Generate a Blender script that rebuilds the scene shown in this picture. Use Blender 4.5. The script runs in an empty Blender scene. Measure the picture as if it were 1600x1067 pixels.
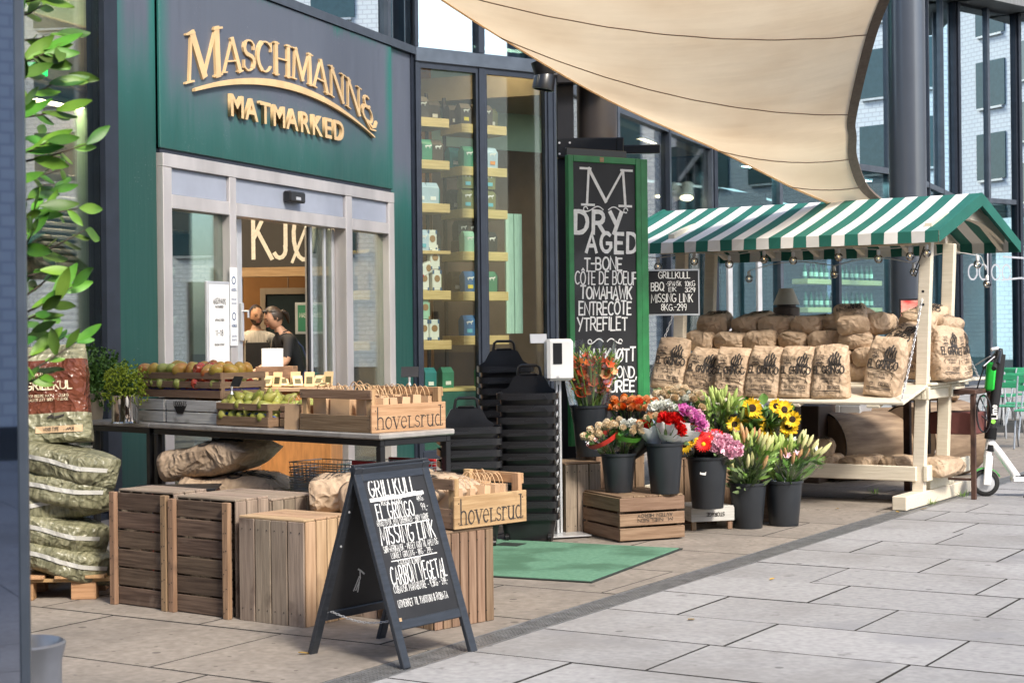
import bpy, bmesh, math, random
from mathutils import Vector, Matrix, Euler, noise
random.seed(7)
sc = bpy.context.scene
C = sc.collection
R = math.radians
# ------------------------------------------------------------------ camera
F = 2600.0; H0 = 1.5; RO = 0.011
cam_d = bpy.data.cameras.new('camera'); cam = bpy.data.objects.new('camera', cam_d); C.objects.link(cam)
cam.location = (0, 0, H0); cam.rotation_euler = (R(90), 0, 0)
cam.rotation_euler = (Matrix.Rotation(R(90), 3, 'X') @ Matrix.Rotation(-RO, 3, 'Z')).to_euler()
cam_d.sensor_width = 36; cam_d.lens = F/1600*36; cam_d.shift_y = -(533.5-515)/1600
cam_d.clip_start = .1; cam_d.clip_end = 400
cam_d.dof.use_dof = True; cam_d.dof.focus_distance = 11.5; cam_d.dof.aperture_fstop = 8.0
sc.camera = cam
# ------------------------------------------------------------------ light
w = bpy.data.worlds.new('World'); sc.world = w; w.use_nodes = True
nt = w.node_tree; nt.nodes.clear()
sky = nt.nodes.new('ShaderNodeTexSky'); sky.sky_type = 'NISHITA'; sky.sun_disc = False
SUN = Vector((0.48, -0.75, 0.80)).normalized()
sky.sun_elevation = math.asin(SUN.z); sky.sun_rotation = math.atan2(SUN.x, SUN.y)
sky.dust_density = 2.5; sky.air_density = 1.0; sky.ozone_density = 1.0
bg = nt.nodes.new('ShaderNodeBackground'); bg.inputs[1].default_value = 0.15
ow = nt.nodes.new('ShaderNodeOutputWorld')
nt.links.new(sky.outputs[0], bg.inputs[0]); nt.links.new(bg.outputs[0], ow.inputs[0])
sd = bpy.data.lights.new('sun', 'SUN'); sd.energy = 2.3; sd.angle = R(11); sd.color = (1, .93, .82)
so = bpy.data.objects.new('sun', sd); C.objects.link(so)
so.rotation_euler = SUN.to_track_quat('Z', 'Y').to_euler()
sc.view_settings.view_transform = 'Standard'; sc.view_settings.look = 'None'
sc.view_settings.exposure = 1.05; sc.view_settings.gamma = 1; sc.view_settings.use_curve_mapping = False
sc.render.engine = 'CYCLES'
sc.cycles.max_bounces = 8; sc.cycles.transparent_max_bounces = 16; sc.cycles.glossy_bounces = 4
sc.cycles.caustics_reflective = False; sc.cycles.caustics_refractive = False
sc.cycles.sample_clamp_indirect = 6

# ------------------------------------------------------------------ geometry of the view
def lev(px, py):
    dx, dy = px-800, py-515
    return dx*math.cos(RO)-dy*math.sin(RO), dx*math.sin(RO)+dy*math.cos(RO)
def at(px, py, Y):
    x, y = lev(px, py); return Vector((x/F*Y, Y, H0-y/F*Y))
def gnd(px, py, z=0.0):
    x, y = lev(px, py); Y = (H0-z)*F/y; return Vector((x/F*Y, Y, z))

# ------------------------------------------------------------------ mesh builder
class MB:
    def __init__(s): s.v = []; s.f = []; s.m = []; s.M = None
    def add(s, vs, fs, mi=0, M=None):
        n = len(s.v)
        M = M if M is not None else s.M
        if M is not None: vs = [M @ Vector(p) for p in vs]
        s.v += [tuple(p) for p in vs]
        s.f += [tuple(i+n for i in f) for f in fs]; s.m += [mi]*len(fs)
        return s
    def box(s, x0, x1, y0, y1, z0, z1, mi=0, M=None):
        v = [(x, y, z) for z in (z0, z1) for y in (y0, y1) for x in (x0, x1)]
        f = [(0,2,3,1), (4,5,7,6), (0,1,5,4), (2,6,7,3), (0,4,6,2), (1,3,7,5)]
        return s.add(v, f, mi, M)
    def cbox(s, x0, x1, y0, y1, z0, z1, c=.003, mi=0, M=None):
        # chamfered box
        cx, cy, cz = (x0+x1)/2, (y0+y1)/2, (z0+z1)/2
        hx, hy, hz = (x1-x0)/2, (y1-y0)/2, (z1-z0)/2
        c = min(c, hx*.45, hy*.45, hz*.45)
        vs = []; ix = {}
        for sx in (-1, 1):
            for sy in (-1, 1):
                for sz in (-1, 1):
                    for k, (a, b, d) in enumerate(((0, c, c), (c, 0, c), (c, c, 0))):
                        ix[(sx, sy, sz, k)] = len(vs)
                        vs.append((cx+sx*(hx-a), cy+sy*(hy-b), cz+sz*(hz-d)))
        fs = []
        def q(*ks):
            fs.append(tuple(ix[k] for k in ks))
        for sx in (-1, 1):
            o = [(sx,-1,-1,0), (sx,1,-1,0), (sx,1,1,0), (sx,-1,1,0)]; q(*(o if sx > 0 else o[::-1]))
        for sy in (-1, 1):
            o = [(-1,sy,-1,1), (1,sy,-1,1), (1,sy,1,1), (-1,sy,1,1)]; q(*(o if sy < 0 else o[::-1]))
        for sz in (-1, 1):
            o = [(-1,-1,sz,2), (1,-1,sz,2), (1,1,sz,2), (-1,1,sz,2)]; q(*(o if sz > 0 else o[::-1]))
        for a in (-1, 1):
            for b in (-1, 1):
                q((a,b,-1,0), (a,b,-1,1), (a,b,1,1), (a,b,1,0))
                q((a,-1,b,0), (a,-1,b,2), (a,1,b,2), (a,1,b,0))
                q((-1,a,b,1), (-1,a,b,2), (1,a,b,2), (1,a,b,1))
                for d in (-1, 1): q((a,b,d,0), (a,b,d,1), (a,b,d,2))
        return s.add(vs, fs, mi, M)
    def tube(s, pts, r, n=8, mi=0, caps=True, M=None, close=False):
        pts = [Vector(p) for p in pts]; m = len(pts)
        rs = r if isinstance(r, (list, tuple)) else [r]*m
        vs = []; up = None
        for i, p in enumerate(pts):
            a = pts[i-1] if (i > 0 or close) else pts[i]
            b = pts[(i+1) % m] if (i < m-1 or close) else pts[i]
            t = (b-a).normalized() if (b-a).length > 1e-9 else Vector((0, 0, 1))
            if up is None:
                up = Vector((0, 0, 1)) if abs(t.z) < .9 else Vector((1, 0, 0))
            x = t.cross(up)
            x = x.normalized() if x.length > 1e-6 else t.orthogonal().normalized()
            y = x.cross(t).normalized(); up = y
            for k in range(n):
                an = 2*math.pi*k/n
                vs.append(p + x*math.cos(an)*rs[i] + y*math.sin(an)*rs[i])
        fs = []
        for i in range(m if close else m-1):
            for k in range(n):
                a = i*n+k; b = i*n+(k+1) % n; j = (i+1) % m
                fs.append((a, b, j*n+(k+1) % n, j*n+k))
        if caps and not close:
            fs.append(tuple(range(n))[::-1]); fs.append(tuple((m-1)*n+k for k in range(n)))
        return s.add(vs, fs, mi, M)
    def lathe(s, prof, n=20, mi=0, M=None, capb=True, capt=False):
        vs = []; m = len(prof)
        for r, z in prof:
            for k in range(n):
                a = 2*math.pi*k/n; vs.append((r*math.cos(a), r*math.sin(a), z))
        fs = [(i*n+k, i*n+(k+1) % n, (i+1)*n+(k+1) % n, (i+1)*n+k) for i in range(m-1) for k in range(n)]
        if capb: fs.append(tuple(range(n))[::-1])
        if capt: fs.append(tuple((m-1)*n+k for k in range(n)))
        return s.add(vs, fs, mi, M)
    def prism(s, poly, y0, y1, mi=0, M=None):
        # polygon in x,z (counter-clockwise seen from -y), extruded along y
        n = len(poly)
        vs = [(x, y0, z) for x, z in poly]+[(x, y1, z) for x, z in poly]
        fs = [tuple(range(n)), tuple(range(n, 2*n))[::-1]]
        fs += [(i, i+n, (i+1) % n+n, (i+1) % n) for i in range(n)]
        return s.add(vs, fs, mi, M)
    def quad(s, a, b, c, d, mi=0, M=None): return s.add([a, b, c, d], [(0, 1, 2, 3)], mi, M)
    def sphere(s, c, r, nu=10, nv=7, mi=0, M=None, sc3=(1, 1, 1)):
        vs = []; 
        for j in range(nv+1):
            t = math.pi*j/nv
            for i in range(nu):
                a = 2*math.pi*i/nu
                vs.append((c[0]+r*sc3[0]*math.sin(t)*math.cos(a), c[1]+r*sc3[1]*math.sin(t)*math.sin(a), c[2]+r*sc3[2]*math.cos(t)))
        fs = [(j*nu+i, (j+1)*nu+i, (j+1)*nu+(i+1) % nu, j*nu+(i+1) % nu) for j in range(nv) for i in range(nu)]
        return s.add(vs, fs, mi, M)
    def mesh(s, name, mats, smooth=None):
        me = bpy.data.meshes.new(name)
        me.from_pydata(s.v, [], s.f)
        for m in (mats if isinstance(mats, (list, tuple)) else [mats]): me.materials.append(m)
        if any(s.m): me.polygons.foreach_set('material_index', s.m)
        if smooth is not None:
            me.polygons.foreach_set('use_smooth', [True]*len(s.f))
            if smooth < 180:
                try: me.set_sharp_from_angle(angle=R(smooth))
                except Exception: pass
        me.update(); return me
    def build(s, name, mats, parent=None, smooth=None, **kw):
        return link(name, s.mesh(name, mats, smooth), parent, **kw)

_K = {}
def link(name, me, parent=None, M=None, label=None, cat=None, group=None, kind=None):
    o = bpy.data.objects.new(name, me); C.objects.link(o)
    if parent is not None:
        o.parent = parent; _K.setdefault(parent.as_pointer(), []).append(o)
    if M is not None: o.matrix_basis = M
    return tag(o, label, cat, group, kind)
def tag(o, label=None, cat=None, group=None, kind=None):
    if label: o['label'] = label
    if cat: o['category'] = cat
    if group: o['group'] = group
    if kind: o['kind'] = kind
    return o
def thing(name, label, cat, loc=(0, 0, 0), rz=0.0, group=None, M=None):
    o = bpy.data.objects.new(name, None); C.objects.link(o); o.empty_display_size = .1
    if M is None: M = Matrix.Translation(Vector(loc)) @ Matrix.Rotation(rz, 4, 'Z')
    o.matrix_basis = M
    return tag(o, label, cat, group)
def copy_tree(o, M=None, label=None, parent=None, lv=0):
    c = o.copy(); C.objects.link(c)
    if parent is not None:
        c.parent = parent; _K.setdefault(parent.as_pointer(), []).append(c)
    if M is not None: c.matrix_basis = M
    if label: c['label'] = label
    for ch in KIDS(o): copy_tree(ch, None, None, c, lv+1)
    return c
def KIDS(o): return _K.get(o.as_pointer(), [])
def TR(x, y, z): return Matrix.Translation((x, y, z))
def RZ(a): return Matrix.Rotation(a, 4, 'Z')
def RX(a): return Matrix.Rotation(a, 4, 'X')
def RY(a): return Matrix.Rotation(a, 4, 'Y')

# ------------------------------------------------------------------ materials
def mat(name, col, rough=.6, metal=0.0, var=.12, scale=6.0, bump=0.0, bscale=60.0, stretch=(1, 1, 1), rnd=0.0, col2=None,
        spec=.5, coat=0.0, trans=0.0, emit=None, es=1.0, alpha=None, sss=0.0, hue=0.0, detail=4.0, spot=None):
    m = bpy.data.materials.new(name); m.use_nodes = True
    N = m.node_tree.nodes; L = m.node_tree.links
    b = N['Principled BSDF']
    b.inputs['Roughness'].default_value = rough; b.inputs['Metallic'].default_value = metal
    b.inputs['Specular IOR Level'].default_value = spec
    b.inputs['Coat Weight'].default_value = coat
    c = tuple(col)+(1,)
    if var <= 0 and not rnd and not bump: b.inputs['Base Color'].default_value = c
    else:
        tc = N.new('ShaderNodeTexCoord'); oi = N.new('ShaderNodeObjectInfo')
        ad = N.new('ShaderNodeVectorMath'); ad.operation = 'MULTIPLY_ADD'
        L.new(oi.outputs['Random'], ad.inputs[0]); ad.inputs[1].default_value = (37, 53, 71)
        L.new(tc.outputs['Object'], ad.inputs[2])
        mp = N.new('ShaderNodeMapping'); mp.inputs['Scale'].default_value = stretch
        L.new(ad.outputs[0], mp.inputs[0])
        nz = N.new('ShaderNodeTexNoise'); nz.inputs['Scale'].default_value = scale; nz.inputs['Detail'].default_value = detail
        L.new(mp.outputs[0], nz.inputs['Vector'])
        rp = N.new('ShaderNodeMapRange'); rp.inputs[1].default_value = .3; rp.inputs[2].default_value = .7
        L.new(nz.outputs[0], rp.inputs[0])
        mx = N.new('ShaderNodeMix'); mx.data_type = 'RGBA'
        L.new(rp.outputs[0], mx.inputs[0])
        c2 = tuple(col2)+(1,) if col2 else tuple(min(1, x*(1+var)) for x in col)+(1,)
        mx.inputs[6].default_value = tuple(x*(1-var) for x in col)+(1,) if not col2 else c
        mx.inputs[7].default_value = c2
        out = mx.outputs[2]
        if spot:
            v = N.new('ShaderNodeTexNoise'); v.inputs['Scale'].default_value = spot[1]; v.inputs['Detail'].default_value = 6
            L.new(ad.outputs[0], v.inputs['Vector'])
            r2 = N.new('ShaderNodeMapRange'); r2.inputs[1].default_value = spot[2]; r2.inputs[2].default_value = spot[2]+.12
            L.new(v.outputs[0], r2.inputs[0])
            m2 = N.new('ShaderNodeMix'); m2.data_type = 'RGBA'; L.new(r2.outputs[0], m2.inputs[0])
            L.new(out, m2.inputs[6]); m2.inputs[7].default_value = tuple(spot[0])+(1,); out = m2.outputs[2]
        if rnd or hue:
            hs = N.new('ShaderNodeHueSaturation')
            mr = N.new('ShaderNodeMapRange'); mr.inputs[3].default_value = 1-rnd; mr.inputs[4].default_value = 1+rnd
            L.new(oi.outputs['Random'], mr.inputs[0]); L.new(mr.outputs[0], hs.inputs['Value'])
            if hue:
                ml = N.new('ShaderNodeMath'); ml.operation = 'MULTIPLY'; ml.inputs[1].default_value = 7.31
                fr = N.new('ShaderNodeMath'); fr.operation = 'FRACT'
                mh = N.new('ShaderNodeMapRange'); mh.inputs[3].default_value = .5-hue; mh.inputs[4].default_value = .5+hue
                L.new(oi.outputs['Random'], ml.inputs[0]); L.new(ml.outputs[0], fr.inputs[0]); L.new(fr.outputs[0], mh.inputs[0]); L.new(mh.outputs[0], hs.inputs['Hue'])
            L.new(out, hs.inputs['Color']); out = hs.outputs[0]
        L.new(out, b.inputs['Base Color'])
        if bump:
            n2 = N.new('ShaderNodeTexNoise'); n2.inputs['Scale'].default_value = bscale; n2.inputs['Detail'].default_value = 5
            L.new(mp.outputs[0], n2.inputs['Vector'])
            bp = N.new('ShaderNodeBump'); bp.inputs['Strength'].default_value = min(1, bump); bp.inputs['Distance'].default_value = .004
            L.new(n2.outputs[0], bp.inputs['Height']); L.new(bp.outputs[0], b.inputs['Normal'])
    if emit:
        b.inputs['Emission Color'].default_value = tuple(emit)+(1,); b.inputs['Emission Strength'].default_value = es
    if sss: 
        b.inputs['Subsurface Weight'].default_value = sss; b.inputs['Subsurface Radius'].default_value = (.01, .005, .003)
    return m

def glass_mat(name, tint=(.82, .9, .88), refl=.08, k=1.0, rough=0.0, gt=(1, 1, 1)):
    # thin pane: transparent tint mixed with a mirror by Fresnel
    m = bpy.data.materials.new(name); m.use_nodes = True
    N = m.node_tree.nodes; L = m.node_tree.links; N.clear()
    o = N.new('ShaderNodeOutputMaterial'); t = N.new('ShaderNodeBsdfTransparent'); t.inputs[0].default_value = tuple(tint)+(1,)
    g = N.new('ShaderNodeBsdfGlossy'); g.inputs['Roughness'].default_value = rough; g.inputs[0].default_value = tuple(gt)+(1,)
    fr = N.new('ShaderNodeFresnel'); fr.inputs[0].default_value = 1.55
    mm = N.new('ShaderNodeMath'); mm.operation = 'MULTIPLY_ADD'; mm.inputs[1].default_value = k; mm.inputs[2].default_value = refl; mm.use_clamp = True
    L.new(fr.outputs[0], mm.inputs[0])
    x = N.new('ShaderNodeMixShader'); L.new(mm.outputs[0], x.inputs[0]); L.new(t.outputs[0], x.inputs[1]); L.new(g.outputs[0], x.inputs[2])
    L.new(x.outputs[0], o.inputs[0])
    return m

def wood(name, col, col2, rnd=.18, rough=.75, spot=None, hue=.01):
    return mat(name, col, rough=rough, col2=col2, scale=3.0, stretch=(1.2, 22, 22), rnd=rnd, bump=.5, bscale=6, spot=spot, hue=hue, spec=.25, detail=6)

def sack_mat(name, col, col2, rough=.6, br=.9, cs=7.0, spec=.3):
    # crumpled paper: voronoi creases in the bump
    m = mat(name, col, rough=rough, col2=col2, scale=5, rnd=.1, spec=spec)
    N = m.node_tree.nodes; L = m.node_tree.links; b = N['Principled BSDF']
    tc = N.new('ShaderNodeTexCoord'); oi = N.new('ShaderNodeObjectInfo')
    ad = N.new('ShaderNodeVectorMath'); ad.operation = 'MULTIPLY_ADD'; ad.inputs[1].default_value = (11, 17, 23)
    L.new(oi.outputs['Random'], ad.inputs[0]); L.new(tc.outputs['Object'], ad.inputs[2])
    nz = N.new('ShaderNodeTexNoise'); nz.inputs['Scale'].default_value = 4; nz.inputs['Detail'].default_value = 3
    L.new(ad.outputs[0], nz.inputs['Vector'])
    a2 = N.new('ShaderNodeVectorMath'); a2.operation = 'MULTIPLY_ADD'; a2.inputs[1].default_value = (.35, .35, .35)
    L.new(nz.outputs['Color'], a2.inputs[0]); L.new(ad.outputs[0], a2.inputs[2])
    v1 = N.new('ShaderNodeTexVoronoi'); v1.inputs['Scale'].default_value = cs; v1.feature = 'F1'
    v2 = N.new('ShaderNodeTexVoronoi'); v2.inputs['Scale'].default_value = cs*2.7; v2.feature = 'F1'
    L.new(a2.outputs[0], v1.inputs['Vector']); L.new(a2.outputs[0], v2.inputs['Vector'])
    s = N.new('ShaderNodeMath'); s.operation = 'MULTIPLY_ADD'; s.inputs[1].default_value = .4
    L.new(v2.outputs['Distance'], s.inputs[0]); L.new(v1.outputs['Distance'], s.inputs[2])
    bp = N.new('ShaderNodeBump'); bp.inputs['Strength'].default_value = br; bp.inputs['Distance'].default_value = .035
    L.new(s.outputs[0], bp.inputs['Height']); L.new(bp.outputs[0], b.inputs['Normal'])
    return m

m_wood_dk = wood('dark_weathered_wood', (.05, .033, .024), (.14, .098, .07), rnd=.3, spot=((.19, .15, .115), 4.0, .63))
m_wood_md = wood('mid_weathered_wood', (.17, .105, .065), (.30, .205, .135))
m_wood_gr = wood('grey_weathered_wood', (.20, .155, .12), (.34, .27, .21), spot=((.12, .085, .065), 4.0, .6))
m_wood_lt = wood('light_pine_wood', (.34, .22, .125), (.50, .355, .225), rnd=.16, spot=((.22, .14, .09), 3.5, .60))
m_wood_or = wood('orange_post_wood', (.20, .125, .075), (.34, .22, .135), rnd=.16, spot=((.11, .075, .05), 4, .58))
m_wood_hv = wood('honey_crate_wood', (.36, .215, .11), (.52, .34, .19), rnd=.12, spot=((.24, .13, .07), 5, .64))
m_wood_fr = wood('fruit_crate_wood', (.20, .125, .075), (.29, .19, .12), rnd=.1)
m_wood_wh = wood('whitewashed_wood', (.44, .43, .40), (.62, .61, .57), rnd=.08, spot=((.22, .2, .18), 6.0, .62))
m_wood_pl = wood('pallet_wood', (.33, .19, .09), (.50, .31, .16), rnd=.15)
m_cream = wood('cream_painted_wood', (.66, .60, .47), (.76, .70, .57), rnd=.04, rough=.5, spot=((.48, .42, .32), 9.0, .68))
m_black = mat('black_painted_steel', (.012, .012, .014), rough=.35, var=.2, spec=.5)
m_blackp = mat('black_plastic', (.010, .010, .011), rough=.3, var=.2, spec=.5, bump=.05, bscale=40)
m_bucket = mat('charcoal_plastic_bucket', (.022, .026, .032), rough=.38, var=.15, spec=.5)
m_blk_bd = mat('chalkboard', (.022, .022, .024), rough=.55, var=.35, scale=3, spec=.35, spot=((.05, .05, .055), 2.2, .62))
m_blk_fr = mat('blue_black_frame_wood', (.022, .026, .034), rough=.4, var=.25, scale=10, stretch=(1, 8, 8), bump=.2, bscale=12)
m_chalk = mat('white_chalk_paint', (.80, .80, .78), rough=.8, var=.1, scale=30)
m_ink = mat('dark_print_ink', (.035, .028, .024), rough=.7, var=.1)
m_green_fr = mat('green_painted_frame', (.02, .19, .055), rough=.45, var=.2, scale=8)
m_steel = mat('brushed_steel', (.66, .62, .60), rough=.38, metal=.6, var=.12, scale=4, stretch=(1, 1, .3), bump=.08, bscale=50)
m_alu = mat('grey_aluminium', (.60, .61, .63), rough=.38, metal=.5, var=.08)
m_white = mat('white_plastic', (.80, .80, .79), rough=.35, var=.03)
m_wpaper = mat('white_paper', (.82, .82, .80), rough=.7, var=.04)
m_frame = mat('dark_window_frame', (.030, .038, .055), rough=.35, metal=.4, var=.15)
m_frame_bl = mat('blue_grey_window_frame', (.10, .12, .15), rough=.35, metal=.6, var=.15)
m_kraft = sack_mat('kraft_paper_sack', (.42, .30, .20), (.57, .43, .30))
m_kraft_l = mat('kraft_carrier_paper', (.58, .385, .23), rough=.7, var=.12, scale=8, rnd=.15, bump=.15, bscale=20)
m_glass = glass_mat('shop_glass', (.90, .95, .92), .02, .7)
m_glass_hi = glass_mat('mirror_coated_glass', (.50, .66, .70), .62, 1.2, gt=(.86, .97, 1))
m_glass_d = glass_mat('door_glass', (.84, .92, .88), .02, .7)
# ------------------------------------------------------------------ lettering: strokes as narrow ribbons
def arc(cx, cy, rx, ry, a0, a1, n=10):
    return [(cx+rx*math.cos(R(a0+(a1-a0)*i/n)), cy+ry*math.sin(R(a0+(a1-a0)*i/n))) for i in range(n+1)]
G = {
'A': (.66, [[(0,0),(.33,1),(.66,0)], [(.12,.34),(.54,.34)]]),
'B': (.58, [[(0,0),(0,1)], [(0,1),(.3,1)]+arc(.3,.76,.22,.24,90,-90,6)[1:]+[(0,.52)], [(.02,.52),(.32,.52)]+arc(.32,.26,.25,.26,90,-90,6)[1:]+[(0,0)]]),
'C': (.62, [arc(.36,.5,.36,.5,50,310,12)]),
'D': (.66, [[(0,0),(0,1)], [(0,1),(.22,1)]+arc(.22,.5,.42,.5,90,-90,8)[1:]+[(0,0)]]),
'E': (.52, [[(.5,1),(0,1),(0,0),(.5,0)], [(0,.52),(.42,.52)]]),
'F': (.5, [[(.5,1),(0,1),(0,0)], [(0,.52),(.4,.52)]]),
'G': (.68, [arc(.36,.5,.36,.5,50,330,12)+[(.66,.45),(.4,.45)]]),
'H': (.62, [[(0,0),(0,1)], [(.6,0),(.6,1)], [(0,.52),(.6,.52)]]),
'I': (.08, [[(.04,0),(.04,1)]]),
'J': (.4, [[(.4,1),(.4,.25)]+arc(.2,.22,.2,.22,0,-170,6)]),
'K': (.6, [[(0,0),(0,1)], [(.56,1),(.02,.42)], [(.18,.58),(.6,0)]]),
'L': (.48, [[(0,1),(0,0),(.48,0)]]),
'M': (.78, [[(0,0),(.06,1),(.39,.25),(.72,1),(.78,0)]]),
'N': (.64, [[(0,0),(0,1),(.62,0),(.62,1)]]),
'O': (.72, [arc(.36,.5,.36,.5,90,450,16)]),
'P': (.56, [[(0,0),(0,1)], [(0,1),(.3,1)]+arc(.3,.74,.24,.26,90,-90,6)[1:]+[(0,.48)]]),
'Q': (.72, [arc(.36,.5,.36,.5,90,450,16), [(.45,.2),(.75,-.08)]]),
'R': (.6, [[(0,0),(0,1)], [(0,1),(.3,1)]+arc(.3,.74,.24,.26,90,-90,6)[1:]+[(0,.48)], [(.25,.48),(.6,0)]]),
'S': (.54, [arc(.28,.75,.25,.25,40,270,8)+arc(.27,.25,.27,.25,90,-150,8)[1:]]),
'T': (.6, [[(0,1),(.6,1)], [(.3,1),(.3,0)]]),
'U': (.62, [[(0,1),(0,.3)]+arc(.31,.3,.31,.3,180,360,8)+[(.62,1)]]),
'V': (.62, [[(0,1),(.31,0),(.62,1)]]),
'W': (.86, [[(0,1),(.2,0),(.43,.75),(.66,0),(.86,1)]]),
'X': (.6, [[(0,1),(.6,0)], [(.6,1),(0,0)]]),
'Y': (.6, [[(0,1),(.3,.48)], [(.6,1),(.22,0)]]),
'Z': (.56, [[(0,1),(.56,1),(0,0),(.56,0)]]),
'0': (.5, [arc(.25,.5,.25,.5,90,450,12)]), '1': (.2, [[(0,.8),(.15,1),(.15,0)]]),
'2': (.48, [arc(.24,.74,.24,.26,160,-30,7)+[(0,0),(.5,0)]]),
'3': (.46, [arc(.22,.76,.22,.24,150,-90,7), arc(.22,.26,.24,.26,90,-150,7)]),
'4': (.5, [[(.36,0),(.36,1),(0,.3),(.5,.3)]]), '5': (.46, [[(.44,1),(.05,1),(.03,.58)]+arc(.2,.3,.25,.3,110,-150,8)]),
'6': (.48, [[(.4,1),(.06,.45)]+arc(.24,.27,.22,.27,150,-200,10)]), '7': (.46, [[(0,1),(.46,1),(.14,0)]]),
'8': (.46, [arc(.23,.76,.2,.24,90,450,10), arc(.23,.26,.24,.26,90,450,10)]), '9': (.46, [arc(.23,.72,.22,.27,-20,340,10)+[(.43,.6),(.3,0)]]),
'-': (.34, [[(0,.45),(.34,.45)]]), '.': (.08, [[(.02,0),(.06,.05)]]), ',': (.1, [[(.08,.08),(.0,-.14)]]), "'": (.08, [[(.04,1),(.04,.8)]]), '"': (.2, [[(.02,1),(.02,.8)], [(.16,1),(.16,.8)]]),
'&': (.6, [[(.6,0),(.12,.7)]+arc(.27,.82,.16,.18,190,-30,7)+[(.06,.3)]+arc(.24,.22,.22,.22,170,350,7)+[(.58,.5)]]),
'/': (.4, [[(0,0),(.4,1)]]), ':': (.08, [[(.04,.1),(.04,.18)], [(.04,.55),(.04,.63)]]),
'Ø': (.72, [arc(.36,.5,.36,.5,90,450,16), [(.0,-.05),(.72,1.05)]]), 'Ô': (.72, [arc(.36,.5,.36,.5,90,450,16), [(.18,1.1),(.36,1.25),(.54,1.1)]]),
'i': (.1, [[(.05,0),(.05,.64)], [(.05,.84),(.05,.92)]]),
'm': (.72, [[(.0,0),(.0,.64)], arc(.18,.44,.18,.2,180,0,6)+[(.36,0)], arc(.54,.44,.18,.2,180,0,6)+[(.72,0)]]),
'e': (.5, [[(.04,.34),(.48,.34)]+arc(.26,.33,.23,.31,5,320,10)]),
'+': (.34, [[(0,.45),(.34,.45)], [(.17,.25),(.17,.65)]]),
}
def rib(mb, pts, wd, off, fn, mi=0, jag=0.0):
    # ribbon along a polyline in the plane; fn(x, z, off) gives the 3-D point
    p = [Vector(q) for q in pts]
    q = [p[0]]
    for a in p[1:]:
        if (a-q[-1]).length > 1e-5: q.append(a)
    p = q
    if len(p) < 2: return
    closed = (p[0]-p[-1]).length < 1e-3
    d0 = (p[1]-p[0]).normalized(); d1 = (p[-1]-p[-2]).normalized()
    if not closed: p[0] = p[0]-d0*wd*.35; p[-1] = p[-1]+d1*wd*.35
    l, r = [], []
    for i, a in enumerate(p):
        t0 = (a-p[i-1]).normalized() if i else ((p[-1]-p[-2]).normalized() if closed else None)
        t1 = (p[i+1]-a).normalized() if i < len(p)-1 else ((p[1]-p[0]).normalized() if closed else None)
        t0 = t0 or t1; t1 = t1 or t0
        t = (t0+t1)
        if t.length < .25: t = t0
        t.normalize(); n = Vector((-t.y, t.x))
        k = max(.55, t.dot(t0)); ww = wd/2/k*(1+random.uniform(-jag, jag))
        l.append(a+n*ww); r.append(a-n*ww)
    vs = [fn(a.x, a.y, off) for a in l]+[fn(a.x, a.y, off) for a in r]
    n = len(p)
    mb.add(vs, [(i, n+i, n+i+1, i+1) for i in range(n-1)], mi)
def text_w(s, h, sp=.2, nx=1.0):
    return sum((G[c][0]*h*nx if c in G else .3*h*nx)+sp*h for c in s)-sp*h
def chalk(mb, s, x, z, h, wd, fn, sp=.2, nx=1.0, jit=0.0, slant=0.0, fit=None, off=.0015, mi=0, arcf=None, sub=0, cap=.24):
    # writes s from x, baseline z, height h; fit squeezes it into that width
    W = text_w(s, h, sp, nx)
    if fit: nx *= fit/W; sp *= fit/W; wd = min(wd, cap*fit/len(s))
    k = 0
    for c in s:
        if c in G:
            gw, st = G[c]
            dz = random.uniform(-jit, jit)*h; hh = h*(1+random.uniform(-jit, jit)); ro = random.uniform(-jit, jit)*.4
            for q in st:
                pts = []
                for a, b in q:
                    X = x+a*h*nx+(b*hh)*slant+b*hh*ro; Z = z+dz+b*hh
                    if arcf: X, Z = arcf(X, Z)
                    pts.append((X, Z))
                if sub:
                    pp = [pts[0]]
                    for a in pts[1:]:
                        d = math.hypot(a[0]-pp[-1][0], a[1]-pp[-1][1]); m = max(1, int(d/sub)); b0 = pp[-1]
                        for i in range(1, m+1): pp.append((b0[0]+(a[0]-b0[0])*i/m, b0[1]+(a[1]-b0[1])*i/m))
                    pts = pp
                rib(mb, pts, wd, off+.0002*(k % 7), fn, mi, jag=.12 if jit else 0); k += 1
            x += gw*h*nx
        else: x += .3*h*nx
        x += sp*h
    return x
def flat(y=0.0):
    return lambda x, z, o: (x, y-o, z)
def swirl(mb, cx, z, w_, h_, wd, fn, off=.0015):
    # a pair of scrolls
    for s in (-1, 1):
        p = [(cx+s*(w_*.06+w_*.42*t), z+h_*.5*math.sin(t*math.pi*1.6)*(1-t*.4)) for t in [i/12 for i in range(13)]]
        rib(mb, p, wd, off, fn)
        rib(mb, [(cx+s*w_*.46+a*.5, z+b*.5) for a, b in arc(0, 0, h_*.7, h_*.7, 0, 300, 9)], wd, off+.0003, fn)
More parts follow.
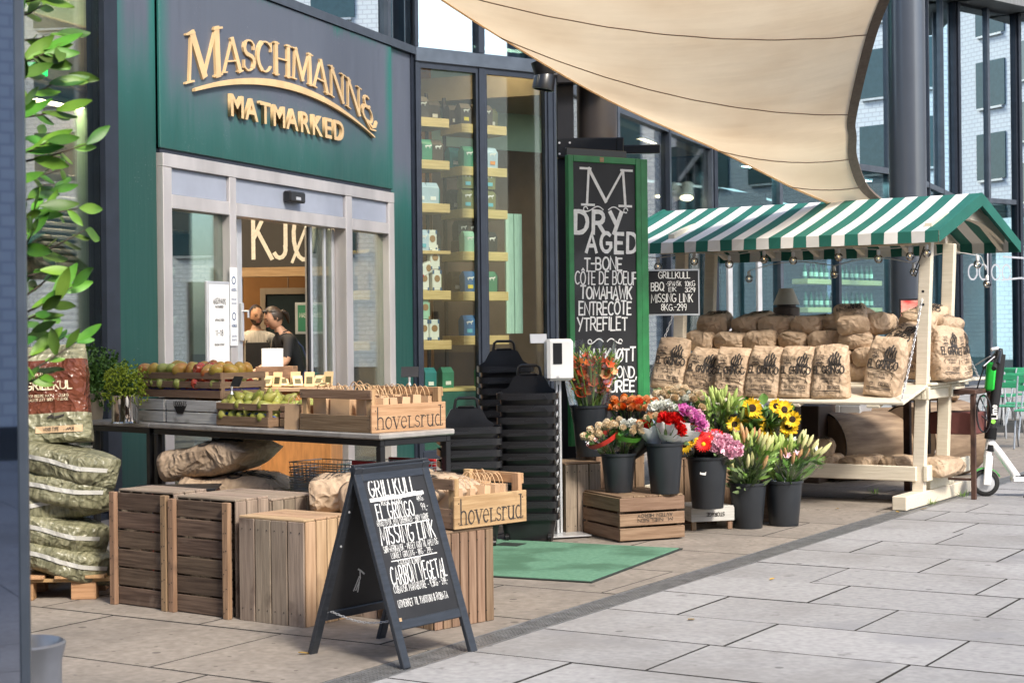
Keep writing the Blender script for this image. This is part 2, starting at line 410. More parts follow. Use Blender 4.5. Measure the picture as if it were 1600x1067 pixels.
# --- serif capitals for the shop sign and the crate print: stroke, thickness; then serif places
def serif_glyph(c):
    t, T = .055, .15; s = .06
    D = {
    'M': (1.05, [([(.10,0),(.16,1)], t), ([(.18,1),(.52,.06)], T), ([(.52,.06),(.86,1)], t), ([(.88,1),(.92,0)], T)], [(.10,0),(.92,0),(.13,1),(.92,1)]),
    'A': (.86, [([(.08,0),(.42,1)], t), ([(.42,1),(.76,0)], T), ([(.2,.33),(.62,.33)], t)], [(.08,0),(.76,0)]),
    'S': (.62, [(arc(.31,.74,.21,.23,25,150,5), t), (arc(.31,.74,.21,.23,150,265,4)+arc(.3,.26,.23,.24,85,-30,5), T*.85), (arc(.3,.26,.23,.24,-30,-160,5), t), ([(.51,.84),(.51,.68)], t), ([(.08,.34),(.08,.12)], t)], []),
    'C': (.78, [(arc(.42,.5,.34,.48,40,120,5), t), (arc(.42,.5,.34,.48,120,240,8), T*.9), (arc(.42,.5,.34,.48,240,320,5), t), ([(.69,.95),(.69,.68)], t)], []),
    'H': (.92, [([(.16,0),(.16,1)], T), ([(.74,0),(.74,1)], T), ([(.16,.52),(.74,.52)], t)], [(.16,0),(.74,0),(.16,1),(.74,1)]),
    'N': (.92, [([(.14,0),(.14,1)], t), ([(.14,1),(.76,.03)], T), ([(.76,0),(.76,1)], t)], [(.14,0),(.14,1),(.76,1)]),
    '8': (.9, [(arc(.32,.77,.17,.19,60,330,9), .07), (arc(.30,.33,.26,.26,80,300,9), .12), (arc(.36,.33,.26,.26,70,-60,6), t), ([(.35,.06),(.6,.02),(.78,.14),(.86,.34)], .09), ([(.12,.1),(.5,-.12),(.8,.0)], .05)], []),
    'h': (.56, [([(.1,0),(.1,1.25)], .1), (arc(.28,.46,.18,.2,170,0,6)+[(.46,0)], .09)], [(.1,0),(.46,0)]),
    'o': (.56, [(arc(.28,.33,.2,.32,90,270,8), .1), (arc(.28,.33,.2,.32,270,450,8), .06)], []),
    'v': (.52, [([(.06,.66),(.26,0)], .11), ([(.26,0),(.46,.66)], .05)], [(.06,.66),(.46,.66)]),
    'e': (.5, [([(.1,.36),(.42,.36)], .05), (arc(.26,.33,.18,.32,0,180,8), .06), (arc(.26,.33,.18,.32,180,310,7), .1)], []),
    'L': (.5, [([(.12,0),(.12,.66)], .1), ([(.12,.02),(.46,.02),(.46,.16)], .05)], [(.12,.66)]),
    's': (.42, [(arc(.21,.49,.14,.16,30,260,8)+arc(.2,.17,.16,.16,90,-160,8), .075)], []),
    'r': (.42, [([(.1,0),(.1,.66)], .1), (arc(.26,.46,.14,.18,170,40,5), .07)], [(.1,0),(.1,.66)]),
    'u': (.56, [([(.1,.66),(.1,.22)]+arc(.27,.2,.17,.2,180,350,6), .09), ([(.45,0),(.45,.66)], .1)], [(.1,.66),(.45,.66),(.5,0)]),
    'd': (.56, [(arc(.26,.33,.18,.32,60,300,10), .09), ([(.46,0),(.46,1.2)], .1)], [(.42,1.2),(.5,0)]),
    'p': (.56, [(arc(.28,.33,.18,.32,120,-120,10), .09), ([(.1,-.45),(.1,.66)], .1)], [(.1,-.45)]),
    'a': (.5, [(arc(.24,.2,.16,.2,0,360,10), .07), ([(.42,0),(.42,.5)]+arc(.26,.48,.16,.18,0,140,5), .09)], []),
    'k': (.52, [([(.1,0),(.1,1.2)], .1), ([(.42,.66),(.12,.28)], .05), ([(.2,.36),(.46,0)], .1)], [(.1,0),(.46,0)]),
    }
    g = D[c]
    return g[0], g[1]+[([(x-s*1.9, z), (x+s*1.9, z)], .045) for x, z in g[2]]
def solid_rib(mb, pts, wd, fn, d0, d1):
    # ribbon with thickness between offsets d0 (back) and d1 (front)
    a = MB(); rib(a, pts, wd, d1, fn); n = len(a.v)//2
    if n < 2: return
    b = MB(); rib(b, pts, wd, d0, fn)
    vs = a.v+b.v; m = len(a.v)
    fs = list(a.f)+[tuple(m+i for i in f)[::-1] for f in b.f]
    loop = list(range(n))+[n+i for i in range(n)][::-1]
    for i in range(len(loop)):
        p, q = loop[i], loop[(i+1) % len(loop)]
        fs.append((p, m+p, m+q, q)[::-1] if False else (p, q, m+q, m+p))
    mb.add(vs, fs)
# ================================================================== GROUND
TH = R(31.5); SU = Vector((math.sin(TH), math.cos(TH), 0)); SW = Vector((math.cos(TH), -math.sin(TH), 0))
def S(u, w_, z=0.0): return SU*u+SW*w_+Vector((0, 0, z))
MS = Matrix(((SW.x, SU.x, 0, 0), (SW.y, SU.y, 0, 0), (0, 0, 1, 0), (0, 0, 0, 1)))   # local x = w, y = u
m_slab = mat('granite_slab', (.27, .268, .27), rough=.75, col2=(.37, .365, .365), scale=26, rnd=.11, bump=.25, bscale=160, detail=8, spot=((.25, .25, .26), 1.3, .60))
N = m_slab.node_tree.nodes; L = m_slab.node_tree.links
def world_stain(m, col, sc1, lo, hi, amt):
    # dirt laid over a material in world coordinates
    N = m.node_tree.nodes; L = m.node_tree.links; b = N['Principled BSDF']
    src = b.inputs['Base Color'].links[0].from_socket
    g = N.new('ShaderNodeNewGeometry'); n = N.new('ShaderNodeTexNoise'); n.inputs['Scale'].default_value = sc1; n.inputs['Detail'].default_value = 8
    n.inputs['Roughness'].default_value = .65
    L.new(g.outputs['Position'], n.inputs['Vector'])
    r = N.new('ShaderNodeMapRange'); r.inputs[1].default_value = lo; r.inputs[2].default_value = hi; r.inputs[4].default_value = amt
    L.new(n.outputs[0], r.inputs[0])
    x = N.new('ShaderNodeMix'); x.data_type = 'RGBA'; L.new(r.outputs[0], x.inputs[0]); L.new(src, x.inputs[6]); x.inputs[7].default_value = tuple(col)+(1,)
    L.new(x.outputs[2], b.inputs['Base Color'])
world_stain(m_slab, (.19, .18, .17), .8, .46, .70, .75)
world_stain(m_slab, (.13, .125, .12), 7.0, .60, .70, .7)
m_slab_b = mat('worn_shade_brown_slab', (.215, .185, .155), rough=.75, col2=(.32, .28, .24), scale=22, rnd=.06, bump=.25, bscale=140, detail=8)  # brown tone carries the sail's shade and warm bounce in its colour
world_stain(m_slab_b, (.13, .115, .10), 1.6, .45, .72, .7)
world_stain(m_slab_b, (.10, .09, .085), 11.0, .62, .70, .7)
m_joint = mat('joint_sand', (.025, .023, .021), rough=.95, var=.3, scale=40)
def gum(m, sc1, rad, col):
    N = m.node_tree.nodes; L = m.node_tree.links; b = N['Principled BSDF']; src = b.inputs['Base Color'].links[0].from_socket
    g = N.new('ShaderNodeNewGeometry'); v = N.new('ShaderNodeTexVoronoi'); v.inputs['Scale'].default_value = sc1; v.voronoi_dimensions = '2D'; L.new(g.outputs['Position'], v.inputs['Vector'])
    r = N.new('ShaderNodeMapRange'); r.inputs[1].default_value = rad; r.inputs[2].default_value = rad*.8; L.new(v.outputs['Distance'], r.inputs[0])
    s = N.new('ShaderNodeSeparateXYZ'); L.new(v.outputs['Color'], s.inputs[0]); t = N.new('ShaderNodeMath'); t.operation = 'GREATER_THAN'; t.inputs[1].default_value = .62; L.new(s.outputs[0], t.inputs[0])
    q = N.new('ShaderNodeMath'); q.operation = 'MULTIPLY'; L.new(r.outputs[0], q.inputs[0]); L.new(t.outputs[0], q.inputs[1]); q2 = N.new('ShaderNodeMath'); q2.operation = 'MULTIPLY'; q2.inputs[1].default_value = .75; L.new(q.outputs[0], q2.inputs[0])
    x = N.new('ShaderNodeMix'); x.data_type = 'RGBA'; L.new(q2.outputs[0], x.inputs[0]); L.new(src, x.inputs[6]); x.inputs[7].default_value = tuple(col)+(1,); L.new(x.outputs[2], b.inputs['Base Color'])
gum(m_slab, 1.6, .035, (.09, .09, .09)); gum(m_slab_b, 1.9, .045, (.06, .05, .045)); gum(m_slab_b, 5.3, .06, (.09, .075, .06))
gr = MB().box(-90, 90, -60, 120, -.30, -.028).build('ground', m_joint, kind='structure')
pave = MB().box(-4.2, 2.2, -1.5, 20, -.027, -.018, M=MS)
pavement = pave.build('pavement', m_joint, kind='structure')
_slabs = {}
def slab_mesh(lx, ly, mm):
    k = (round(lx, 2), round(ly, 2), mm.name)
    if k not in _slabs:
        g = .004
        b = MB().cbox(-lx/2+g, lx/2-g, -ly/2+g, ly/2-g, -.03, 0, .003); b.m = [0 if i == 5 else 1 for i in range(len(b.f))]; _slabs[k] = b.mesh('paving_slab', [mm, m_joint])
    return _slabs[k]
def put_slab(u0, u1, w0, w1, mm, store):
    o = link('paving_slab', slab_mesh(w1-w0, u1-u0, mm), pavement)
    c = S((u0+u1)/2, (w0+w1)/2, -.012+random.uniform(-.0015, .0015))
    o.matrix_basis = Matrix.Translation(c) @ MS @ RX(random.uniform(-.001, .001)); store.append(o)
rest = MB()
rows = [5.85+.672*i for i in range(-3, 34)]
known = {2: -3.06, 3: -3.83, 4: -2.53, 5: -3.62, 6: -3.19, 7: -3.87, 8: -3.3, 1: -3.06}
slabs = []
for i, u0 in enumerate(rows):
    u1 = u0+.672; ph = {5: -3.06, 4: -3.5, 3: -3.2}.get(i, None)
    k0 = [0.0, .40, .72, .18, .55, .3, .85][i % 7]
    if 5 <= i <= 11: k0 = {5: -3.26, 6: -3.83, 7: -3.37, 8: -3.62, 9: -3.19, 10: -3.87, 11: -3.5}[i] % .97
    wv = -4.245; n = 0
    # right of the drain
    edges = [-4.245]; x = math.floor((-4.245-k0)/.97)*.97+k0
    while x < 12:
        if x > -4.05: edges.append(x)
        x += .97
    for a, b in zip(edges, edges[1:]):
        c = S((u0+u1)/2, (a+b)/2)
        if c.y < 3 or abs(c.x/c.y) > .40 or c.y > 30: 
            continue
        if len(slabs) < 210: put_slab(u0, u1, a, b, m_slab, slabs)
        else: rest.cbox(a+.0055, b-.0055, u0+.0055, u1-.0055, -.042, -.012, .0015, M=MS)
slabs2 = []; rest2 = MB()
for i, u0 in enumerate([4.6+.93*i for i in range(20)]):
    u1 = u0+.93; x = -4.425-[.55, .9, .3, .75, .1][i % 5]; a = x; b = -4.425
    while b > -15:
        c = S((u0+u1)/2, (a+b)/2)
        ok = c.y > 5 and abs(c.x/c.y) < .42
        if ok:
            if len(slabs2) < 85: put_slab(u0, u1, a, b, m_slab_b, slabs2)
            else: rest2.cbox(a+.004, b-.004, u0+.004, u1-.004, -.042, -.012, .004, M=MS)
        b = a; a -= 1.15
rest2.build('paving_slabs_behind', m_slab_b, pavement, kind='stuff')
# beyond the slabs that are single: the same slabs, out to the far walls
for i in range(60):
    u0 = 5.85+.672*(i+34-3)
    for j in range(36):
        a = -4.2+j*.97+(i % 3)*.33-8
        c = S(u0+.33, a+.48)
        if c.y < 60 and abs(c.x/c.y) < .36: rest.cbox(a+.004, a+.966, u0+.004, u0+.668, -.042, -.012, .004, M=MS)
for i in range(22):
    for j in range(16): rest.box(-8+j*1.0+.004, -7.004+j*1.0, -12.5+.672*i+.004, -12.5+.672*i+.668, -.042, -.012)
rest.build('paving_slabs_far', m_slab, pavement, kind='stuff')
for i, s_ in enumerate(slabs+slabs2): pass
# slabs top at z=-.012 -> lift everything so that the walking surface is z=0
for s_ in slabs+slabs2: s_.matrix_basis = Matrix.Translation((0, 0, .012)) @ s_.matrix_basis
for o in C.objects:
    if o.name.startswith('paving_slabs'): o.location.z = .012
# drain channel with steel grating
drain = thing('drain_channel', 'long steel slot drain with mesh grating crossing the pavement', 'drain', S(4, -4.335, 0)); drain.matrix_basis = Matrix.Translation(S(4, -4.335, 0)) @ MS
m_dr = mat('galvanised_steel', (.26, .26, .26), rough=.45, metal=.6, var=.25, scale=12)
m_drd = mat('drain_dark', (.02, .02, .02), rough=.9, var=.2)
MB().box(-.088, .088, 0, 24, -.02, -.016).build('channel_floor', m_drd, drain)
for sx in (-1, 1):
    MB().cbox(sx*.085-.006, sx*.085+.006, 0, 24, -.02, .001, .001).build('channel_edge', m_dr, drain)
g = MB()
for k in range(7): g.box(-.066+.022*k-.0035, -.066+.022*k+.0035, 0, 24, -.012, -.002)
y = 0.0
while y < 14:
    g.box(-.078, .078, y-.004, y+.004, -.010, -.0035); y += .028
g.build('grating', m_dr, drain, kind='stuff')

# ================================================================== SHOP FRONT, section with the doors
O1 = Vector((-3.24, 13.67, 0)); A1 = R(69.5); M1 = Matrix.Translation(O1) @ RZ(A1)
front = thing('shop_building', 'green and steel shop building with glazed doors and dark window frames', 'building', M=M1)
# streaked green sheet, turning grey-violet in the middle, its edges stay green
def green_violet(name, gx0, gx1, gz0, gz1):
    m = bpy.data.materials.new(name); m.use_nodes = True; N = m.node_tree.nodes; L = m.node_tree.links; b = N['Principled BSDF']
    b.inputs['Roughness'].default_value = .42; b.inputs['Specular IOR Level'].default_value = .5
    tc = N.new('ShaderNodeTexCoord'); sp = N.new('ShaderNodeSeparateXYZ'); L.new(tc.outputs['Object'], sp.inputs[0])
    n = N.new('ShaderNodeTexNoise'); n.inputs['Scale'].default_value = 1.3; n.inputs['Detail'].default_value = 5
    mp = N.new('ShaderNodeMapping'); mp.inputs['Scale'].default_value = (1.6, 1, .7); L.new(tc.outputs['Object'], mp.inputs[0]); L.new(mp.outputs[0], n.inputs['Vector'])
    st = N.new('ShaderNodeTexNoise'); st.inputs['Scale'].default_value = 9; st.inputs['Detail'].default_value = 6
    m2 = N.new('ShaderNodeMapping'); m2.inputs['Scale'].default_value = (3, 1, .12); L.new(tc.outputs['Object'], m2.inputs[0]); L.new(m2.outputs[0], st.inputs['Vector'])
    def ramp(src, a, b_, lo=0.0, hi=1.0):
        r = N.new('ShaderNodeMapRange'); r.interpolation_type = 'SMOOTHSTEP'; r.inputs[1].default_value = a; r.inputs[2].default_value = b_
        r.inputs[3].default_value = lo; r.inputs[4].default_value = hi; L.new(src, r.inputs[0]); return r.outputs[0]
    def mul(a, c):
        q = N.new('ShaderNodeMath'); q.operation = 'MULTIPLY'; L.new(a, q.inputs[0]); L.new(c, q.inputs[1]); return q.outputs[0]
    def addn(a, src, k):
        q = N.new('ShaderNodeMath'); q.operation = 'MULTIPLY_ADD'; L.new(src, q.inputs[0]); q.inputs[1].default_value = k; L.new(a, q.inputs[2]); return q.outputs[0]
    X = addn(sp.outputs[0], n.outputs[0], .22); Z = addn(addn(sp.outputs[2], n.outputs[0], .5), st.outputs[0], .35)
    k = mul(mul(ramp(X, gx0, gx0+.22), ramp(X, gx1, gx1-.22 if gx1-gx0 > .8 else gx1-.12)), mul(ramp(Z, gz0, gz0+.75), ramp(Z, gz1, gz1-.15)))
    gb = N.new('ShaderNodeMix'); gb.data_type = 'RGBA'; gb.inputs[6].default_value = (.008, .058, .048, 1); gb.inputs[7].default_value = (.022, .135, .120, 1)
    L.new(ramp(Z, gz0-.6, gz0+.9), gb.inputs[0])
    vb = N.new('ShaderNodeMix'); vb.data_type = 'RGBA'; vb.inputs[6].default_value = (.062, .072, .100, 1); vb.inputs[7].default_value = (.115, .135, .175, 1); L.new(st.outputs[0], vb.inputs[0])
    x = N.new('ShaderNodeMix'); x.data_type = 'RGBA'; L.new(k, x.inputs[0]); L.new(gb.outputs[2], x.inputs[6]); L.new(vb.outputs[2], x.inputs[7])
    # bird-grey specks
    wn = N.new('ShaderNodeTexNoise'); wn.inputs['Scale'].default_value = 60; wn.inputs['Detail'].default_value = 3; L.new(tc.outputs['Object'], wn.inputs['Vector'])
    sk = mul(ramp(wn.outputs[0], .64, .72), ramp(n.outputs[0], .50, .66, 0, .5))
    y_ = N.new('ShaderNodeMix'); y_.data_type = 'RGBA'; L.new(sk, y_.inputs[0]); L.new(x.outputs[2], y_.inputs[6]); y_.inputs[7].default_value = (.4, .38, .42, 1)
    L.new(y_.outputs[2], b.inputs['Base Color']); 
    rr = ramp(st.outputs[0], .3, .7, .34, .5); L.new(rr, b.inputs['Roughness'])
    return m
m_gv1 = green_violet('green_violet_pilaster', .10, .68, 3.9, 7.6)
m_gv2 = green_violet('green_violet_sign_sheet', .72, 5.48, 3.60, 5.20)
m_gv3 = green_violet('green_violet_side_sheet', 5.45, 6.3, 3.2, 5.2)
def P(mb, name, mm, parent=front, **k): return mb.build(name, mm, parent, **k)
P(MB().cbox(.004, .616, 0, .12, 0, 7.4, .012), 'green_pilaster', m_gv1)
P(MB().cbox(5.404, 6.02, 0, .12, 0, 4.70, .012), 'green_pilaster', m_gv3)
P(MB().box(-.19, 0, -.03, .14, 0, 7.4), 'window_frame', m_frame)
P(MB().box(5.97, 6.10, -.02, .16, 0, 4.7), 'window_frame', m_frame)
P(MB().box(.5, 6.12, -.05, .16, 4.70, 4.79), 'transom', m_frame_bl)
P(MB().box(.64, 5.38, -.012, .10, 3.052, 3.085), 'transom', m_frame)
P(MB().box(-3.2, -.19, -.03, .1, 4.9, 5.0), 'transom', m_frame)
P(MB().box(-3.2, -.19, .02, .032, .05, 4.9), 'glass_pane', m_glass)
P(MB().box(-3.2, -.19, .02, .032, 5.0, 7.4), 'glass_pane', m_glass)
P(MB().box(-3.2, -.19, -.02, .08, 0, .05), 'window_sill', m_frame)
P(MB().box(.62, 5.32, .02, .032, 4.79, 7.4), 'glass_pane', m_glass_hi)
P(MB().box(5.32, 5.40, -.03, .08, 4.79, 7.4), 'mullion', m_frame_bl)
P(MB().box(5.40, 6.06, .02, .032, 4.79, 7.4), 'glass_pane', m_glass_hi)
# --- sign
sign = thing('shop_sign', 'green and grey-violet sign panel with raised gold letters over the doors', 'shop sign', M=M1)
sp_ = MB().cbox(.628, 5.396, -.03, .0, 3.09, 4.695, .012).build('sign_panel', m_gv2, sign)
m_gold = mat('gold_letter_metal', (.72, .50, .26), rough=.45, metal=.1, var=.1, scale=6)
m_goldd = mat('letter_edge', (.03, .03, .02), rough=.6, var=.1)
yb = -.034
def base_arc(x): return 3.70+.31*(1-((x-2.95)/1.95)**2)
X0, X1 = 1.02, 4.98
word = 'MASCHMANN8'; adv = []
for i, c in enumerate(word):
    wdt = {'M': 1.05, 'A': .86, 'S': .62, 'C': .78, 'H': .92, 'N': .92, '8': .95}[c]
    hh = .425 if i == 0 else .30
    adv.append((wdt*hh*1.06, hh))
tot = sum(a for a, h in adv); kx = (X1-X0)/tot; x = X0
for i, c in enumerate(word):
    gw, hh = adv[i]; gl, st = serif_glyph(c)
    mb = MB(); xc = x+gw*kx/2
    slope = -2*.31*(xc-2.95)/1.95**2
    for k, (q, t) in enumerate(st):
        def fn(a, b, o, x=x, gw=gw, hh=hh): 
            X = x+a/{'M': 1.05, 'A': .86, 'S': .62, 'C': .78, 'H': .92, 'N': .92, '8': .95}[c]*gw*kx
            return (X-slope*b*hh*.0, -o, base_arc(xc)+slope*(X-xc)+b*hh-(.02 if i == 0 else 0))
        solid_rib(mb, q, t*.95, fn, .030, .052+.0006*k)
    o = mb.build('letter', m_gold, sign); x += gw*kx
mb = MB(); pts = [(1.14+3.72*t/30, base_arc(1.14+3.72*t/30)-.095) for t in range(31)]
a = MB()
vs = []; 
for i, (X, Z) in enumerate(pts):
    t = i/30; hw = .008+.026*math.sin(math.pi*min(1, t*1.0+.05))*(1 if t < .9 else .7)
    vs += [(X, -.07, Z-hw), (X, -.07, Z+hw), (X, -.034, Z+hw), (X, -.034, Z-hw)]
fs = []
for i in range(30):
    for k in range(4): fs.append((i*4+k, (i+1)*4+k, (i+1)*4+(k+1) % 4, i*4+(k+1) % 4))
MB().add(vs, [f[::-1] for f in fs]+[(0, 1, 2, 3), (123, 122, 121, 120)]).build('underline_flourish', m_gold, sign)
def bfont(ch, size, ext, off=.005):
    cu = bpy.data.curves.new('letter', 'FONT'); cu.body = ch; cu.size = size; cu.extrude = ext/2; cu.offset = off; cu.resolution_u = 4
    ob = bpy.data.objects.new('tmp', cu); C.objects.link(ob)
    dg = bpy.context.evaluated_depsgraph_get(); me = bpy.data.meshes.new_from_object(ob.evaluated_get(dg))
    bpy.data.objects.remove(ob); return me
wds = {}
for c in 'MATRKED':
    me = bfont(c, .29, .035); wds[c] = me
    me.materials.clear(); me.materials.append(m_gold)
x = 1.74; ws = [max(v.co.x for v in wds[c].vertices)+.028 for c in 'MATMARKED']; kk = (4.13-1.74)/sum(ws)
for c, w1 in zip('MATMARKED', ws):
    o = link('letter', wds[c], sign); o.matrix_basis = Matrix.Translation((x, -.052, 3.495)) @ RX(R(90)) @ Matrix.Diagonal((kk, 1, 1, 1)); x += w1*kk
# --- door frame of brushed steel
door = thing('sliding_door', 'brushed steel sliding door standing open with glazed side panels', 'door', M=M1)
def D(mb, name, mm=m_steel, parent=door, **k): return mb.build(name, mm, parent, **k)
for a, b in ((.632, .77), (1.75, 1.87), (4.16, 4.31), (5.24, 5.385)):
    D(MB().cbox(a, b, -.05, .12, 0, 2.93, .004), 'door_post')
D(MB().cbox(.632, 5.385, -.052, .12, 2.932, 3.048, .004), 'header_beam')
for a, b in ((.772, 1.748), (1.872, 4.158), (4.312, 5.238)):
    D(MB().cbox(a, b, -.048, .1, 2.58, 2.70, .004), 'header_beam')
    D(MB().cbox(a, b, -.02, .06, 2.702, 2.930, .004), 'header_panel', mat('pale_enamel_panel', (.30, .33, .40), rough=.3, var=.06))
    D(MB().box(a, b, -.05, .1, 0.0, .0) if False else MB().cbox(a, b, -.02, .08, 0, .02, .003), 'threshold')
sensor = MB(); sensor.cbox(2.82, 3.14, -.11, -.022, 2.775, 2.885, .015); D(sensor, 'door_sensor', m_blackp)
D(MB().box(2.93, 3.03, -.113, -.1105, 2.80, 2.83), 'sensor_lens', m_alu)
for a, b in ((.772, 1.748), (4.312, 5.238)):
    D(MB().box(a, b, .03, .04, .02, 2.58), 'side_glass', m_glass_d)
for x0, x1, s_ in ((1.88, 2.20, 1), (3.55, 4.15, -1)):
    sx = (2.11, 2.20) if s_ > 0 else (3.55, 3.64)
    D(MB().cbox(sx[0], sx[1], .085, .125, .02, 2.575, .003), 'door_stile', m_alu)
    ox = (x0, x0+.05) if s_ > 0 else (x1-.06, x1)
    D(MB().cbox(ox[0], ox[1], .085, .125, .02, 2.575, .003), 'door_stile', m_alu)
    D(MB().box(ox[1] if s_ > 0 else sx[1], sx[0] if s_ > 0 else ox[0], .100, .108, .02, 2.575), 'door_glass', m_glass_d)
D(MB().cbox(3.50, 3.546, .06, .08, .02, 2.575, .003), 'rubber_seal', m_blackp)
D(MB().cbox(3.86, 3.90, .06, .084, .02, 2.575, .003), 'door_stile', m_alu)
D(MB().cbox(2.13, 2.18, .055, .085, 1.42, 1.78, .006).tube([(2.155, .06, 1.70), (2.155, .0, 1.70), (2.155, .0, 1.64)], .012), 'door_handle', m_alu)
D(MB().cbox(2.12, 2.185, .055, .085, .95, 1.05, .006), 'door_lock', m_alu)
# paper notices on the left side glass
nt_ = thing('notice_frame', 'white framed opening hours notice on the glass left of the door', 'notice', M=M1 @ TR(1.30, -.06, 1.165))
MB().cbox(0, .40, -.01, .02, 0, .80, .01).build('notice_border', m_alu, nt_)
MB().box(.03, .37, -.014, -.0105, .03, .77).build('notice_sheet', m_wpaper, nt_)
mb = MB(); fn = flat(-.015)
chalk(mb, 'MASCHMANNS', .09, .60, .05, .006, fn, .1, fit=.22, arcf=lambda X, Z: (X, Z-.9*(X-.2)**2)); chalk(mb, 'MATMARKED', .13, .56, .022, .005, fn, fit=.14)
chalk(mb, 'APNINGSTIDER', .12, .44, .02, .004, fn, fit=.16); chalk(mb, '11-18', .13, .31, .05, .008, fn, fit=.13); chalk(mb, 'SONDAG STENGT', .11, .22, .018, .004, fn, fit=.17)
mb.build('notice_text', m_ink, nt_)
nt2 = thing('sticker_strip', 'narrow white strip of sticker notices beside the framed notice', 'sticker', M=M1 @ TR(1.715, -.06, 1.38))
MB().box(.0, .13, -.003, .0, 0, .72).build('sticker_sheet', m_wpaper, nt2)
mb = MB()
for zz in (.60, .27): rib(mb, arc(.065, zz, .032, .032, 0, 360, 12), .012, .005, flat()); chalk(mb, 'MOXUS', .02, zz-.10, .028, .005, flat(-.004), fit=.09)
for zz in (.42, .38, .08, .045): chalk(mb, 'ADGANG KUN', .02, zz, .018, .004, flat(-.004), fit=.09)
mb.build('sticker_print', mat('blue_print', (.05, .10, .22), var=0), nt2)

# ================================================================== SHOP FRONT, glazed display section
O2 = Vector((-1.116, 19.35, 0)); A2 = R(36); M2 = Matrix.Translation(O2) @ RZ(A2)
disp = thing('display_window', 'two tall dark framed display windows right of the green pilaster', 'window', M=M2)
for a, b in ((0, .05), (.90, .99), (1.93, 2.03)):
    for z0, z1 in ((.0, 4.62), (4.80, 7.6)): MB().cbox(a, b, -.05, .1, z0, z1, .004).build('mullion', m_frame, disp)
MB().cbox(0, 2.03, -.06, .1, 4.625, 4.795, .01).build('transom', m_frame_bl, disp)
MB().cbox(0.05, 1.93, -.05, .1, .0, .10, .01).build('bottom_rail', m_frame, disp)
for a, b in ((.05, .90), (.99, 1.93)):
    MB().box(a, b, .02, .03, .1, 4.625).build('glass_pane', glass_mat('display_glass', (.9, .93, .9), .0, .42), disp)
    MB().box(a, b, .02, .03, 4.795, 7.6).build('glass_pane', m_glass_hi, disp)
    for e in (a, b-.035):
        MB().box(e, e+.035, -.03, .018, .1, 4.625).build('glazing_bead', m_frame, disp)
    MB().box(a+.035, b-.035, -.03, .018, 4.56, 4.625).build('glazing_bead', m_frame, disp)

# ================================================================== rest of the glazed building
def curtain(name, label, p0, p1, nm, zt, zs, gm, gm_low, depth=5.0, floor=True):
    p0 = Vector(p0); p1 = Vector(p1); d = p1-p0; Ln = d.length; a = math.atan2(d.y, d.x)
    M = Matrix.Translation((p0.x, p0.y, 0)) @ RZ(a)
    t = thing(name, label, 'building', M=M)
    xs = [Ln*i/nm for i in range(nm+1)]
    for i, x in enumerate(xs):
        MB().box(x-.05, x+.05, -.07, .1, 0, zt).build('mullion', m_frame_bl if i % 2 else m_frame, t)
    zz = [0.0]+list(zs)+[zt]
    for z in zs:
        for a_, b_ in zip(xs, xs[1:]): MB().box(a_+.05, b_-.05, -.06, .1, z-.06, z+.06).build('transom', m_frame_bl, t)
    for i, (z0, z1) in enumerate(zip(zz, zz[1:])):
        for a_, b_ in zip(xs, xs[1:]):
            o = MB().box(a_+.05, b_-.05, .0, .012, z0+(.06 if i else .03), z1-.06).build('glass_pane', gm if i else gm_low, t)
    return t, M, Ln
m_gl_low = glass_mat('street_level_glass', (.75, .92, .95), .0, .22)
m_gl_top = glass_mat('blue_upper_glass', (.22, .38, .44), .70, 1.2, gt=(.80, .95, 1))
w3, M3, L3 = curtain('glazed_wing', 'glazed wing with dark mullions behind the striped market stall', (.50, 20.55), (3.34, 28.0), 3, 9.4, (4.55,), m_gl_low, m_glass)
w4, M4, L4 = curtain('glazed_bay', 'glazed bay with wine shelves behind the stall counter', (3.42, 28.1), (7.5, 33.0), 3, 9.4, (4.55,), m_gl_top, m_gl_low)
w5, M5, L5 = curtain('glazed_side_wing', 'glazed wing between the round blue grey column and the corner', (7.6, 33.1), (10.9, 40.8), 4, 9.4, (4.6,), m_gl_top, m_gl_low)
w6, M6, L6 = curtain('glazed_corner_tower', 'tall mirror glass corner behind the gable of the stall', (11.0, 40.85), (12.9, 42.5), 2, 9.4, (4.6,), m_gl_top, m_gl_low)
w7, M7, L7 = curtain('glazed_far_wing', 'farthest glazed wall at the right edge beyond the corner', (13.0, 42.5), (14.7, 43.6), 1, 9.4, (4.4,), m_gl_top, m_gl_low)
m_soff = mat('slatted_soffit', (.16, .17, .18), rough=.6, var=.2, scale=3, stretch=(1, 20, 1))
for M_, L_ in ((M3, L3), (M4, L4), (M5, L5), (M6, L6), (M7, L7)): MB().box(-.1, L_+.1, -.7, 4, 9.42, 9.7, M=M_).build('roof_soffit', m_soff, kind='structure')
sill = MB()
for M_, L_ in ((M4, L4), (M5, L5), (M6, L6), (M7, L7)): sill.box(0.06, L_-.06, -.09, -.072, .0, .25, M=M_)
sill.build('plinth', m_frame_bl, kind='structure')

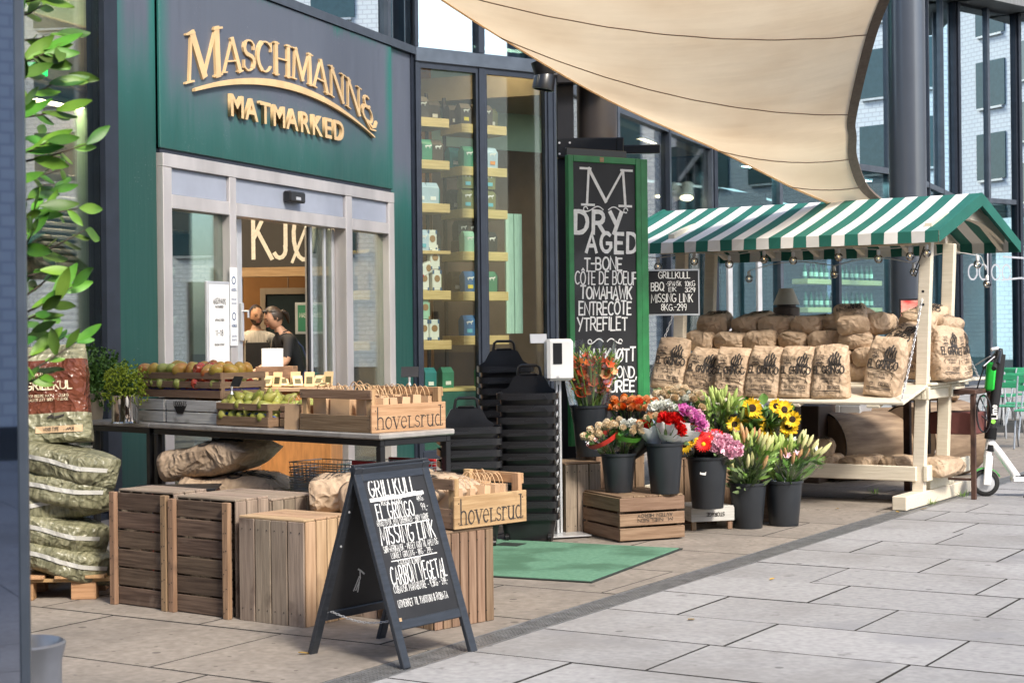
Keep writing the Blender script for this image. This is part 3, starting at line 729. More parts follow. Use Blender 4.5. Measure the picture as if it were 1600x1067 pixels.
# ---- interiors (what the glass lets one see)
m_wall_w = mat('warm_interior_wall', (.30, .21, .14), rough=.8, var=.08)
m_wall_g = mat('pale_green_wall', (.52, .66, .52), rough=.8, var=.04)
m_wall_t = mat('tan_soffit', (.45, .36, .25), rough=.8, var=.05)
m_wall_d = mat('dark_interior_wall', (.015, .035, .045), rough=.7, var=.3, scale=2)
m_floor_i = mat('shop_floor_tiles', (.16, .12, .09), rough=.5, var=.2)
MB().box(-7, 6.2, .16, 7.2, -.01, .012, M=M1).build('shop_floor', m_floor_i, kind='structure')
MB().box(-7, 6.4, 6.2, 6.3, .012, 5.3, M=M1).build('shop_wall', m_wall_w, kind='structure')
MB().box(-7, 6.4, .17, 7.2, 5.3, 5.45, M=M1).build('shop_ceiling', m_wall_t, kind='structure')
MB().box(-7, -6.9, .17, 6.2, .012, 5.3, M=M1).build('shop_wall', m_wall_w, kind='structure')
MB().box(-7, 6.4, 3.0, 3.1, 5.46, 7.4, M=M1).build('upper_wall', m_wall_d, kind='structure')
# room behind the display windows
MB().box(-.45, 3.4, 1.75, 1.85, 3.9, 7.6, M=M2).build('shop_wall', m_wall_g, kind='structure')
MB().box(-.45, 3.4, 1.70, 1.80, .012, 3.89, M=M2).build('shop_wall', mat('dark_brown_wall', (.12, .07, .042), rough=.7, var=.1), kind='structure')
MB().box(-.45, 3.4, .12, 1.7, 5.0, 5.1, M=M2).build('shop_ceiling', m_wall_g, kind='structure')
MB().box(-1.2, 2.0, .12, 1.7, -.01, .012, M=M2).build('shop_floor', m_floor_i, kind='structure')
# rooms behind the far wings
P(MB().box(0.0, 6.05, .125, .15, 3.0, 4.69), 'backing_sheet', m_frame)
MB().box(6.3, 6.4, .17, .85, .013, 5.29, M=M1).build('shop_wall', m_wall_w, kind='structure')
for M_, L_, nm_ in ((M3, L3, 0), (M4, L4, 1), (M5, L5, 0), (M6, L6, 0), (M7, L7, 0)):
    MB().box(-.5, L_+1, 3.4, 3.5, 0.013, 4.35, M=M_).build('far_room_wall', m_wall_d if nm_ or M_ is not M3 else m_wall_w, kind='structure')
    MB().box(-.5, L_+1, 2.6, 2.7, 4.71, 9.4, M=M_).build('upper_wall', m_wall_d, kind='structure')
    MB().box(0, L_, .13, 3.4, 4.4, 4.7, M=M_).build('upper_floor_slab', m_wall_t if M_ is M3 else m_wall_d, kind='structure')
# shop lamps, then panels added to brighten the rooms behind the glass
m_lamp = mat('lit_lamp_panel', (1, 1, 1), var=0, emit=(1.0, .78, .5), es=22.0)
m_fill_s = mat('dim_fill_panel', (1, 1, 1), var=0, emit=(1.0, .80, .5), es=9.0)
m_lamp_w = mat('lit_spot_lens', (1, 1, 1), var=0, emit=(1.0, .82, .55), es=25.0)
def lamp(M, x0, x1, y0, y1, z, label, mm=None):
    t = thing('light_panel', label, 'lamp', M=M @ TR((x0+x1)/2, (y0+y1)/2, z))
    a, b = (x1-x0)/2, (y1-y0)/2
    MB().cbox(-a, a, -b, b, 0, .05, .005).build('lamp_housing', m_white, t)
    MB().box(-a+.02, a-.02, -b+.02, b-.02, -.004, -.001).build('lamp_diffuser', mm or m_lamp, t)
lamp(M1, 2.0, 4.6, 1.0, 1.5, 4.2, 'warm lit ceiling panel nearest the open shop door')
lamp(M1, 1.5, 4.6, 3.2, 3.8, 4.2, 'warm lit ceiling panel deep inside the shop behind the counter')
lamp(M1, .0, 1.1, .75, .9, 3.48, 'warm lit ceiling panel inside the window behind the bay tree')
lamp(M1, -.2, 1.3, .25, .50, 5.22, 'added unseen light panel above the boxed beam in the left window')  # added above the view to light the green wall and beam front
lamp(M2, .1, 1.8, .13, .33, 4.93, 'added warm light panel hidden over the coffee shelves', m_fill_s)  # added behind the transom to light the packs
lamp(M4, 1.5, 6.0, .14, .40, 4.345, 'added cool light panel hidden over the wine shelves', mat('cool_fill_panel', (1, 1, 1), var=0, emit=(.8, 1, .85), es=13))  # added out of sight to brighten the bottles
lamp(M3, 4.6, 5.4, .14, .24, 4.34, 'added light panel in the wing beyond the chalkboard', m_fill_s)  # added to brighten this wing
# ================================================================== buildings across the street (seen as reflections)
def brick_mat(name, c1, c2, mortar, sc1):
    m = mat(name, c1, var=0, rough=.8); N = m.node_tree.nodes; L = m.node_tree.links; b = N['Principled BSDF']
    tc = N.new('ShaderNodeTexCoord'); mp = N.new('ShaderNodeMapping'); mp.inputs['Rotation'].default_value = (R(90), 0, 0)
    L.new(tc.outputs['Object'], mp.inputs[0]); br = N.new('ShaderNodeTexBrick'); L.new(mp.outputs[0], br.inputs['Vector'])
    br.inputs['Color1'].default_value = tuple(c1)+(1,); br.inputs['Color2'].default_value = tuple(c2)+(1,); br.inputs['Mortar'].default_value = tuple(mortar)+(1,)
    br.inputs['Scale'].default_value = sc1; br.inputs['Mortar Size'].default_value = .03
    L.new(br.outputs[0], b.inputs['Base Color']); return m
m_brk_w = brick_mat('pale_grey_brick', (.90, .90, .92), (.84, .85, .89), (.66, .67, .72), 1.3)
m_brk_g = brick_mat('mid_grey_brick', (.40, .41, .46), (.33, .34, .38), (.2, .2, .22), 1.6)
m_win_o = mat('street_window', (.05, .10, .12), rough=.08, var=.1)
def block(name, label, M, W, D, Hh, mm, ws=3.2, fl=3.3, z0=4.2, mod=0):
    t = thing(name, label, 'building', M=M)
    MB().box(0, W, 0, D, 0, Hh).build('wall', mm, t)
    nx = int(W/ws); nz = int((Hh-z0)/fl); wm = MB().cbox(-.95, .95, -.05, .0, 0, 2.1, .02).mesh('window', m_win_o); sm = MB().cbox(-.82, .82, -.12, .0, -.12, -.02, .01).mesh('window_sill', m_alu)
    for i in range(nx):
        for j in range(nz):
            if mod and (i+j*2) % mod == 0: continue
            o = link('window', wm, t); o.location = ((i+.5)*W/nx, -.005, z0+fl*j+.6)
            s_ = link('window_sill', sm, o)
    MB().box(-.1, W+.1, -.35, D+.1, Hh, Hh+.5).build('cornice', m_alu, t)
    return t
# local -y is the street side
block('street_building', 'pale brick building across the street mirrored in the shop glass', TR(34, -20, 0) @ RZ(R(180)), 62, 8, 22.0, m_brk_w, mod=3)
block('street_building', 'pale brick office block mirrored in the corner glazing', TR(28, 59.5, 0) @ RZ(R(-33.7)), 52, 8, 24.0, m_brk_w, ws=3.0, mod=0)
block('street_building', 'sunlit white brick block at the far end mirrored in the upper panes', TR(14, 70, 0), 36, 8, 27.0, m_brk_w, mod=5)
# ================================================================== the reflecting glass fin at the left edge
fin = thing('glass_fin', 'out of focus mirror glass wall end at the left edge', 'glass wall', at(-30, 1067, 3.6)*1.0, R(20))
fin.location = (-1.75, 3.9, 0); fin.rotation_euler = (0, 0, R(-14))
fin.matrix_basis = Matrix.Translation((at(34, 533, 3.9).x, 3.9, 0)) @ RZ(R(14))
m_mirr = mat('mirror_glass', (.44, .45, .49), rough=.02, metal=1.0, var=0)
MB().box(-1.6, -.012, 0, .03, 0, 4.2).build('mirror_pane', m_mirr, fin)
MB().cbox(-.012, .012, -.006, .05, 0, 4.2, .004).build('edge_profile', m_frame_bl, fin)
MB().cbox(-1.6, .012, -.02, .06, -.0, .05, .004).build('base_profile', m_frame_bl, fin)

# ================================================================== round columns
m_col = mat('blue_grey_lacquer_column', (.11, .125, .15), rough=.28, metal=.55, var=.06, scale=2)
m_colb = mat('brown_black_column', (.035, .028, .024), rough=.4, var=.15, scale=3)
c2p = at(1421, 500, 18.9)
colm = thing('round_column', 'thick blue grey round column rising behind the market stall', 'column', (c2p.x, 18.9, 0))
MB().lathe([(.208, 0), (.208, 9.4)], 48).build('column_shaft', m_col, colm, smooth=60)
MB().lathe([(.235, 0), (.235, .08), (.21, .1)], 48).build('base_collar', m_blackp, colm, smooth=40)
c1p = at(934, 300, 13.9)
col1 = thing('round_column', 'dark brown round column behind the tall green chalkboard', 'column', (c1p.x, 13.9, 0))
MB().lathe([(.168, 0), (.168, 9.4)], 40).build('column_shaft', m_colb, col1, smooth=60)
MB().cbox(-.34, -.20, -.17, -.03, 0, 5.2, .006).build('steel_post', m_black, col1)
MB().cbox(-.345, .19, -.30, -.17, 2.90, 3.06, .008).build('clamp_plate', m_blackp, col1)
for sx in (-.325, -.24):
    for z in (2.93, 3.02): MB().lathe([(.009, 0), (.009, .008)], 10, M=TR(sx, -.302, z) @ RX(R(90)), capt=True).build('bolt', m_alu, col1)
MB().cbox(.19, .50, -.28, -.20, 2.93, 3.0, .006).build('bracket_arm', m_blackp, col1)
MB().cbox(.14, .20, -.31, -.16, 2.86, 3.06, .006).build('bracket_block', m_blackp, col1)
# twin spotlight on the post
lp = at(852, 118, 13.6)
spot = thing('twin_spotlight', 'black twin spotlight fixed to the post top under the sail edge', 'spotlight', lp)
MB().cbox(.09, .52, -.02, .10, -.07, .10, .008).build('mounting_box', m_black, spot)
for sgn, nm_ in ((1, 'up'), (-1, 'down')):
    Mx = TR(0, 0, 0) @ RY(R(-14 if sgn > 0 else 190))
    MB().lathe([(.05, -.05), (.085, 0), (.09, .12), (.078, .12), (.07, .02)], 20, M=Mx, capb=True).build('lamp_can', m_blackp, spot, smooth=40)
MB().tube([(0, 0, 0), (.1, 0, .0)], .025).build('joint', m_black, spot)
MB().cbox(-.09, .09, -.03, .03, .0, .015, .004, M=RY(R(-14))).build('clamp_band', m_alu, spot)

# ================================================================== sail
sail = thing('shade_sail', 'huge cream fabric shade sail sweeping down onto the stall roof', 'shade sail', (0, 0, 0))
rowsS = [((1297,318,15.25),(1384,318,15.25)), ((1235,291,15.0),(1354,290,15.05)), ((1121,234,14.4),(1338,246,14.6)), ((950,156,13.3),(1337,212,14.1)), ((780,57,12.6),(1337,178,13.6)),
         ((640,-34,11.7),(1368,52,12.6)), ((470,-150,10.6),(1412,-60,11.6)), ((330,-280,9.6),(1480,-260,10.2)), ((200,-460,8.4),(1620,-560,8.8)), ((40,-900,6.6),(1800,-1200,7.0))]
Lc = [at(*a) for a, b in rowsS]; Rc = [at(*b) for a, b in rowsS]
def cr(P_, t):
    n = len(P_)-1; t = max(0, min(n-1e-6, t)); i = int(t); f = t-i
    p0 = P_[max(i-1, 0)]; p1 = P_[i]; p2 = P_[i+1]; p3 = P_[min(i+2, n)]
    return .5*((2*p1)+(p2-p0)*f+(2*p0-5*p1+4*p2-p3)*f*f+(3*p1-p0-3*p2+p3)*f**3)
NU, NV = 40, 60
def sailp(t, s):
    a = cr(Lc, t); b = cr(Rc, t); p = a.lerp(b, s); w_ = (b-a).length
    return p + Vector((0, -.02*w_, -.055*w_))*4*s*(1-s)*min(1, t/1.5+.15) 
vs = []; 
for j in range(NV+1):
    for i in range(NU+1): vs.append(sailp((len(rowsS)-1)*j/NV, i/NU))
fs = [(j*(NU+1)+i, j*(NU+1)+i+1, (j+1)*(NU+1)+i+1, (j+1)*(NU+1)+i) for j in range(NV) for i in range(NU)]
m_sail = bpy.data.materials.new('sail_canvas'); m_sail.use_nodes = True
N = m_sail.node_tree.nodes; L = m_sail.node_tree.links; N.clear()
o_ = N.new('ShaderNodeOutputMaterial'); df = N.new('ShaderNodeBsdfDiffuse'); tl = N.new('ShaderNodeBsdfTranslucent'); mx = N.new('ShaderNodeMixShader'); mx.inputs[0].default_value = .5
tc = N.new('ShaderNodeTexCoord'); nz = N.new('ShaderNodeTexNoise'); nz.inputs['Scale'].default_value = 1.4; nz.inputs['Detail'].default_value = 6; L.new(tc.outputs['Object'], nz.inputs['Vector'])
mc = N.new('ShaderNodeMix'); mc.data_type = 'RGBA'; mc.inputs[6].default_value = (.78, .60, .39, 1); mc.inputs[7].default_value = (.92, .75, .52, 1); rz_ = N.new('ShaderNodeMapRange'); rz_.inputs[1].default_value = .25; rz_.inputs[2].default_value = .6; L.new(nz.outputs[0], rz_.inputs[0]); L.new(rz_.outputs[0], mc.inputs[0])
L.new(mc.outputs[2], df.inputs[0]); L.new(mc.outputs[2], tl.inputs[0])
wv = N.new('ShaderNodeTexNoise'); wv.inputs['Scale'].default_value = 3; wv.inputs['Detail'].default_value = 4; mpv = N.new('ShaderNodeMapping'); mpv.inputs['Scale'].default_value = (.4, 2.5, 1); L.new(tc.outputs['Object'], mpv.inputs[0]); L.new(mpv.outputs[0], wv.inputs['Vector'])
bp = N.new('ShaderNodeBump'); bp.inputs['Strength'].default_value = .13; bp.inputs['Distance'].default_value = .05; L.new(wv.outputs[0], bp.inputs['Height']); L.new(bp.outputs[0], df.inputs['Normal']); L.new(bp.outputs[0], tl.inputs['Normal'])
L.new(df.outputs[0], mx.inputs[1]); L.new(tl.outputs[0], mx.inputs[2]); L.new(mx.outputs[0], o_.inputs[0])
MB().add(vs, fs).build('sail_cloth', m_sail, sail, smooth=180)
m_seam = mat('sail_seam_thread', (.26, .17, .11), rough=.8, var=.1)
for t in (1.0, 2.0, 4.0, 5.0, 6.3):
    MB().tube([sailp(t+.004*math.sin(s*5), s/40)+Vector((0, -.003, -.010)) for s in range(41)], .0045, 5).build('seam', m_seam, sail)
m_web = mat('grey_webbing', (.13, .10, .08), rough=.8, var=.2, scale=30)
def edge(side, wd):
    vs = []; n = 60
    for j in range(n+1):
        t = (len(rowsS)-1)*j/n
        a = sailp(t, 1 if side else 0); b = sailp(t, .97 if side else .03); d = (b-a).normalized()
        for k in (a-d*.01+Vector((0, -.006, -.012)), a+d*wd+Vector((0, -.006, -.014)), a+d*wd+Vector((0, .006, .012)), a-d*.01+Vector((0, .006, .012))): vs.append(k)
    fs = [(j*4+k, (j+1)*4+k, (j+1)*4+(k+1) % 4, j*4+(k+1) % 4) for j in range(n) for k in range(4)]
    return MB().add(vs, fs)
edge(1, .075).build('edge_webbing', m_web, sail)
edge(0, .012).build('edge_webbing', m_sail, sail)

# ================================================================== tall green chalkboard
q = at(890, 470, 12.75)
brd = thing('menu_board', 'tall narrow chalkboard in a green frame with the meat menu', 'menu board', (q.x, 12.75, .60), R(33))
W_, H_ = .70, 2.235
MB().box(.045, W_-.045, .012, .03, .045, H_-.045).build('slate', m_blk_bd, brd)
for nm_, b_ in (('frame_side', (0, .05, -.0, .045, 0, H_)), ('frame_side', (W_-.05, W_, 0, .045, 0, H_)), ('frame_rail', (.05, W_-.05, 0, .045, H_-.05, H_)), ('frame_rail', (.05, W_-.05, 0, .045, 0, .05))):
    MB().cbox(*b_, .004).build(nm_, m_green_fr, brd)
MB().cbox(W_+.004, W_+.075, .01, .09, -.02, H_-.0, .004).build('rear_leaf', m_green_fr, brd)
mb = MB(); fn = flat(.011); ws_ = .016
def chb(s, x, z, h, wd, fit, sl=.03, jit=.05, sp=.16): chalk(mb, s, x, z, h, wd, fn, sp, jit=jit, slant=sl, fit=fit)
Z = lambda py: (697-py)/204.0          # rows read off the board from its foot
z0 = Z(318); h_ = .28
for q_, t in (([(.18, z0), (.20, z0+h_)], .022), ([(.20, z0+h_), (.36, z0+.03)], .028), ([(.36, z0+.03), (.53, z0+h_)], .02), ([(.53, z0+h_), (.55, z0)], .024), ([(.13, z0), (.25, z0)], .018), ([(.49, z0), (.61, z0)], .018), ([(.12, z0+h_), (.22, z0+h_)], .018), ([(.51, z0+h_), (.62, z0+h_)], .018)):
    rib(mb, q_, t, .001+random.random()*.0015, fn)
swirl(mb, .36, Z(325), .42, .055, .009, fn)
chb('DRY', .065, Z(362), .165, .040, .44, jit=.02, sp=.3); chb('AGED', .17, Z(392), .145, .036, .49, jit=.02, sp=.3)
chb('T-BONE', .15, Z(420), .092, ws_, .36); chb('CÔTE DE BOEUF'.replace('Ô', 'Ô'), .06, Z(443), .098, ws_, .59); chb('TOMAHAWK', .11, Z(466), .092, ws_, .49)
chb('ENTRECÔTE', .095, Z(491), .098, ws_, .50); chb('YTREFILET', .075, Z(516), .098, ws_, .48)
swirl(mb, .34, Z(534), .32, .05, .009, fn)
chb('KALVKJØTT', .10, Z(566), .100, .019, .53); chb('VELG BLOND,', .10, Z(592), .085, .015, .54); chb('A PURÉE'.replace('É', 'E'), .2, Z(614), .085, .015, .42)
mb.build('chalk_lettering', m_chalk, brd)
MB().cbox(.30, .34, -.002, .01, H_-.045, H_-.005, .003).build('clip', m_wood_lt, brd)
MB().cbox(.02, .60, .05, .07, H_-.22, H_+.06, .004).build('hanger_plate', m_black, brd)

# ================================================================== the coffee shelves behind the display glass
def shelf_unit(Mx, x0, x1, y0, y1, zs, label, thick=.085):
    t = thing('display_shelf', label, 'shelf', M=Mx @ TR(x0, y0, 0.012))
    W_ = x1-x0; D_ = y1-y0
    for z, th in zs:
        MB().cbox(-.0, W_, 0, D_, z-.012-th, z-.012, .004).build('shelf_board', m_shelf, t)
    for x in (.02, W_-.06):
        for y in (D_-.05,): MB().box(x, x+.035, y, y+.035, 0, zs[0][0]+.35).build('upright', m_brown, t)
    return t
m_shelf = wood('pale_oak_shelf', (.50, .37, .15), (.66, .50, .24), rnd=.04)
m_brown = mat('brown_steel', (.06, .04, .03), rough=.5, var=.1)
zL = [(4.06, .11), (3.55, .11), (3.03, .11), (2.46, .04), (1.98, .11), (1.38, .11)]
zR = [(4.02, .11), (3.50, .11), (2.98, .11), (2.46, .11), (1.97, .11), (1.43, .11)]
uL = shelf_unit(M2, -.35, .80, .45, .92, zL, 'pale oak shelves of flour and coffee behind the left display pane')
uR = shelf_unit(M2, .98, 1.66, .45, .92, zR, 'pale oak shelves of coffee bags behind the right display pane')
m_bagc = {
 'pale blue': mat('pale_blue_pack', (.40, .52, .62), rough=.45, var=.1), 'green': mat('green_pack', (.05, .22, .13), rough=.4, var=.15), 'olive': mat('olive_pack', (.17, .18, .07), rough=.45, var=.15),
 'black': mat('black_pack', (.02, .025, .03), rough=.35, var=.1), 'blue': mat('blue_pack', (.04, .14, .32), rough=.4, var=.1), 'white': mat('white_flour_pack', (.70, .72, .66), rough=.6, var=.05),
 'brown': mat('brown_pack', (.07, .05, .035), rough=.5, var=.2), 'teal': mat('teal_tin', (.03, .20, .20), rough=.35, var=.1), 'mint': mat('mint_pack', (.30, .55, .40), rough=.45, var=.1)}
m_lab = {'blue': mat('blue_label', (.12, .45, .55), var=0), 'yellow': mat('yellow_label', (.75, .60, .05), var=0), 'orange': mat('orange_label', (.75, .28, .05), var=0), 'white': m_wpaper, 'brown': mat('brown_roundel', (.30, .17, .07), var=0), 'red': mat('red_fruit_print', (.45, .03, .03), var=0), 'dkblue': mat('dark_blue_print', (.03, .10, .22), var=0)}
_pk = {}
def pack(kind, colr):
    k = (kind, colr)
    if k in _pk: return _pk[k]
    if kind == 'gusset':     # coffee bag with folded top
        mb = MB(); w2, d2, h = .065, .045, .20
        vs = [(-w2, -d2, 0), (w2, -d2, 0), (w2, d2, 0), (-w2, d2, 0), (-w2*1.02, -d2*1.1, h*.75), (w2*1.02, -d2*1.1, h*.75), (w2*1.02, d2*1.1, h*.75), (-w2*1.02, d2*1.1, h*.75), (-w2*.92, -.012, h), (w2*.92, -.012, h), (w2*.92, .012, h), (-w2*.92, .012, h)]
        fs = [(3,2,1,0)]+[(a, (a+1) % 4, (a+1) % 4+4, a+4) for a in range(4)]+[(a+4, (a+1) % 4+4, (a+1) % 4+8, a+8) for a in range(4)]+[(8,9,10,11)]
        mb.add(vs, fs); me = mb.mesh('body', m_bagc[colr])
    elif kind == 'flour':
        me = MB().cbox(-.055, .055, -.035, .035, 0, .20, .008).mesh('body', m_bagc[colr])
    else:
        me = MB().lathe([(.045, 0), (.045, .13), (.042, .14), (.044, .142), (.044, .16), (.01, .162)], 16).mesh('body', m_bagc[colr])
    _pk[k] = me; return me
_lb = {}
def lab_mesh(kind, lc):
    if (kind, lc) in _lb: return _lb[(kind, lc)]
    mb = MB()
    if kind == 'gusset':
        mb.box(-.03, .03, -.053, -.0515, .03, .065); me = mb.mesh('label', m_lab[lc])
    else:
        mb.lathe([(.034, 0), (.034, .003)], 16, M=TR(0, -.0355, .115) @ RX(R(90)), capt=True)
        for sx in (-1, 1): mb.box(sx*.045-.01, sx*.045+.01, -.0365, -.0352, .0, .03, 1); mb.box(sx*.045-.01, sx*.045+.01, -.0365, -.0352, .16, .198, 1)
        me = mb.mesh('label', [m_lab['brown'], m_lab[lc]])
    _lb[(kind, lc)] = me; return me
ordn = ['first', 'second', 'third', 'fourth', 'fifth', 'sixth', 'seventh', 'eighth', 'ninth', 'tenth', 'eleventh', 'twelfth', 'thirteenth', 'fourteenth']
m_dog = mat('pack_mark_white', (.75, .75, .72), var=0)
dogm = MB(); rib(dogm, [(-.03, .13), (-.01, .135), (.02, .133), (.035, .142)], .014, 0, flat(-.0525)); rib(dogm, [(-.02, .13), (-.025, .112)], .007, .0002, flat(-.0525)); rib(dogm, [(.018, .13), (.02, .112)], .007, .0002, flat(-.0525))
dogm = dogm.mesh('print', m_dog)
def place_pack(Mx, x, y, z, kind, colr, lc, label, grp, rz=0.0, lay=None):
    nm = {'gusset': 'coffee_bag', 'flour': 'flour_pack', 'tin': 'tea_tin'}[kind]
    M = Mx @ TR(x, y, z+.002) @ RZ(rz)
    if lay: M = M @ lay
    M = M @ Matrix.Scale(1.25, 4)
    t = thing(nm, label, {'gusset': 'bag', 'flour': 'pack', 'tin': 'tin'}[kind], M=M, group=grp)
    link('body', pack(kind, colr), t)
    if kind != 'tin' and lc: link('label', lab_mesh(kind, lc), t)
    if kind == 'gusset' and lc != 'white': link('print', dogm, t)
    return t
def row(Mx, pane, si, z, items, y=.53, dz=0.0, ext=''):
    cnt = {}
    for x, kind, colr, lc in items:
        cnt[(kind, colr)] = cnt.get((kind, colr), 0)+1
        tot = sum(1 for i in items if (i[1], i[2]) == (kind, colr))
        nm = {'gusset': 'bag', 'flour': 'flour pack', 'tin': 'tin'}[kind]
        pos = '' if tot == 1 else (ordn[cnt[(kind, colr)]-1]+' from the left, ')
        place_pack(Mx, x, y, z+dz, kind, colr, lc, f'{colr} {nm}, {pos}{si} shelf{ext} {pane} display window', 'packs on the display shelves', random.uniform(-.08, .08))
g_, f_, t_ = 'gusset', 'flour', 'tin'
row(M2, 'left', 'highest', 4.06, [(.30, g_, 'brown', None), (.44, g_, 'brown', None)])
row(M2, 'left', 'second highest', 3.55, [(.06, g_, 'brown', None), (.20, g_, 'brown', None), (.36, g_, 'black', 'white'), (.50, g_, 'green', None), (.64, g_, 'brown', None)])
row(M2, 'left', 'third highest', 3.03, [(-.02, g_, 'pale blue', 'white'), (.12, g_, 'pale blue', 'white'), (.40, g_, 'pale blue', 'white'), (.57, g_, 'pale blue', 'white')])
row(M2, 'left', 'thin middle', 2.46, [(.0, f_, 'olive', 'brown'), (.14, t_, 'teal', None), (.26, t_, 'teal', None), (.42, g_, 'pale blue', 'blue'), (.56, f_, 'white', 'dkblue')])
row(M2, 'left', 'second lowest', 1.98, [(-.02, f_, 'olive', 'brown'), (.10, f_, 'white', 'red'), (.28, f_, 'white', 'red'), (.44, f_, 'white', 'dkblue'), (.62, f_, 'white', 'dkblue')])
row(M2, 'left', 'second lowest', 1.98, [(.12, f_, 'white', 'red'), (.62, g_, 'teal', 'white') if False else (.60, f_, 'white', 'dkblue')], dz=.254, ext=', upper layer,')
place_pack(M2, .36, .50, 2.20, 'flour', 'white', 'red', 'white flour pack with red fruit print tipped over the pile', 'packs on the display shelves', .2, RY(R(70)))
row(M2, 'left', 'lowest', 1.38, [(.02, f_, 'olive', 'brown'), (.14, f_, 'white', 'dkblue'), (.28, f_, 'white', 'dkblue'), (.43, f_, 'white', 'dkblue'), (.58, f_, 'white', 'dkblue')])
row(M2, 'left', 'lowest', 1.38, [(.12, f_, 'white', 'dkblue'), (.30, f_, 'white', 'dkblue'), (.45, f_, 'mint', 'brown')], dz=.254, ext=', upper layer,')
row(M2, 'right', 'highest', 4.02, [(1.06, g_, 'brown', 'yellow'), (1.24, g_, 'brown', 'yellow'), (1.38, g_, 'brown', None)])
row(M2, 'right', 'second highest', 3.50, [(1.10, g_, 'green', None), (1.28, g_, 'pale blue', 'orange'), (1.45, g_, 'pale blue', 'orange')])
row(M2, 'right', 'third highest', 2.98, [(1.08, g_, 'olive', 'blue'), (1.24, g_, 'olive', 'blue'), (1.41, g_, 'olive', 'blue')])
row(M2, 'right', 'third highest', 2.98, [(1.08, g_, 'olive', 'blue'), (1.24, g_, 'olive', 'blue'), (1.41, g_, 'olive', 'blue')], dz=.253, ext=', upper layer,')
row(M2, 'right', 'third lowest', 2.46, [(1.10, g_, 'mint', None), (1.26, g_, 'black', None), (1.43, g_, 'black', None)])
row(M2, 'right', 'third lowest', 2.46, [(1.09, g_, 'black', None), (1.25, g_, 'brown', None)], y=.66, dz=.14, ext=', rear row raised on a block,')
MB().box(1.0, 1.35, .60, .74, 2.462, 2.60, M=M2).build('display_block', m_brown, label='low brown display block behind the coffee bags on the third lowest shelf', cat='block')
row(M2, 'right', 'second lowest', 1.97, [(1.10, g_, 'blue', 'yellow'), (1.26, g_, 'green', None), (1.42, g_, 'green', None)])
row(M2, 'right', 'lowest', 1.43, [(1.08, g_, 'blue', 'blue'), (1.26, g_, 'blue', 'blue')])
for pane, zz_, x0_, x1_ in (('left', zL, -.1, .74), ('right', zR, 1.04, 1.60)):
    for si, (z, th) in enumerate(zz_[:5]):
        for k in range(5 if pane == 'left' else 4):
            x = x0_+(x1_-x0_)*k/(4 if pane == 'left' else 3)
            c = ['brown', 'teal', 'black', 'olive', 'brown'][(k+si) % 5]
            if (pane, si) == ('right', 3): continue
            place_pack(M2, x+random.uniform(-.02, .02), .74, z, 'gusset', c, 'white', f'{c} bag in the rear row of shelf {["one","two","three","four","five"][si]}, {ordn[k]} across, {pane} display window', 'packs on the display shelves')
# whitewashed plank end panel of the shelf, and green lit lower counter
pl = thing('plank_panel', 'pale mint plank panel leaning at the end of the coffee shelves', 'panel', M=M2 @ TR(1.70, .55, 1.45))
for k in range(2): MB().cbox(k*.13, k*.13+.122, 0, .03, 0, 1.5, .004).build('plank', mat('mint_plank', (.45, .66, .56), rough=.6, var=.1, stretch=(8, 8, 1)), pl)
cn = thing('chilled_counter', 'low green lit chilled counter behind the lower display glass', 'counter', M=M2 @ TR(.0, .30, .012))
MB().cbox(0, 1.9, .0, .6, 0, .75, .01).build('counter_body', mat('green_counter', (.03, .12, .09), rough=.4, var=.2), cn)
MB().cbox(0, 1.9, .0, .6, .752, .79, .005).build('counter_top', m_shelf, cn)
for k, (x, c) in enumerate(((.25, 'green'), (.5, 'teal'), (.75, 'green'), (1.3, 'green'), (1.6, 'teal'))):
    place_pack(M2, x, .52, .802, 'gusset', c, 'white', f'{c} bag standing on the low counter behind the baskets, {ordn[k]} from the left', 'bags on the low counter')

# ================================================================== inside the doors
def wpt(px, py, Y): return at(px, py, Y)
ks = wpt(384, 445, 20.2)
kj = thing('meat_counter_sign', 'dark fascia sign lettered in white over the counter inside the door', 'sign', (ks.x, 20.2, 2.29), R(-4))
MB().cbox(-.15, 1.7, 0, .06, 0.0, 1.25, .004).build('fascia', mat('dark_fascia', (.035, .033, .035), rough=.6, var=.1), kj)
mb = MB(); 
for q_, t in (([(.06, .06), (.06, 1.0)], .07), ([(.34, 1.0), (.08, .45)], .07), ([(.14, .55), (.40, .05)], .07), ([(.66, 1.0), (.66, .28)]+arc(.55, .22, .11, .16, 20, -150, 6), .07), (arc(1.0, .48, .19, .46, 60, 420, 16), .07), ([(.78, -.02), (1.2, 1.0)], .05)):
    rib(mb, [(a*.66+.06, b*.66+.07) for a, b in q_], t*.7, .001+random.random()*.003, flat(-.001))
mb.build('sign_letters', m_chalk, kj)
MB().cbox(-.15, 1.7, -.04, .08, -.12, -.003, .005).build('wooden_beam', m_wood_lt, kj)
MB().cbox(1.06, 1.18, -.02, .08, -2.27, -.125, .005).build('wooden_post', m_wood_lt, kj)
MB().cbox(-.15, -.05, -.02, .08, -2.27, -.125, .005).build('wooden_post', m_wood_lt, kj)
iw = thing('inner_doorway', 'white framed doorway at the back of the shop behind the two people', 'doorway', (ks.x+.02, 21.2, .012), 0)
for a, b, c, d in ((0, .07, 0, 2.05), (.78, .86, 0, 2.05), (.07, .78, 1.97, 2.05)): MB().cbox(a, b, 0, .06, c, d, .004).build('door_frame', mat('cream_door_frame', (.5, .42, .33), rough=.5, var=.05), iw)
MB().box(.07, .78, .03, .05, 0, 1.97).build('door_leaf', m_wall_d, iw)
bk = MB().cbox(-.6, 2.2, .10, .2, 0.0, 5.0, .004); bk.build('partition', mat('orange_lit_partition', (.38, .19, .07), rough=.7, var=.2, scale=2), iw)
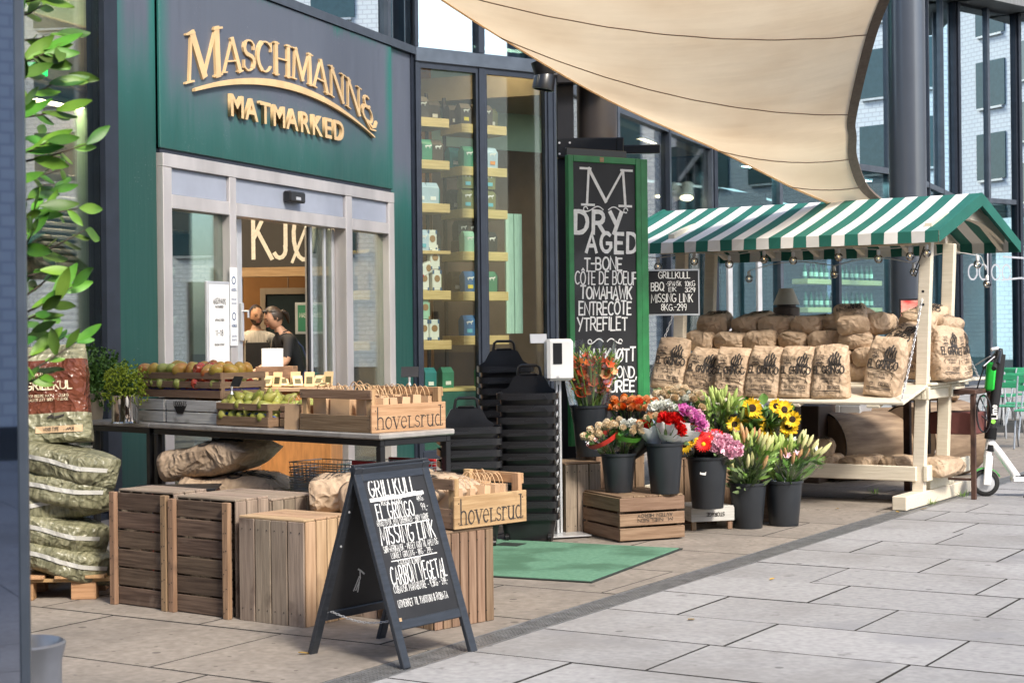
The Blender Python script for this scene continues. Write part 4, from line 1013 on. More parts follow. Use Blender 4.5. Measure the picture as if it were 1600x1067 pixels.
# greeting card frame right of the woman
gf = thing('framed_sign', 'small green framed shop sign on the wall right of the woman', 'sign', wpt(475, 500, 19.0), R(10))
MB().cbox(-.10, .26, 0, .02, -.16, .2, .004).build('border', m_alu, gf); MB().box(-.07, .23, -.004, -.001, -.13, .17).build('panel', m_bagc['green'], gf)
mb = MB(); chalk(mb, 'MASCHMANNS', -.05, .03, .05, .007, flat(-.005), .1, fit=.25); mb.build('lettering', m_chalk, gf)
# table with seed packets inside the door
tb = thing('packet_table', 'orange wooden counter just inside the door holding seed packets', 'table', (wpt(384, 600, 16.4).x, 16.4, .012), R(-6))
MB().cbox(-.1, .85, 0, .55, .0, .90, .01).build('counter_body', mat('orange_wood', (.45, .20, .06), rough=.5, var=.2, stretch=(6, 6, 1)), tb)
MB().cbox(-.13, .88, -.04, .58, .902, .94, .006).build('counter_top', m_wood_lt, tb)
m_pkt = mat('seed_packet_paper', (.66, .50, .28), rough=.7, var=.15, rnd=.2); m_pktp = mat('packet_picture', (.10, .09, .04), var=.3)
pk_b = MB().cbox(-.05, .05, -.004, .004, 0, .15, .002).mesh('packet', m_pkt); pk_p = MB().box(-.03, .03, -.006, -.0045, .03, .10).mesh('picture', m_pktp)
for k in range(16):
    x = -.05+.055*k; st = k % 3
    t = thing('seed_packet', f'{["upright", "slumped", "fallen"][st]} seed packet with {["dark", "faded", "brown"][k % 3]} picture, {ordn[k//3] if k//3 < 12 else ""} group from the left on the inside counter', 'packet', M=tb.matrix_basis @ TR(x, .12+.1*(k % 2), .945+(0 if st == 0 else .01)) @ RZ(random.uniform(-.4, .4)) @ RX(R([-12, -50, -78][st])), group='seed packets on the inside counter')
    link('packet', pk_b, t); link('picture', pk_p, t)
pb = thing('packet_crate', 'small orange wooden crate of white cards behind the seed packets', 'crate', M=tb.matrix_basis @ TR(.02, .3, .945))
MB().cbox(0, .38, 0, .02, 0, .2, .003).build('crate_side', m_wood_or, pb); MB().cbox(0, .38, .2, .22, 0, .2, .003).build('crate_side', m_wood_or, pb); MB().cbox(0, .38, .02, .2, 0, .015, .003).build('crate_floor', m_wood_or, pb)
MB().cbox(.05, .25, .05, .15, .02, .38, .003).build('white_card', m_wpaper, pb)
# boxes on the floor inside the door
for k, (z, xx) in enumerate(((0, 0), (.32, .0), (.64, .0))):
    t = thing('cardboard_box', ['lowest', 'middle', 'topmost'][k]+' orange brown carton stacked inside the door', 'box', (wpt(395, 740, 16.9).x, 15.9, .014+z), R(20), group='cartons inside the door')
    MB().cbox(-.2, .2, -.2, .2, 0, .31, .006).build('carton', mat('carton', (.42, .20, .08), rough=.7, var=.1), t)
    mb = MB(); chalk(mb, 'NATURAL', -.13, .1, .06, .01, flat(-.202), fit=.24); mb.build('carton_print', m_ink, t)
# bottles, cloths and dark shelving behind the left side panel
sh = thing('dark_shelf_unit', 'tall dark shelf of bottles behind the glass left of the door', 'shelf', M=M1 @ TR(2.05, 1.2, .012))
for z in (.5, 1.0, 1.5, 2.0, 2.5): MB().cbox(0, 1.1, 0, .35, z, z+.03, .003).build('shelf_board', m_brown, sh)
for x in (0, 1.07): MB().cbox(x, x+.03, 0, .35, 0, 2.9, .003).build('upright', m_brown, sh)
m_bott = mat('green_bottle_glass', (.03, .10, .05), rough=.1, var=.2, rnd=.4); m_capg = mat('bottle_label', (.55, .68, .50), var=.1, rnd=.3)
b_b = MB().lathe([(.036, 0), (.037, .17), (.014, .23), (.014, .29)], 12, capt=True).mesh('bottle_body', m_bott, 50); b_l = MB().lathe([(.0378, .05), (.0378, .13)], 12, capb=False).mesh('bottle_label', m_capg)
def bottle(M, label, grp, s=1.0):
    t = thing('bottle', label, 'bottle', M=M @ Matrix.Diagonal((s, s, s, 1)), group=grp); link('bottle_body', b_b, t); link('bottle_label', b_l, t)
for zi, z in enumerate((.53, 1.03, 1.53, 2.03)):
    for k in range(7): bottle(M1 @ TR(2.15+.14*k, 1.35, z+.013), f'dark bottle {ordn[k]} from the left on the {["lowest", "second", "third", "highest"][zi]} shelf left of the door', 'bottles left of the door')
# the window behind the bay tree
mb_ = thing('ceiling_beam', 'pale boxed beam inside the window behind the bay tree', 'beam', M=M1 @ TR(-3, .6, 3.6))
MB().cbox(0, 4.2, 0, 1.05, .02, .55, .01).build('beam_box', mat('cream_beam', (.62, .52, .36), rough=.7, var=.06), mb_)
MB().cbox(0, 4.2, -.02, 1.06, -.04, .0, .01).build('beam_trim', m_wall_w, mb_)
lt = thing('light_column', 'pale green lit round column inside the left window', 'column', M=M1 @ TR(.76, .8, .012))
MB().lathe([(.09, 0), (.09, 3.55)], 24).build('column_shaft', mat('pale_green_lacquer', (.40, .62, .42), rough=.3, var=.05), lt, smooth=60)
lv = thing('louvre_door', 'grey louvred metal door inside the left window', 'door', M=M1 @ TR(1.08, 1.6, .012))
MB().cbox(0, .9, 0, .05, 0, 3.0, .006).build('door_leaf', mat('grey_louvre_door', (.20, .18, .17), rough=.5, var=.05), lv)
for k in range(26): MB().cbox(.10, .80, -.02, -.001, 1.2+k*.062, 1.2+k*.062+.035, .004).build('louvre_slat', m_alu, lv)
MB().box(-3.0, 3.6, 1.7, 1.8, .013, 5.29, M=M1).build('shop_wall', mat('grey_brown_wall', (.22, .18, .15), rough=.8, var=.1), kind='structure')
MB().box(-3.0, 1.2, .75, .85, 4.18, 5.28, M=M1).build('shop_wall', m_wall_g, kind='structure')
ex = thing('exit_sign', 'green running man exit sign with arrow behind the bay tree', 'exit sign', at(40, 118, 12.75), R(20))
MB().cbox(0, .165, 0, .03, 0, .105, .004).build('sign_box', mat('exit_green', (.0, .35, .06), var=0, emit=(.0, .6, .1), es=.8), ex)
mb = MB(); fx = flat(-.002)
rib(mb, [(.095, .055), (.145, .055)], .012, .001, fx); rib(mb, [(.125, .08), (.148, .055), (.125, .03)], .012, .0014, fx)
for q_ in ([(.03, .08), (.038, .05)], [(.038, .05), (.055, .03), (.05, .01)], [(.038, .05), (.02, .03), (.012, .015)], [(.033, .072), (.055, .065)], [(.033, .072), (.015, .055)]): rib(mb, q_, .009, .001+random.random()*.002, fx)
mb.lathe([(.008, 0), (.008, .002)], 8, M=TR(.03, -.004, .092) @ RX(R(90)), capt=True)
mb.build('pictogram', m_chalk, ex)
# spotlights in the wing
for k, (px, py, an) in enumerate(((1032, 300, 20), (1048, 306, -15), (1075, 305, 30))):
    t = thing('track_spotlight', f'white cylindrical spotlight in the wing above the striped roof, {["leftmost", "middle", "rightmost"][k]} of three', 'spotlight', at(px, py-16, 27.5), 0, group='track spotlights')
    MB().lathe([(.10, 0), (.10, .26)], 16, M=RX(R(180-an)) @ RY(R(25-an)), capb=True).build('lamp_can', m_white, t, smooth=50)
    MB().lathe([(.08, .262), (.001, .263)], 16, M=RX(R(180-an)) @ RY(R(25-an)), capb=False).build('lamp_lens', m_lamp_w, t)
    MB().tube([(0, 0, 0), (0, 0, .25)], .015).build('lamp_stem', m_black, t)
# ================================================================== market stall
ST = Vector((3.385, 13.9, 0)); SA = R(-32); MSt = Matrix.Translation(ST) @ RZ(SA)
stall = thing('market_stall', 'cream wooden market stall with green and white striped fabric roof', 'market stall', M=MSt)
m_str_g = mat('green_stripe_canvas', (.010, .125, .095), rough=.75, var=.12, scale=4, bump=.2, bscale=30)
m_str_w = mat('white_stripe_canvas', (.74, .73, .70), rough=.8, var=.06, scale=4, bump=.2, bscale=30)
XL, XR = -2.80, .284; YF, YR, YB = -.294, .93, 2.156; ZE, ZR = 2.255, 2.635
nst = 27; sw = (XR-XL)/nst
def roof_y(mb):
    for i in range(nst):
        x0 = XL+i*sw; x1 = x0+sw; mi = 1 if (nst-i) % 2 else 0       # last stripe is white
        SN = 3; P_ = 8
        for (ya, za, yb_, zb) in ((YF, ZE, YR, ZR), (YB, ZE, YR, ZR)):
            for j in range(P_):
                def pt(x, t):
                    sag = -.018*math.sin(math.pi*t)*(1-.5*abs(math.sin(x*math.pi/.62)))
                    return (x, ya+(yb_-ya)*t, za+(zb-za)*t+sag+.012*(x-XL)/3)
                t0, t1 = j/P_, (j+1)/P_
                q = [pt(x0, t0), pt(x1, t0), pt(x1, t1), pt(x0, t1)]
                mb.add(q if ya < yb_ else q[::-1], [(0, 1, 2, 3)], mi)
        for (y, s) in ((YF, -1), (YB, 1)):
            d = .012*math.sin(i*1.7); d2 = .012*math.sin((i+1)*1.7); zb0 = ZE+.012*(x0-XL)/3; zb1 = ZE+.012*(x1-XL)/3
            q = [(x0, y+s*(.004+d), zb0-.095), (x1, y+s*(.004+d2), zb1-.095), (x1, y, zb1), (x0, y, zb0)]
            mb.add(q if s < 0 else q[::-1], [(0, 1, 2, 3)], mi)
mb = MB(); roof_y(mb); mb.build('striped_roof', [m_str_w, m_str_g], stall)
# gable trims in solid green, both ends
for x in (XL-.004, XR+.004):
    mb = MB()
    for (ya, yb_) in ((YF, YR), (YB, YR)):
        a = (x, ya, ZE+.015); b = (x, yb_, ZR+.015); mb.quad((x, ya, ZE-.085), (x, yb_, ZR-.10), b, a)
        mb.quad((x-.03, ya, ZE+.0155), (x-.03, yb_, ZR+.0155), b, a)
    mb.build('gable_trim', m_str_g, stall)
def beam(name, x0, x1, y0, y1, z0, z1, M=None, mm=m_cream, parent=stall): return MB().cbox(x0, x1, y0, y1, z0, z1, .006, M=M).build(name, mm, parent)
def slanted(name, a, b, wx, wy, mm=m_cream, parent=stall):
    a = Vector(a); b = Vector(b); d = b-a; z = d.normalized(); x = Vector((1, 0, 0)) if abs(z.x) < .9 else Vector((0, 1, 0))
    x = (x-z*x.dot(z)).normalized(); y = z.cross(x)
    M = Matrix(((x.x, y.x, z.x, a.x), (x.y, y.y, z.y, a.y), (x.z, y.z, z.z, a.z), (0, 0, 0, 1)))
    return MB().cbox(-wx/2, wx/2, -wy/2, wy/2, 0, d.length, .005, M=M).build(name, mm, parent)
for x in (0, -2.257):
    for y in (0, .62): slanted('post', (x, y, .10), (x+.09, y, 2.20), .10, .075)
    beam('foot_beam', x-.06, x+.06, -.50, 1.35, 0, .115)
    beam('foot_block', x-.052, x+.052, .15, .80, .117, .20)
    beam('side_rail', x+.054, x+.09, -.08, 1.02, .88, .965); beam('side_rail', x+.06, x+.10, -.12, 1.10, .968, .990)
    beam('side_rail', x+.053, x+.09, -.05, 1.15, .20, .33)
for y in (0, .62):
    beam('long_rail', -2.36, .0, y-.075, y-.04, .20, .325)
    beam('long_rail', -2.30, .12, y-.075, y-.04, 1.0-.12, .99)
for k in range(4): beam('lower_shelf_board', -2.30, -.02, .02+.145*k, .155+.145*k, .20, .222)
for k in range(6): beam('counter_board', -2.42, .13, -.02+.17*k, .14+.17*k, .995, 1.018)
flapM = TR(0, -.04, 1.006) @ RX(R(11))
for k in range(4): beam('flap_board', -2.42, .10-.0*k, -.155-.16*k, -.006-.16*k, -.024, 0, M=flapM)
for x in (-2.2, -1.5, -.8, -.12): beam('flap_batten', x-.09, x+.02, -.64, -.01, -.05, -.026, M=flapM)
for k in range(4): beam('rear_flap_board', -2.42, .10, 1.05+.16*k, 1.20+.16*k, .995, 1.018)
# roof timbers
for y, z in ((YF+.05, ZE-.045),): beam('eave_beam', XL+.06, XR-.05, y, y+.04, z-.035, z+.035)
for y in (.0, .62): beam('purlin', XL+.1, XR-.22, y-.03, y+.03, 2.20, 2.27)
beam('ridge_beam', XL+.05, XR-.05, YR-.025, YR+.025, ZR-.11, ZR-.04)
for x in (-2.7, -2.17, -1.7, -1.23, -.76, -.29, .12):
    slanted('rafter', (x, YF+.06, ZE-.045), (x, YR-.03, ZR-.06), .045, .05); slanted('rafter', (x, YB-.06, ZE-.045), (x, YR+.03, ZR-.06), .045, .05)
for x in (-2.2, .15):
    mb = MB(); n = 10
    pts = [(y, 2.30+.17*math.sin(math.pi*(y+.1)/2.1)) for y in [-.15+2.15*i/n for i in range(n+1)]]
    vs = []; 
    for y, z in pts: vs += [(x-.03, y, z-.05), (x+.03, y, z-.05), (x+.03, y, z+.05), (x-.03, y, z+.05)]
    fs = [(i*4+k, i*4+(k+1) % 4, (i+1)*4+(k+1) % 4, (i+1)*4+k) for i in range(n) for k in range(4)]+[(3, 2, 1, 0), (n*4, n*4+1, n*4+2, n*4+3)]
    mb.add(vs, fs).build('curved_brace', m_cream, stall)
for z in (1.66, 1.77): MB().box(.055, .075, -.039, -.0375, z, z+.02).build('bolt_hole', m_black, stall)
# chains that carry the flaps
def chain(p, q, parent, n=None, r=.0035):
    p = Vector(p); q = Vector(q); L_ = (q-p).length; n = n or int(L_/.03)
    mb = MB()
    for i in range(n):
        c = p.lerp(q, (i+.5)/n)-Vector((0, 0, .03*math.sin(math.pi*(i+.5)/n))); d = (q-p).normalized(); s_ = d.orthogonal().normalized() if i % 2 else d.cross(d.orthogonal()).normalized()
        h = L_/n*.62
        ring = [c+d*h*math.cos(a)+s_*h*.45*math.sin(a) for a in [2*math.pi*k/7 for k in range(7)]]
        mb.tube(ring, r, 4, close=True)
    return mb.build('chain', m_alu, parent, smooth=180)
chain((.07, -.64, .87), (.06, -.045, 1.72), stall); chain((.08, 1.50, 1.0), (.07, .68, 1.66), stall); chain((-2.30, -.64, .87), (-2.2, -.045, 1.72), stall)

# string lights under the front eave and inside
m_bulb = glass_mat('bulb_glass', (.95, .95, .93), .12, 1.0); m_fil = mat('warm_filament', (1, .8, .5), var=0, emit=(1, .62, .25), es=1.2); m_cable = mat('white_cable', (.6, .6, .58), var=0)
sl = thing('string_lights', 'string of round clear bulbs hanging under the striped roof edge', 'string lights', M=MSt)
bm_ = MB().sphere((0, 0, -.065), .037, 14, 10).mesh('bulb', m_bulb, 180); bs_ = MB().lathe([(.014, -.035), (.016, 0), (.008, .012)], 12).mesh('socket', m_white, 50); bf_ = MB().sphere((0, 0, -.06), .006, 6, 5).mesh('filament', m_fil, 180)
def bulbs(ptsf, n, xs):
    for x, y, z in xs:
        b = link('bulb', bm_, sl); b.location = (x, y, z); link('socket', bs_, b); link('filament', bf_, b)
front_x = [-2.72, -2.33, -1.97, -1.63, -1.30, -1.03, -.62, -.27, .0, .14]
fr_ = [(x, YF+.13, 2.135+.02*math.sin(x*9)) for x in front_x]
bulbs(None, 0, fr_)
MB().tube([(x, y, z+.013+(.0 if k % 2 else 0)) for k, (x, y, z) in enumerate(fr_)], .004, 5).build('cable', m_cable, sl)
bk_ = [(-1.95, .98, 2.02), (-1.1, .98, 2.04), (-.35, .98, 2.04), (.16, 1.2, 2.1), (.20, 1.35, 1.93)]
bulbs(None, 0, bk_)
pp = []
for (x, y, z), (x2, y2, z2) in zip(bk_, bk_[1:]):
    for i in range(8): 
        t = i/8; pp.append((x+(x2-x)*t, y+(y2-y)*t, z+.013+(z2-z)*t+.06*math.sin(math.pi*t)))
MB().tube(pp, .004, 5).build('cable', m_cable, sl)
MB().tube([(.10, -.1, 2.15), (.07, -.12, 2.05), (.02, -.14, 1.93), (.03, -.12, 1.90), (.06, -.1, 2.0)], .005, 5).build('plug_cable', m_black, sl)

# ================================================================== paper sacks
def sack_geo(W, H_, T, seed, nu=36, nv=20, lump=.012):
    rnd = Vector((seed*3.1, seed*1.7, seed*.9))
    def half(v):          # half width, half depth at height v (0..1)
        a = W/2*(.97+.05*math.sin(v*5+seed)-.10*max(0, v-.7)/.3)
        if v < .08: b = T/2*(.93+.07*math.sin(v/.08*math.pi/2))
        elif v < .72: b = T/2*(1+.06*math.sin(v*9+seed))
        else: b = T/2*max(.07, math.cos((v-.72)/.28*math.pi/2)**.8)
        return a, b
    def D(x, z):
        p = Vector((x*7, 0, z*7))+rnd
        r = noise.noise(p)*.9+.6*(1-2*abs(noise.noise(p*2.1)))*.6+.35*(1-2*abs(noise.noise(p*4.7)))
        return r*lump
    def surf(x, z, off):
        v = min(1, max(0, z/H_)); a, b = half(v); t = min(.999, abs(x)/a)
        yy = b*(1-t**4.2)**(1/4.2)
        return Vector((x, -yy-D(x, z)*min(1, (1-t)*4)*min(1, (1-v)*4+.2)-off, z))
    vs = []
    for j in range(nv+1):
        v = j/nv; v = v if j < nv else 1.0
        a, b = half(v); z = v*H_
        for i in range(nu):
            an = 2*math.pi*i/nu; c, s_ = math.cos(an), math.sin(an)
            x = a*math.copysign(abs(c)**(2/4.2), c); y = b*math.copysign(abs(s_)**(2/4.2), s_)
            if y <= 0: p = surf(x, z, 0)
            else: 
                p = Vector((x, y+D(x+5, z)*min(1, (1-abs(x)/a)*4)*min(1, (1-v)*4+.2), z))
            p.x += .35*D(9+y*1.5, z)*min(1, (1-v)*3); p.z += .3*D(x, z+7)*(1 if 0 < j < nv else 0)+(.02*noise.noise(Vector((x*9, seed, 0))) if j == nv else 0)
            vs.append(p)
    fs = [(j*nu+i, j*nu+(i+1) % nu, (j+1)*nu+(i+1) % nu, (j+1)*nu+i) for j in range(nv) for i in range(nu)]
    nb = len(vs); vs.append(Vector((0, 0, -.0))); fs += [((i+1) % nu, i, nb) for i in range(nu)]
    fs.append(tuple(nv*nu+i for i in range(nu)))
    return MB().add(vs, fs), surf
flame = [[(.0,.0),(-.28,.08),(-.42,.3),(-.36,.55),(-.22,.72),(-.24,.5),(-.14,.38),(-.1,.55),(-.14,.8),(.0,1.05),(.02,.75),(.12,.55),(.18,.7),(.16,.9),(.3,1.0),(.26,.75),(.38,.5),(.34,.25),(.2,.05)]]
def sack_print(W, H_, surf, style=0):
    mb = MB(); fn = lambda x, z, o: tuple(surf(x, z, .0045+o)); s = W/.29
    def T_(t, x, z, h, wd, fit, **k): chalk(mb, t, x*s, z*s, h*s, wd*s, fn, .18, fit=fit*s, sub=.012, off=.0, **k)
    # flames drawn as several tongues
    fx, fz, fk = .050*s, .285*s, .105*s
    for q, w_ in (([(-.1,.0),(-.34,.15),(-.38,.45),(-.26,.75)], .10), ([(-.05,.0),(-.2,.2),(-.16,.45),(-.1,.65),(-.14,.95)], .09), ([(.02,.0),(-.02,.3),(.08,.55),(.04,.85),(.1,1.1)], .10), ([(.08,.0),(.18,.25),(.16,.5),(.28,.75),(.24,.95)], .09), ([(.12,.0),(.36,.15),(.36,.45),(.42,.7)], .09), ([(-.36,.0),(.4,.0)], .16)):
        rib(mb, [(fx+a*fk, fz+b*fk) for a, b in q], w_*fk*1.25, random.random()*.001, fn)
    T_('THE FINE', -.095, .348, .018, .0045, .065); T_('GRILL', -.09, .322, .019, .005, .055)
    rib(mb, [(-.09*s, .300*s), (-.075*s, .308*s), (-.062*s, .302*s), (-.05*s, .308*s), (-.035*s, .300*s)], .008*s, .0003, fn)
    T_('100%', -.08, .277, .015, .004, .04)
    T_('EL GRINGO', -.115, .212, .062, .013, .235, cap=.34)
    for zz, wd in ((.200, .003), (.188, .003)): 
        rib(mb, [(-.098*s+.0196*s*i, zz*s) for i in range(11)], wd*s, .0002, fn)
    T_('HARDWOOD BLEND', -.062, .158, .017, .004, .124); T_('CHARCOAL', -.045, .135, .014, .0035, .09)
    for q in ([(-.09,.17),(-.098,.16),(-.09,.13)], [(.09,.17),(.098,.16),(.09,.13)]): rib(mb, [(a*s, b*s) for a, b in q], .004*s, .0002, fn)
    rib(mb, [(.0,.105),(.03,.105),(.06,.105),(.09,.105)] if False else [(x*s, .105*s) for x in (.0,.02,.04,.06,.09)], .003*s, .0002, fn); rib(mb, [(x*s, .078*s) for x in (.0,.02,.04,.06,.09)], .003*s, .0002, fn)
    rib(mb, [(0,.078*s),(0,.105*s)], .003*s, .0004, fn); rib(mb, [(.09*s,.078*s),(.09*s,.105*s)], .003*s, .0004, fn); T_('10 KG', .01, .084, .014, .0045, .07)
    rib(mb, [(-.05*s,.082*s),(-.05*s,.1*s),(-.07*s,.1*s),(-.07*s,.082*s),(-.05*s,.082*s)], .003*s, .0002, fn)
    rib(mb, [(x*s, .060*s) for x in (-.095,-.05,0,.05,.095)], .006*s, .0003, fn)
    rib(mb, [(x*s, .045*s) for x in (-.095,-.05,0,.05,.095)], .003*s, .0003, fn)
    return mb
SK = []
for sd_ in range(5):
    random.seed(40+sd_)
    b, sf = sack_geo(.29, .47, .15, sd_*3.7+1.3, lump=.016)
    SK.append((b.mesh('sack', m_kraft, 180), sack_print(.29, .47, sf).mesh('sack_print', m_ink)))
random.seed(11)
def paper_sack(M, label, grp=None, v=0, pr=True):
    t = thing('charcoal_sack', label, 'sack', M=M, group=grp)
    link('sack', SK[v % 5][0], t)
    if pr: link('sack_print', SK[v % 5][1], t)
    return t
GS = 'brown paper charcoal sacks on the stall'
# front row standing on the flap
fxs = [-2.10, -1.80, -1.47, -1.17, -.87, -.565, -.17]
pos = ['leftmost', 'second from the left', 'third from the left', 'fourth from the left', 'fifth from the left', 'sixth from the left', 'rightmost, leaning left']
for k, x in enumerate(fxs):
    lean = R([-14, -16, -12, -12, -12, -10, -10][k]); tw = R([10, 5, 2, 3, 0, 2, -4][k]); roll = R([6, 9, 3, 4, 2, -1, 7][k])
    y = -.60+(.08 if k < 2 else 0)+(.10 if k == 6 else 0); z = 1.006-(-y+.0)*math.sin(R(11))+(.05 if k == 0 else 0)+.006
    Mx = MSt @ TR(x, y+.07, z+.0) @ RZ(tw) @ RX(lean) @ RY(roll) @ Matrix.Diagonal((1.10, 1, [.98, .90, .93, .95, .94, .96, 1.06][k], 1))
    paper_sack(Mx, f'upright printed charcoal sack in the front row on the stall flap, {pos[k]}', GS, k)
# lying rows behind, ends to the front
LAY = RX(R(-90))
for r_ in range(4):
    for c_ in range(7):
        x = -2.02+.298*c_+(.07 if r_ % 2 else -.03)
        if r_ == 3 and c_ == 6: continue
        if r_ == 2 and c_ > 5: continue
        Mx = MSt @ TR(x, .06+.10*(r_ == 3)+random.uniform(-.03, .03), 1.095+.138*r_) @ RZ(R(random.uniform(-14, 14))) @ RY(R(random.uniform(-7, 7))) @ RX(R(random.uniform(0, 12))) @ LAY @ Matrix.Diagonal((random.uniform(.92, 1.08), random.uniform(.95, 1.12), 1, 1))
        paper_sack(Mx, f'lying charcoal sack, {ordn[c_]} from the left in the {["lowest", "second lowest", "second highest", "top"][r_]} layer', GS, c_*3+r_, pr=(r_ > 1))
# loose ones at the right
for a in ((-.56, .0, 1.50, 10, -70, -14, 'crooked printed sack lying tilted on the top layer right of centre'), (-.30, -.06, 1.22, -12, -48, 30, 'printed sack slumped over sideways above the sixth front sack'),
          (-.10, .22, 1.50, 14, -72, 22, 'crumpled sack lying across the pile beside the front post'), (-.12, .10, 1.05, -6, -10, 4, 'upright crumpled sack close behind the front post'), (.16, .25, 1.03, 70, -8, 3, 'upright sack seen side on between the two right posts'),
          (.20, .52, 1.03, 84, -6, -4, 'sack beside the rear right post, its side facing out'), (.17, .45, 1.48, 80, -75, 8, 'small looking sack lying on top between the right posts')):
    paper_sack(MSt @ TR(*a[:3]) @ RZ(R(a[3])) @ RX(R(a[4])) @ RY(R(a[5])), a[6], GS, int(a[0]*100) % 5, pr=True)
# lower shelf
for k, (x, z, rz) in enumerate(((-.92, .30, 6), (-.60, .30, -4), (-.24, .30, 3), (-1.3, .30, 4), (-.95, .43, 14), (.06, .30, -8))):
    paper_sack(MSt @ TR(x, .08, z) @ RZ(R(rz)) @ LAY, ['sack lying at the left on the low stall shelf under another', 'middle sack lying on the low stall shelf', 'sack lying on the low stall shelf beside the front post', 'sack on the low shelf half hidden by the flower buckets', 'sack lying on top of the left one on the low shelf', 'sack end showing between the right posts on the low shelf'][k], 'sacks on the low stall shelf', k+1, pr=(k == 4))

# lamp, small board, cabinet, posters and poles of the stall surroundings
bd = thing('small_chalkboard', 'small black chalkboard with charcoal prices hung at the left stall posts', 'chalkboard', at(1014, 491, 13.35), R(-6))
MB().box(0.0, .395, .0, .012, 0, .345).build('slate', m_blk_bd, bd)
for b_ in ((-.01, .405, -.006, .014, -.012, .0), (-.01, .405, -.006, .014, .345, .357), (-.01, .0, -.006, .014, .0, .345), (.395, .405, -.006, .014, .0, .345)): MB().box(*b_).build('frame_edge', m_alu, bd)
mb = MB(); fn = flat(-.001)
def c2(s_, x, z, h, wd, fit): chalk(mb, s_, x, z, h, wd, fn, .16, jit=.05, fit=fit)
c2('GRILLKULL', .08, .285, .05, .010, .25); c2('BBQ', .02, .19, .065, .011, .10); c2('-SPANSK', .14, .225, .035, .006, .12); c2('EIK', .16, .18, .032, .006, .06); c2('10KG', .29, .22, .04, .006, .08); c2('329', .29, .175, .034, .006, .08)
c2('MISSING LINK', .02, .095, .065, .010, .33); c2('8KG.-299', .10, .03, .05, .007, .20)
mb.build('chalk_lettering', m_chalk, bd)
tp = at(1229, 500, 15.7)
tl_ = thing('table_lamp', 'pewter lamp shade on a dark cylinder behind the sack pile', 'lamp', (tp.x, 15.7, 0))
zt = at(1229, 476, 15.7).z
MB().lathe([(.125, 0), (.125, zt-.03), (.09, zt-.02), (.09, zt)], 28).build('cylinder_stand', m_brown, tl_, smooth=40)
MB().lathe([(.125, zt), (.122, zt+.01), (.065, zt+.15), (.062, zt+.152)], 28, capb=False, capt=True).build('lamp_shade', mat('pewter_shade', (.50, .48, .42), rough=.4, metal=.2, var=.15), tl_, smooth=30)
cb = thing('steel_cabinet', 'pale grey two door steel cabinet under the stall counter', 'cabinet', gnd(1283, 748), R(-28))
for x in (0, .20): MB().cbox(x+.003, x+.197, 0, .02, .0, .72, .004).build('cabinet_door', m_alu, cb); MB().tube([(x+.10, -.02, .42), (x+.10, -.02, .40), (x+.14, -.02, .40)], .006).build('handle', m_alu, cb)
MB().cbox(0, .40, .022, .45, 0, .75, .004).build('cabinet_body', m_alu, cb)
dk = thing('dark_crate', 'dark panelled box standing behind the stall legs at the left', 'box', gnd(1196, 752), R(-30))
MB().cbox(0, .55, 0, .5, 0, .74, .01).build('panel_body', m_brown, dk)
# the poster on the round column
po = thing('poster', 'framed red and white food poster behind the right end of the stall', 'poster', at(1405, 508, 17.6), R(-6))
MB().cbox(0, .33, 0, .02, 0, .28, .004).build('poster_frame', m_black, po); 
mpo = mat('poster_print', (.55, .03, .03), col2=(.75, .45, .35), scale=9, var=.5); MB().box(.02, .31, -.003, -.001, .02, .26).build('poster_picture', mpo, po); MB().box(.10, .29, -.005, -.0035, .02, .17).build('poster_text_field', m_wpaper, po)
MB().cbox(-.0, .02, 0.021, .04, -1.4, .0, .004).build('poster_stand', m_black, po)
# log benches and rusty tables behind the stall
m_log = mat('debarked_log', (.15, .095, .06), col2=(.36, .26, .17), scale=2.5, stretch=(1, 6, 6), rough=.75, bump=.4, bscale=10, rnd=.1); m_logend = mat('log_end_grain', (.27, .19, .13), rough=.8, var=.3, scale=5, spot=((.16, .09, .05), 3, .58))
def log(label, loc, rz, r, Ln, rr=0):
    t = thing('log_bench', label, 'log', loc, rz, group='log benches'); mb = MB(); n = 26; vs = []
    m = 12
    for i in range(m+1):
        for k in range(n):
            a = 2*math.pi*k/n; q = r*(1+.06*noise.noise(Vector((math.cos(a)*1.5, math.sin(a)*1.5, i*.4+rr)))); e = .96 if i in (0, m) else 1
            vs.append((Ln*i/m, q*e*math.cos(a), r+q*e*math.sin(a)))
    fs = [(i*n+k, i*n+(k+1) % n, (i+1)*n+(k+1) % n, (i+1)*n+k) for i in range(m) for k in range(n)]
    mb.add(vs, [f[::-1] for f in fs]).build('log_trunk', m_log, t, smooth=50)
    for x, s_ in ((0, 1), (Ln, -1)):
        MB().add([(x+s_*.0, r*.93*math.cos(2*math.pi*k/n), r+r*.93*math.sin(2*math.pi*k/n)) for k in range(n)]+[(x-s_*.01, 0, r)], [((k+1) % n, k, n) if s_ > 0 else (k, (k+1) % n, n) for k in range(n)]).build('log_end', m_logend, t)
    return t
g1 = gnd(1296, 757); log('thick barkless log lying on the paving behind the stall, round end facing out', (g1.x+.05, g1.y+.35, 0), R(24), .33, 1.0)
g2 = gnd(1495, 762); log('thick log with a round pale end right of the stall posts', (g2.x-.25, g2.y+.9, 0), R(40), .37, .9, 4)
t_ = thing('timber_bench', 'thick brown timber bench top resting on the logs', 'bench', (g2.x-1.2, g2.y+1.6, .745), R(-6)); MB().cbox(-.9, 1.6, -.2, .25, 0, .26, .03).build('bench_slab', m_log, t_); MB().cbox(-.3, 1.7, -.32, -.21, -.32, -.06, .03).build('bench_rail', m_log, t_)
rt = thing('rusty_table', 'rusty iron framed worktable beside the stall end', 'table', gnd(1522, 780), R(-32))
m_rust = mat('rusty_iron', (.07, .035, .025), rough=.8, var=.5, scale=8)
